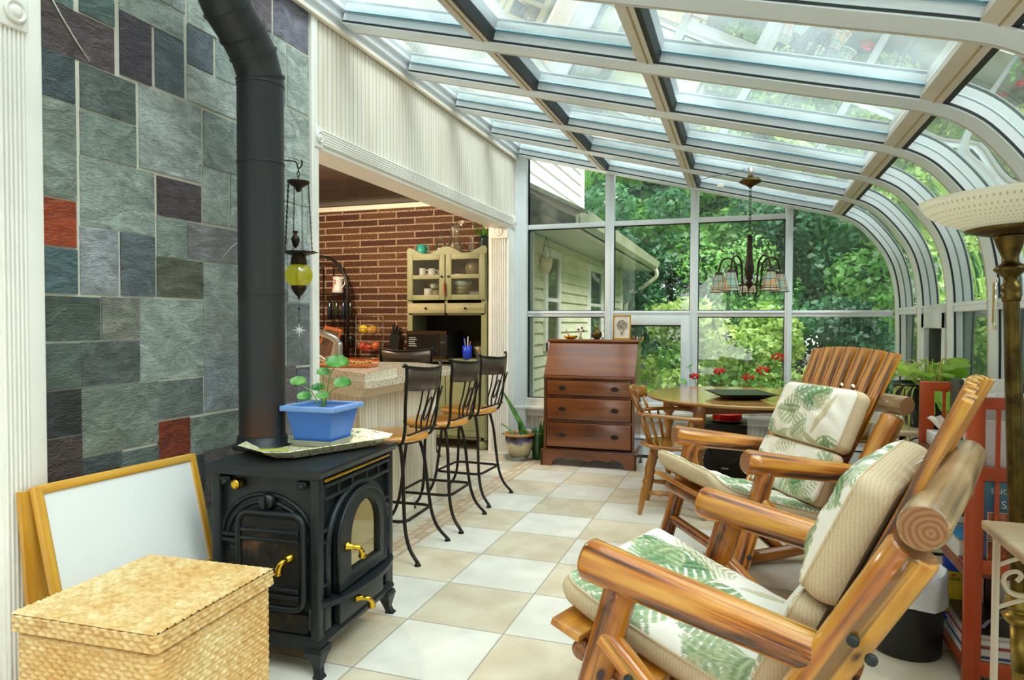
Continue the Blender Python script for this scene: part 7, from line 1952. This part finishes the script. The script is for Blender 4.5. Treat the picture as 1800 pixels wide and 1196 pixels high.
b = MB(); reeded(b, [(.022, .09), (.022, .30)]); b.lathe([(.024, .29), (.024, .415)], (0, 0, 0), 24); b.lathe([(.02, .41), (.036, .425), (.044, .44), (.028, .45), (.024, .455), (.036, .465), (.038, .475), (.028, .485), (.034, .495), (.022, .51)], (0, 0, 0), 28)
b.build('lower_column', MAT['lt_brass'], fl_)
b = MB(); reeded(b, [(.021, .50), (.021, .9), (.0185, 1.30)])
b.lathe([(.020, 1.29), (.023, 1.30), (.023, 1.31), (.020, 1.315), (.023, 1.32), (.023, 1.335), (.018, 1.34), (.016, 1.355), (.034, 1.372), (.040, 1.378), (.034, 1.386), (.02, 1.395), (.019, 1.41), (.030, 1.44), (.036, 1.462), (.038, 1.468), (.02, 1.47)], (0, 0, 0), 28); b.build('column', MAT['dark_brass'], fl_)
b = MB(); b.lathe([(.02, 1.468), (.05, 1.470), (.08, 1.478), (.105, 1.488), (.10, 1.490), (.02, 1.476)], (0, 0, 0), 40); b.build('saucer', MAT['dark_brass'], fl_)
m, nt, o = newmat('perforated_enamel')
tcn = nd(nt, 'ShaderNodeTexCoord'); s = nd(nt, 'ShaderNodeSeparateXYZ'); link(nt, tcn.outputs['Object'], s.inputs[0])
an = math_n(nt, 'ARCTAN2', s.outputs[1], s.outputs[0]); rr = math_n(nt, 'POWER', math_n(nt, 'ADD', math_n(nt, 'MULTIPLY', s.outputs[0], s.outputs[0]), math_n(nt, 'MULTIPLY', s.outputs[1], s.outputs[1])), .5)
row = math_n(nt, 'MULTIPLY', rr, 68.0); rf = math_n(nt, 'SUBTRACT', math_n(nt, 'FRACT', row), .5)
af = math_n(nt, 'SUBTRACT', math_n(nt, 'FRACT', math_n(nt, 'ADD', math_n(nt, 'MULTIPLY', an, 90 / (2 * PI)), math_n(nt, 'MULTIPLY', math_n(nt, 'FLOOR', row), .5))), .5)
dd_ = math_n(nt, 'ADD', math_n(nt, 'MULTIPLY', rf, rf), math_n(nt, 'MULTIPLY', math_n(nt, 'MULTIPLY', af, af), 1.2)); hole = math_n(nt, 'LESS_THAN', dd_, .035)
cc_ = mix_c(nt, hole, '#f2ecd9', '#9b9274'); p = princ(nt, o, cc_, .4)
tl_ = nd(nt, 'ShaderNodeBsdfTranslucent'); tl_.inputs[0].default_value = (.9, .88, .78, 1); ms = nd(nt, 'ShaderNodeMixShader', i_Fac=.35); link(nt, p.outputs[0], ms.inputs[1]); link(nt, tl_.outputs[0], ms.inputs[2]); link(nt, ms.outputs[0], o.inputs[0])
b = MB(); b.lathe([(.05, 1.480), (.10, 1.492), (.145, 1.510), (.18, 1.532), (.20, 1.556), (.208, 1.575), (.204, 1.575), (.175, 1.535), (.10, 1.498), (.05, 1.486)], (0, 0, 0), 72, cap=False); b.build('bowl_shade', m, fl_)
b = MB(); b.cyl((0, 0), .02, 1.485, 1.53, 14); b.build('socket', MAT['porcelain'], fl_)

# ------------------------------------------------------------ POTHOS on a treadle stand
ts = thing('treadle_stand', 'black wrought iron stand with a wooden top under the trailing plant', 'plant stand', (.945, 4.15, 0))
b = MB(); b.box(-.20, .19, -.24, .24, .655, .680, bev=.006); b.build('top', MAT['lightwood'], ts)
for sy in (-.21, .21):
    b = MB()
    for sx in (-.17, .15): b.box(sx - .012, sx + .012, sy - .012, sy + .012, 0, .655)
    for (p, q) in (((-.17, .30), (.15, .30)), ((-.17, .06), (.15, .06)), ((-.17, .60), (.15, .60))): b.tube([(p[0], sy, p[1]), (q[0], sy, q[1])], .008, 6)
    for k in range(3):
        x = -.12 + .11 * k
        for z0 in (.32, .46): b.tube([(x + .05 * math.cos(a), sy, z0 + .065 + .06 * math.sin(a)) for a in [2 * PI * i / 16 for i in range(16)]], .0045, 6, closed=True)
    b.build('side_frame', MAT['black_metal'], ts)
b = MB(); b.tube([(-.01, -.21, .12), (-.01, .21, .12)], .008, 6); b.build('tie_rod', MAT['black_metal'], ts)
pt_ = thing('pothos', 'trailing lime green pothos in a ribbed dark pot', 'potted plant', (.945, 4.15, .6805))
b = MB(); prof = [(.0001, 0), (.11, 0)]
for i in range(12): prof += [(.115 + .0055 * i, .01 + .018 * i), (.121 + .0055 * i, .019 + .018 * i)]
prof += [(.19, .232), (.178, .235), (.17, .20), (.0001, .19)]
b.lathe(prof, (0, 0, 0), 40); b.build('pot', plain('dark_green_glaze', '#12241c', .2, 0, .2, 9), pt_)
rnd = random.Random(12)
b = MB(); LV = []
for i in range(44):
    a = rnd.random() * 6.28; r_ = rnd.uniform(.05, .24 if math.cos(a) < .2 else .12); z = .22 + rnd.uniform(.02, .12); LV.append((r_ * math.cos(a), r_ * math.sin(a) * 1.2, z, a))
    b.tube(smoothpath([(.04 * math.cos(a), .04 * math.sin(a), .2), (r_ * .6 * math.cos(a), r_ * .7 * math.sin(a), z + .02), (r_ * math.cos(a), r_ * 1.2 * math.sin(a), z)], 3), .0025, 5)
VN = []
for i in range(13):
    a = R(rnd.uniform(170, 330)); x, y = .19 * math.cos(a), .19 * math.sin(a)
    pts = [(x * .8, y * .8, .22), (x * 1.1, y * 1.15, .20), (x * 1.15 + rnd.uniform(-.04, .04), y * 1.2, rnd.uniform(-.0, .10)), (x * rnd.uniform(1.0, 1.5), y * 1.3 + rnd.uniform(-.05, .05), rnd.uniform(-.12, .02)), (x * 1.1 + rnd.uniform(-.16, .1), y * 1.25 + rnd.uniform(-.12, .05), rnd.uniform(-.22, -.02))]
    b.tube(smoothpath(pts, 5), .0032, 5); VN.append(pts)
b.build('vines', plain('yellow_green_vine', '#c3cf62', .5), pt_)
for (x, y, z, a) in LV:
    b = MB(); s_ = rnd.uniform(.036, .056); d = Vector((math.cos(a), math.sin(a), rnd.uniform(-.3, .4))); leafblade(b, Vector((x, y, z)) - d * s_ * .3, Vector((x, y, z)) + d * s_ * 1.7, s_ * .72, (rnd.uniform(-.4, .2), -.6, .8), .25, n=8, m=6); b.build('leaf', MAT['leaf_pothos'], pt_)
for k in range(10):
    b = MB(); x, y, z = .02 + rnd.uniform(-.08, .10), -.26 - rnd.uniform(0, .08), .02 + rnd.uniform(-.02, .20); leafblade(b, (x, y, z + .05), (x + rnd.uniform(-.02, .03), y - .02, z - .04), .036, (0, -1, .2), .2, n=7, m=5); b.build('leaf', MAT['leaf_pothos'], pt_)
# small rustic stool behind the further rocker
t = thing('wicker_footstool', 'small wooden stool with a wicker basket behind the further rocking chair', 'stool', (.72, 5.25, 0))
for sx in (-.12, .12):
    for sy in (-.12, .12): b = MB(); b.tube([(sx * 1.1, sy * 1.1, 0), (sx, sy, .42)], .014, 10); b.build('leg', MAT['oakz'], t)
b = MB(); b.box(-.13, .13, -.13, -.11, .10, .125); b.box(-.13, .13, .11, .13, .10, .125); b.box(-.15, .15, -.15, .15, .42, .44, bev=.004); b.build('frame', MAT['oak'], t)
b = MB(); b.lathe([(.0001, .441), (.10, .441), (.13, .55), (.125, .55), (.095, .45), (.0001, .448)], (0, 0, 0), 24); b.build('basket', MAT['seagrass'], t)
# thermometer on the post
t = thing('wall_thermometer', 'clear tube thermometer fixed to the white post left of the floor lamp', 'thermometer', (1.150, 3.875, 1.325))
b = MB(); b.box(-.006, .0, -.022, .022, -.12, .12, bev=.004); b.build('backing', MAT['clear'], t)
b = MB(); b.tube([(-.012, -.012, -.09), (-.012, -.012, .10)], .004, 8); b.build('spirit_tube', plain('amber_tube', '#d8a860', .3), t)
b = MB()
for z in (-.115, .115): b.box(-.016, .006, -.02, .02, z - .012, z + .012, bev=.003)
b.build('end_clip', MAT['cream'], t)

# unseen: kitchen lamp, and planting added behind the camera for glass reflections
for o in list(COL.objects):
    if 'out of view' in o.get('label', ''):
        for k in ('label', 'category', 'group'):
            if k in o: del o[k]
        if o.name.startswith('kitchen'):
            o.parent = kceil_o; o.name = 'ceiling_light'
        else:
            o.parent = ground_o; o.name = 'unseen_reflection_hedge'
            for c in COL.objects:
                if c.parent == o and c.name.startswith('trunk'): c.name = 'stem'
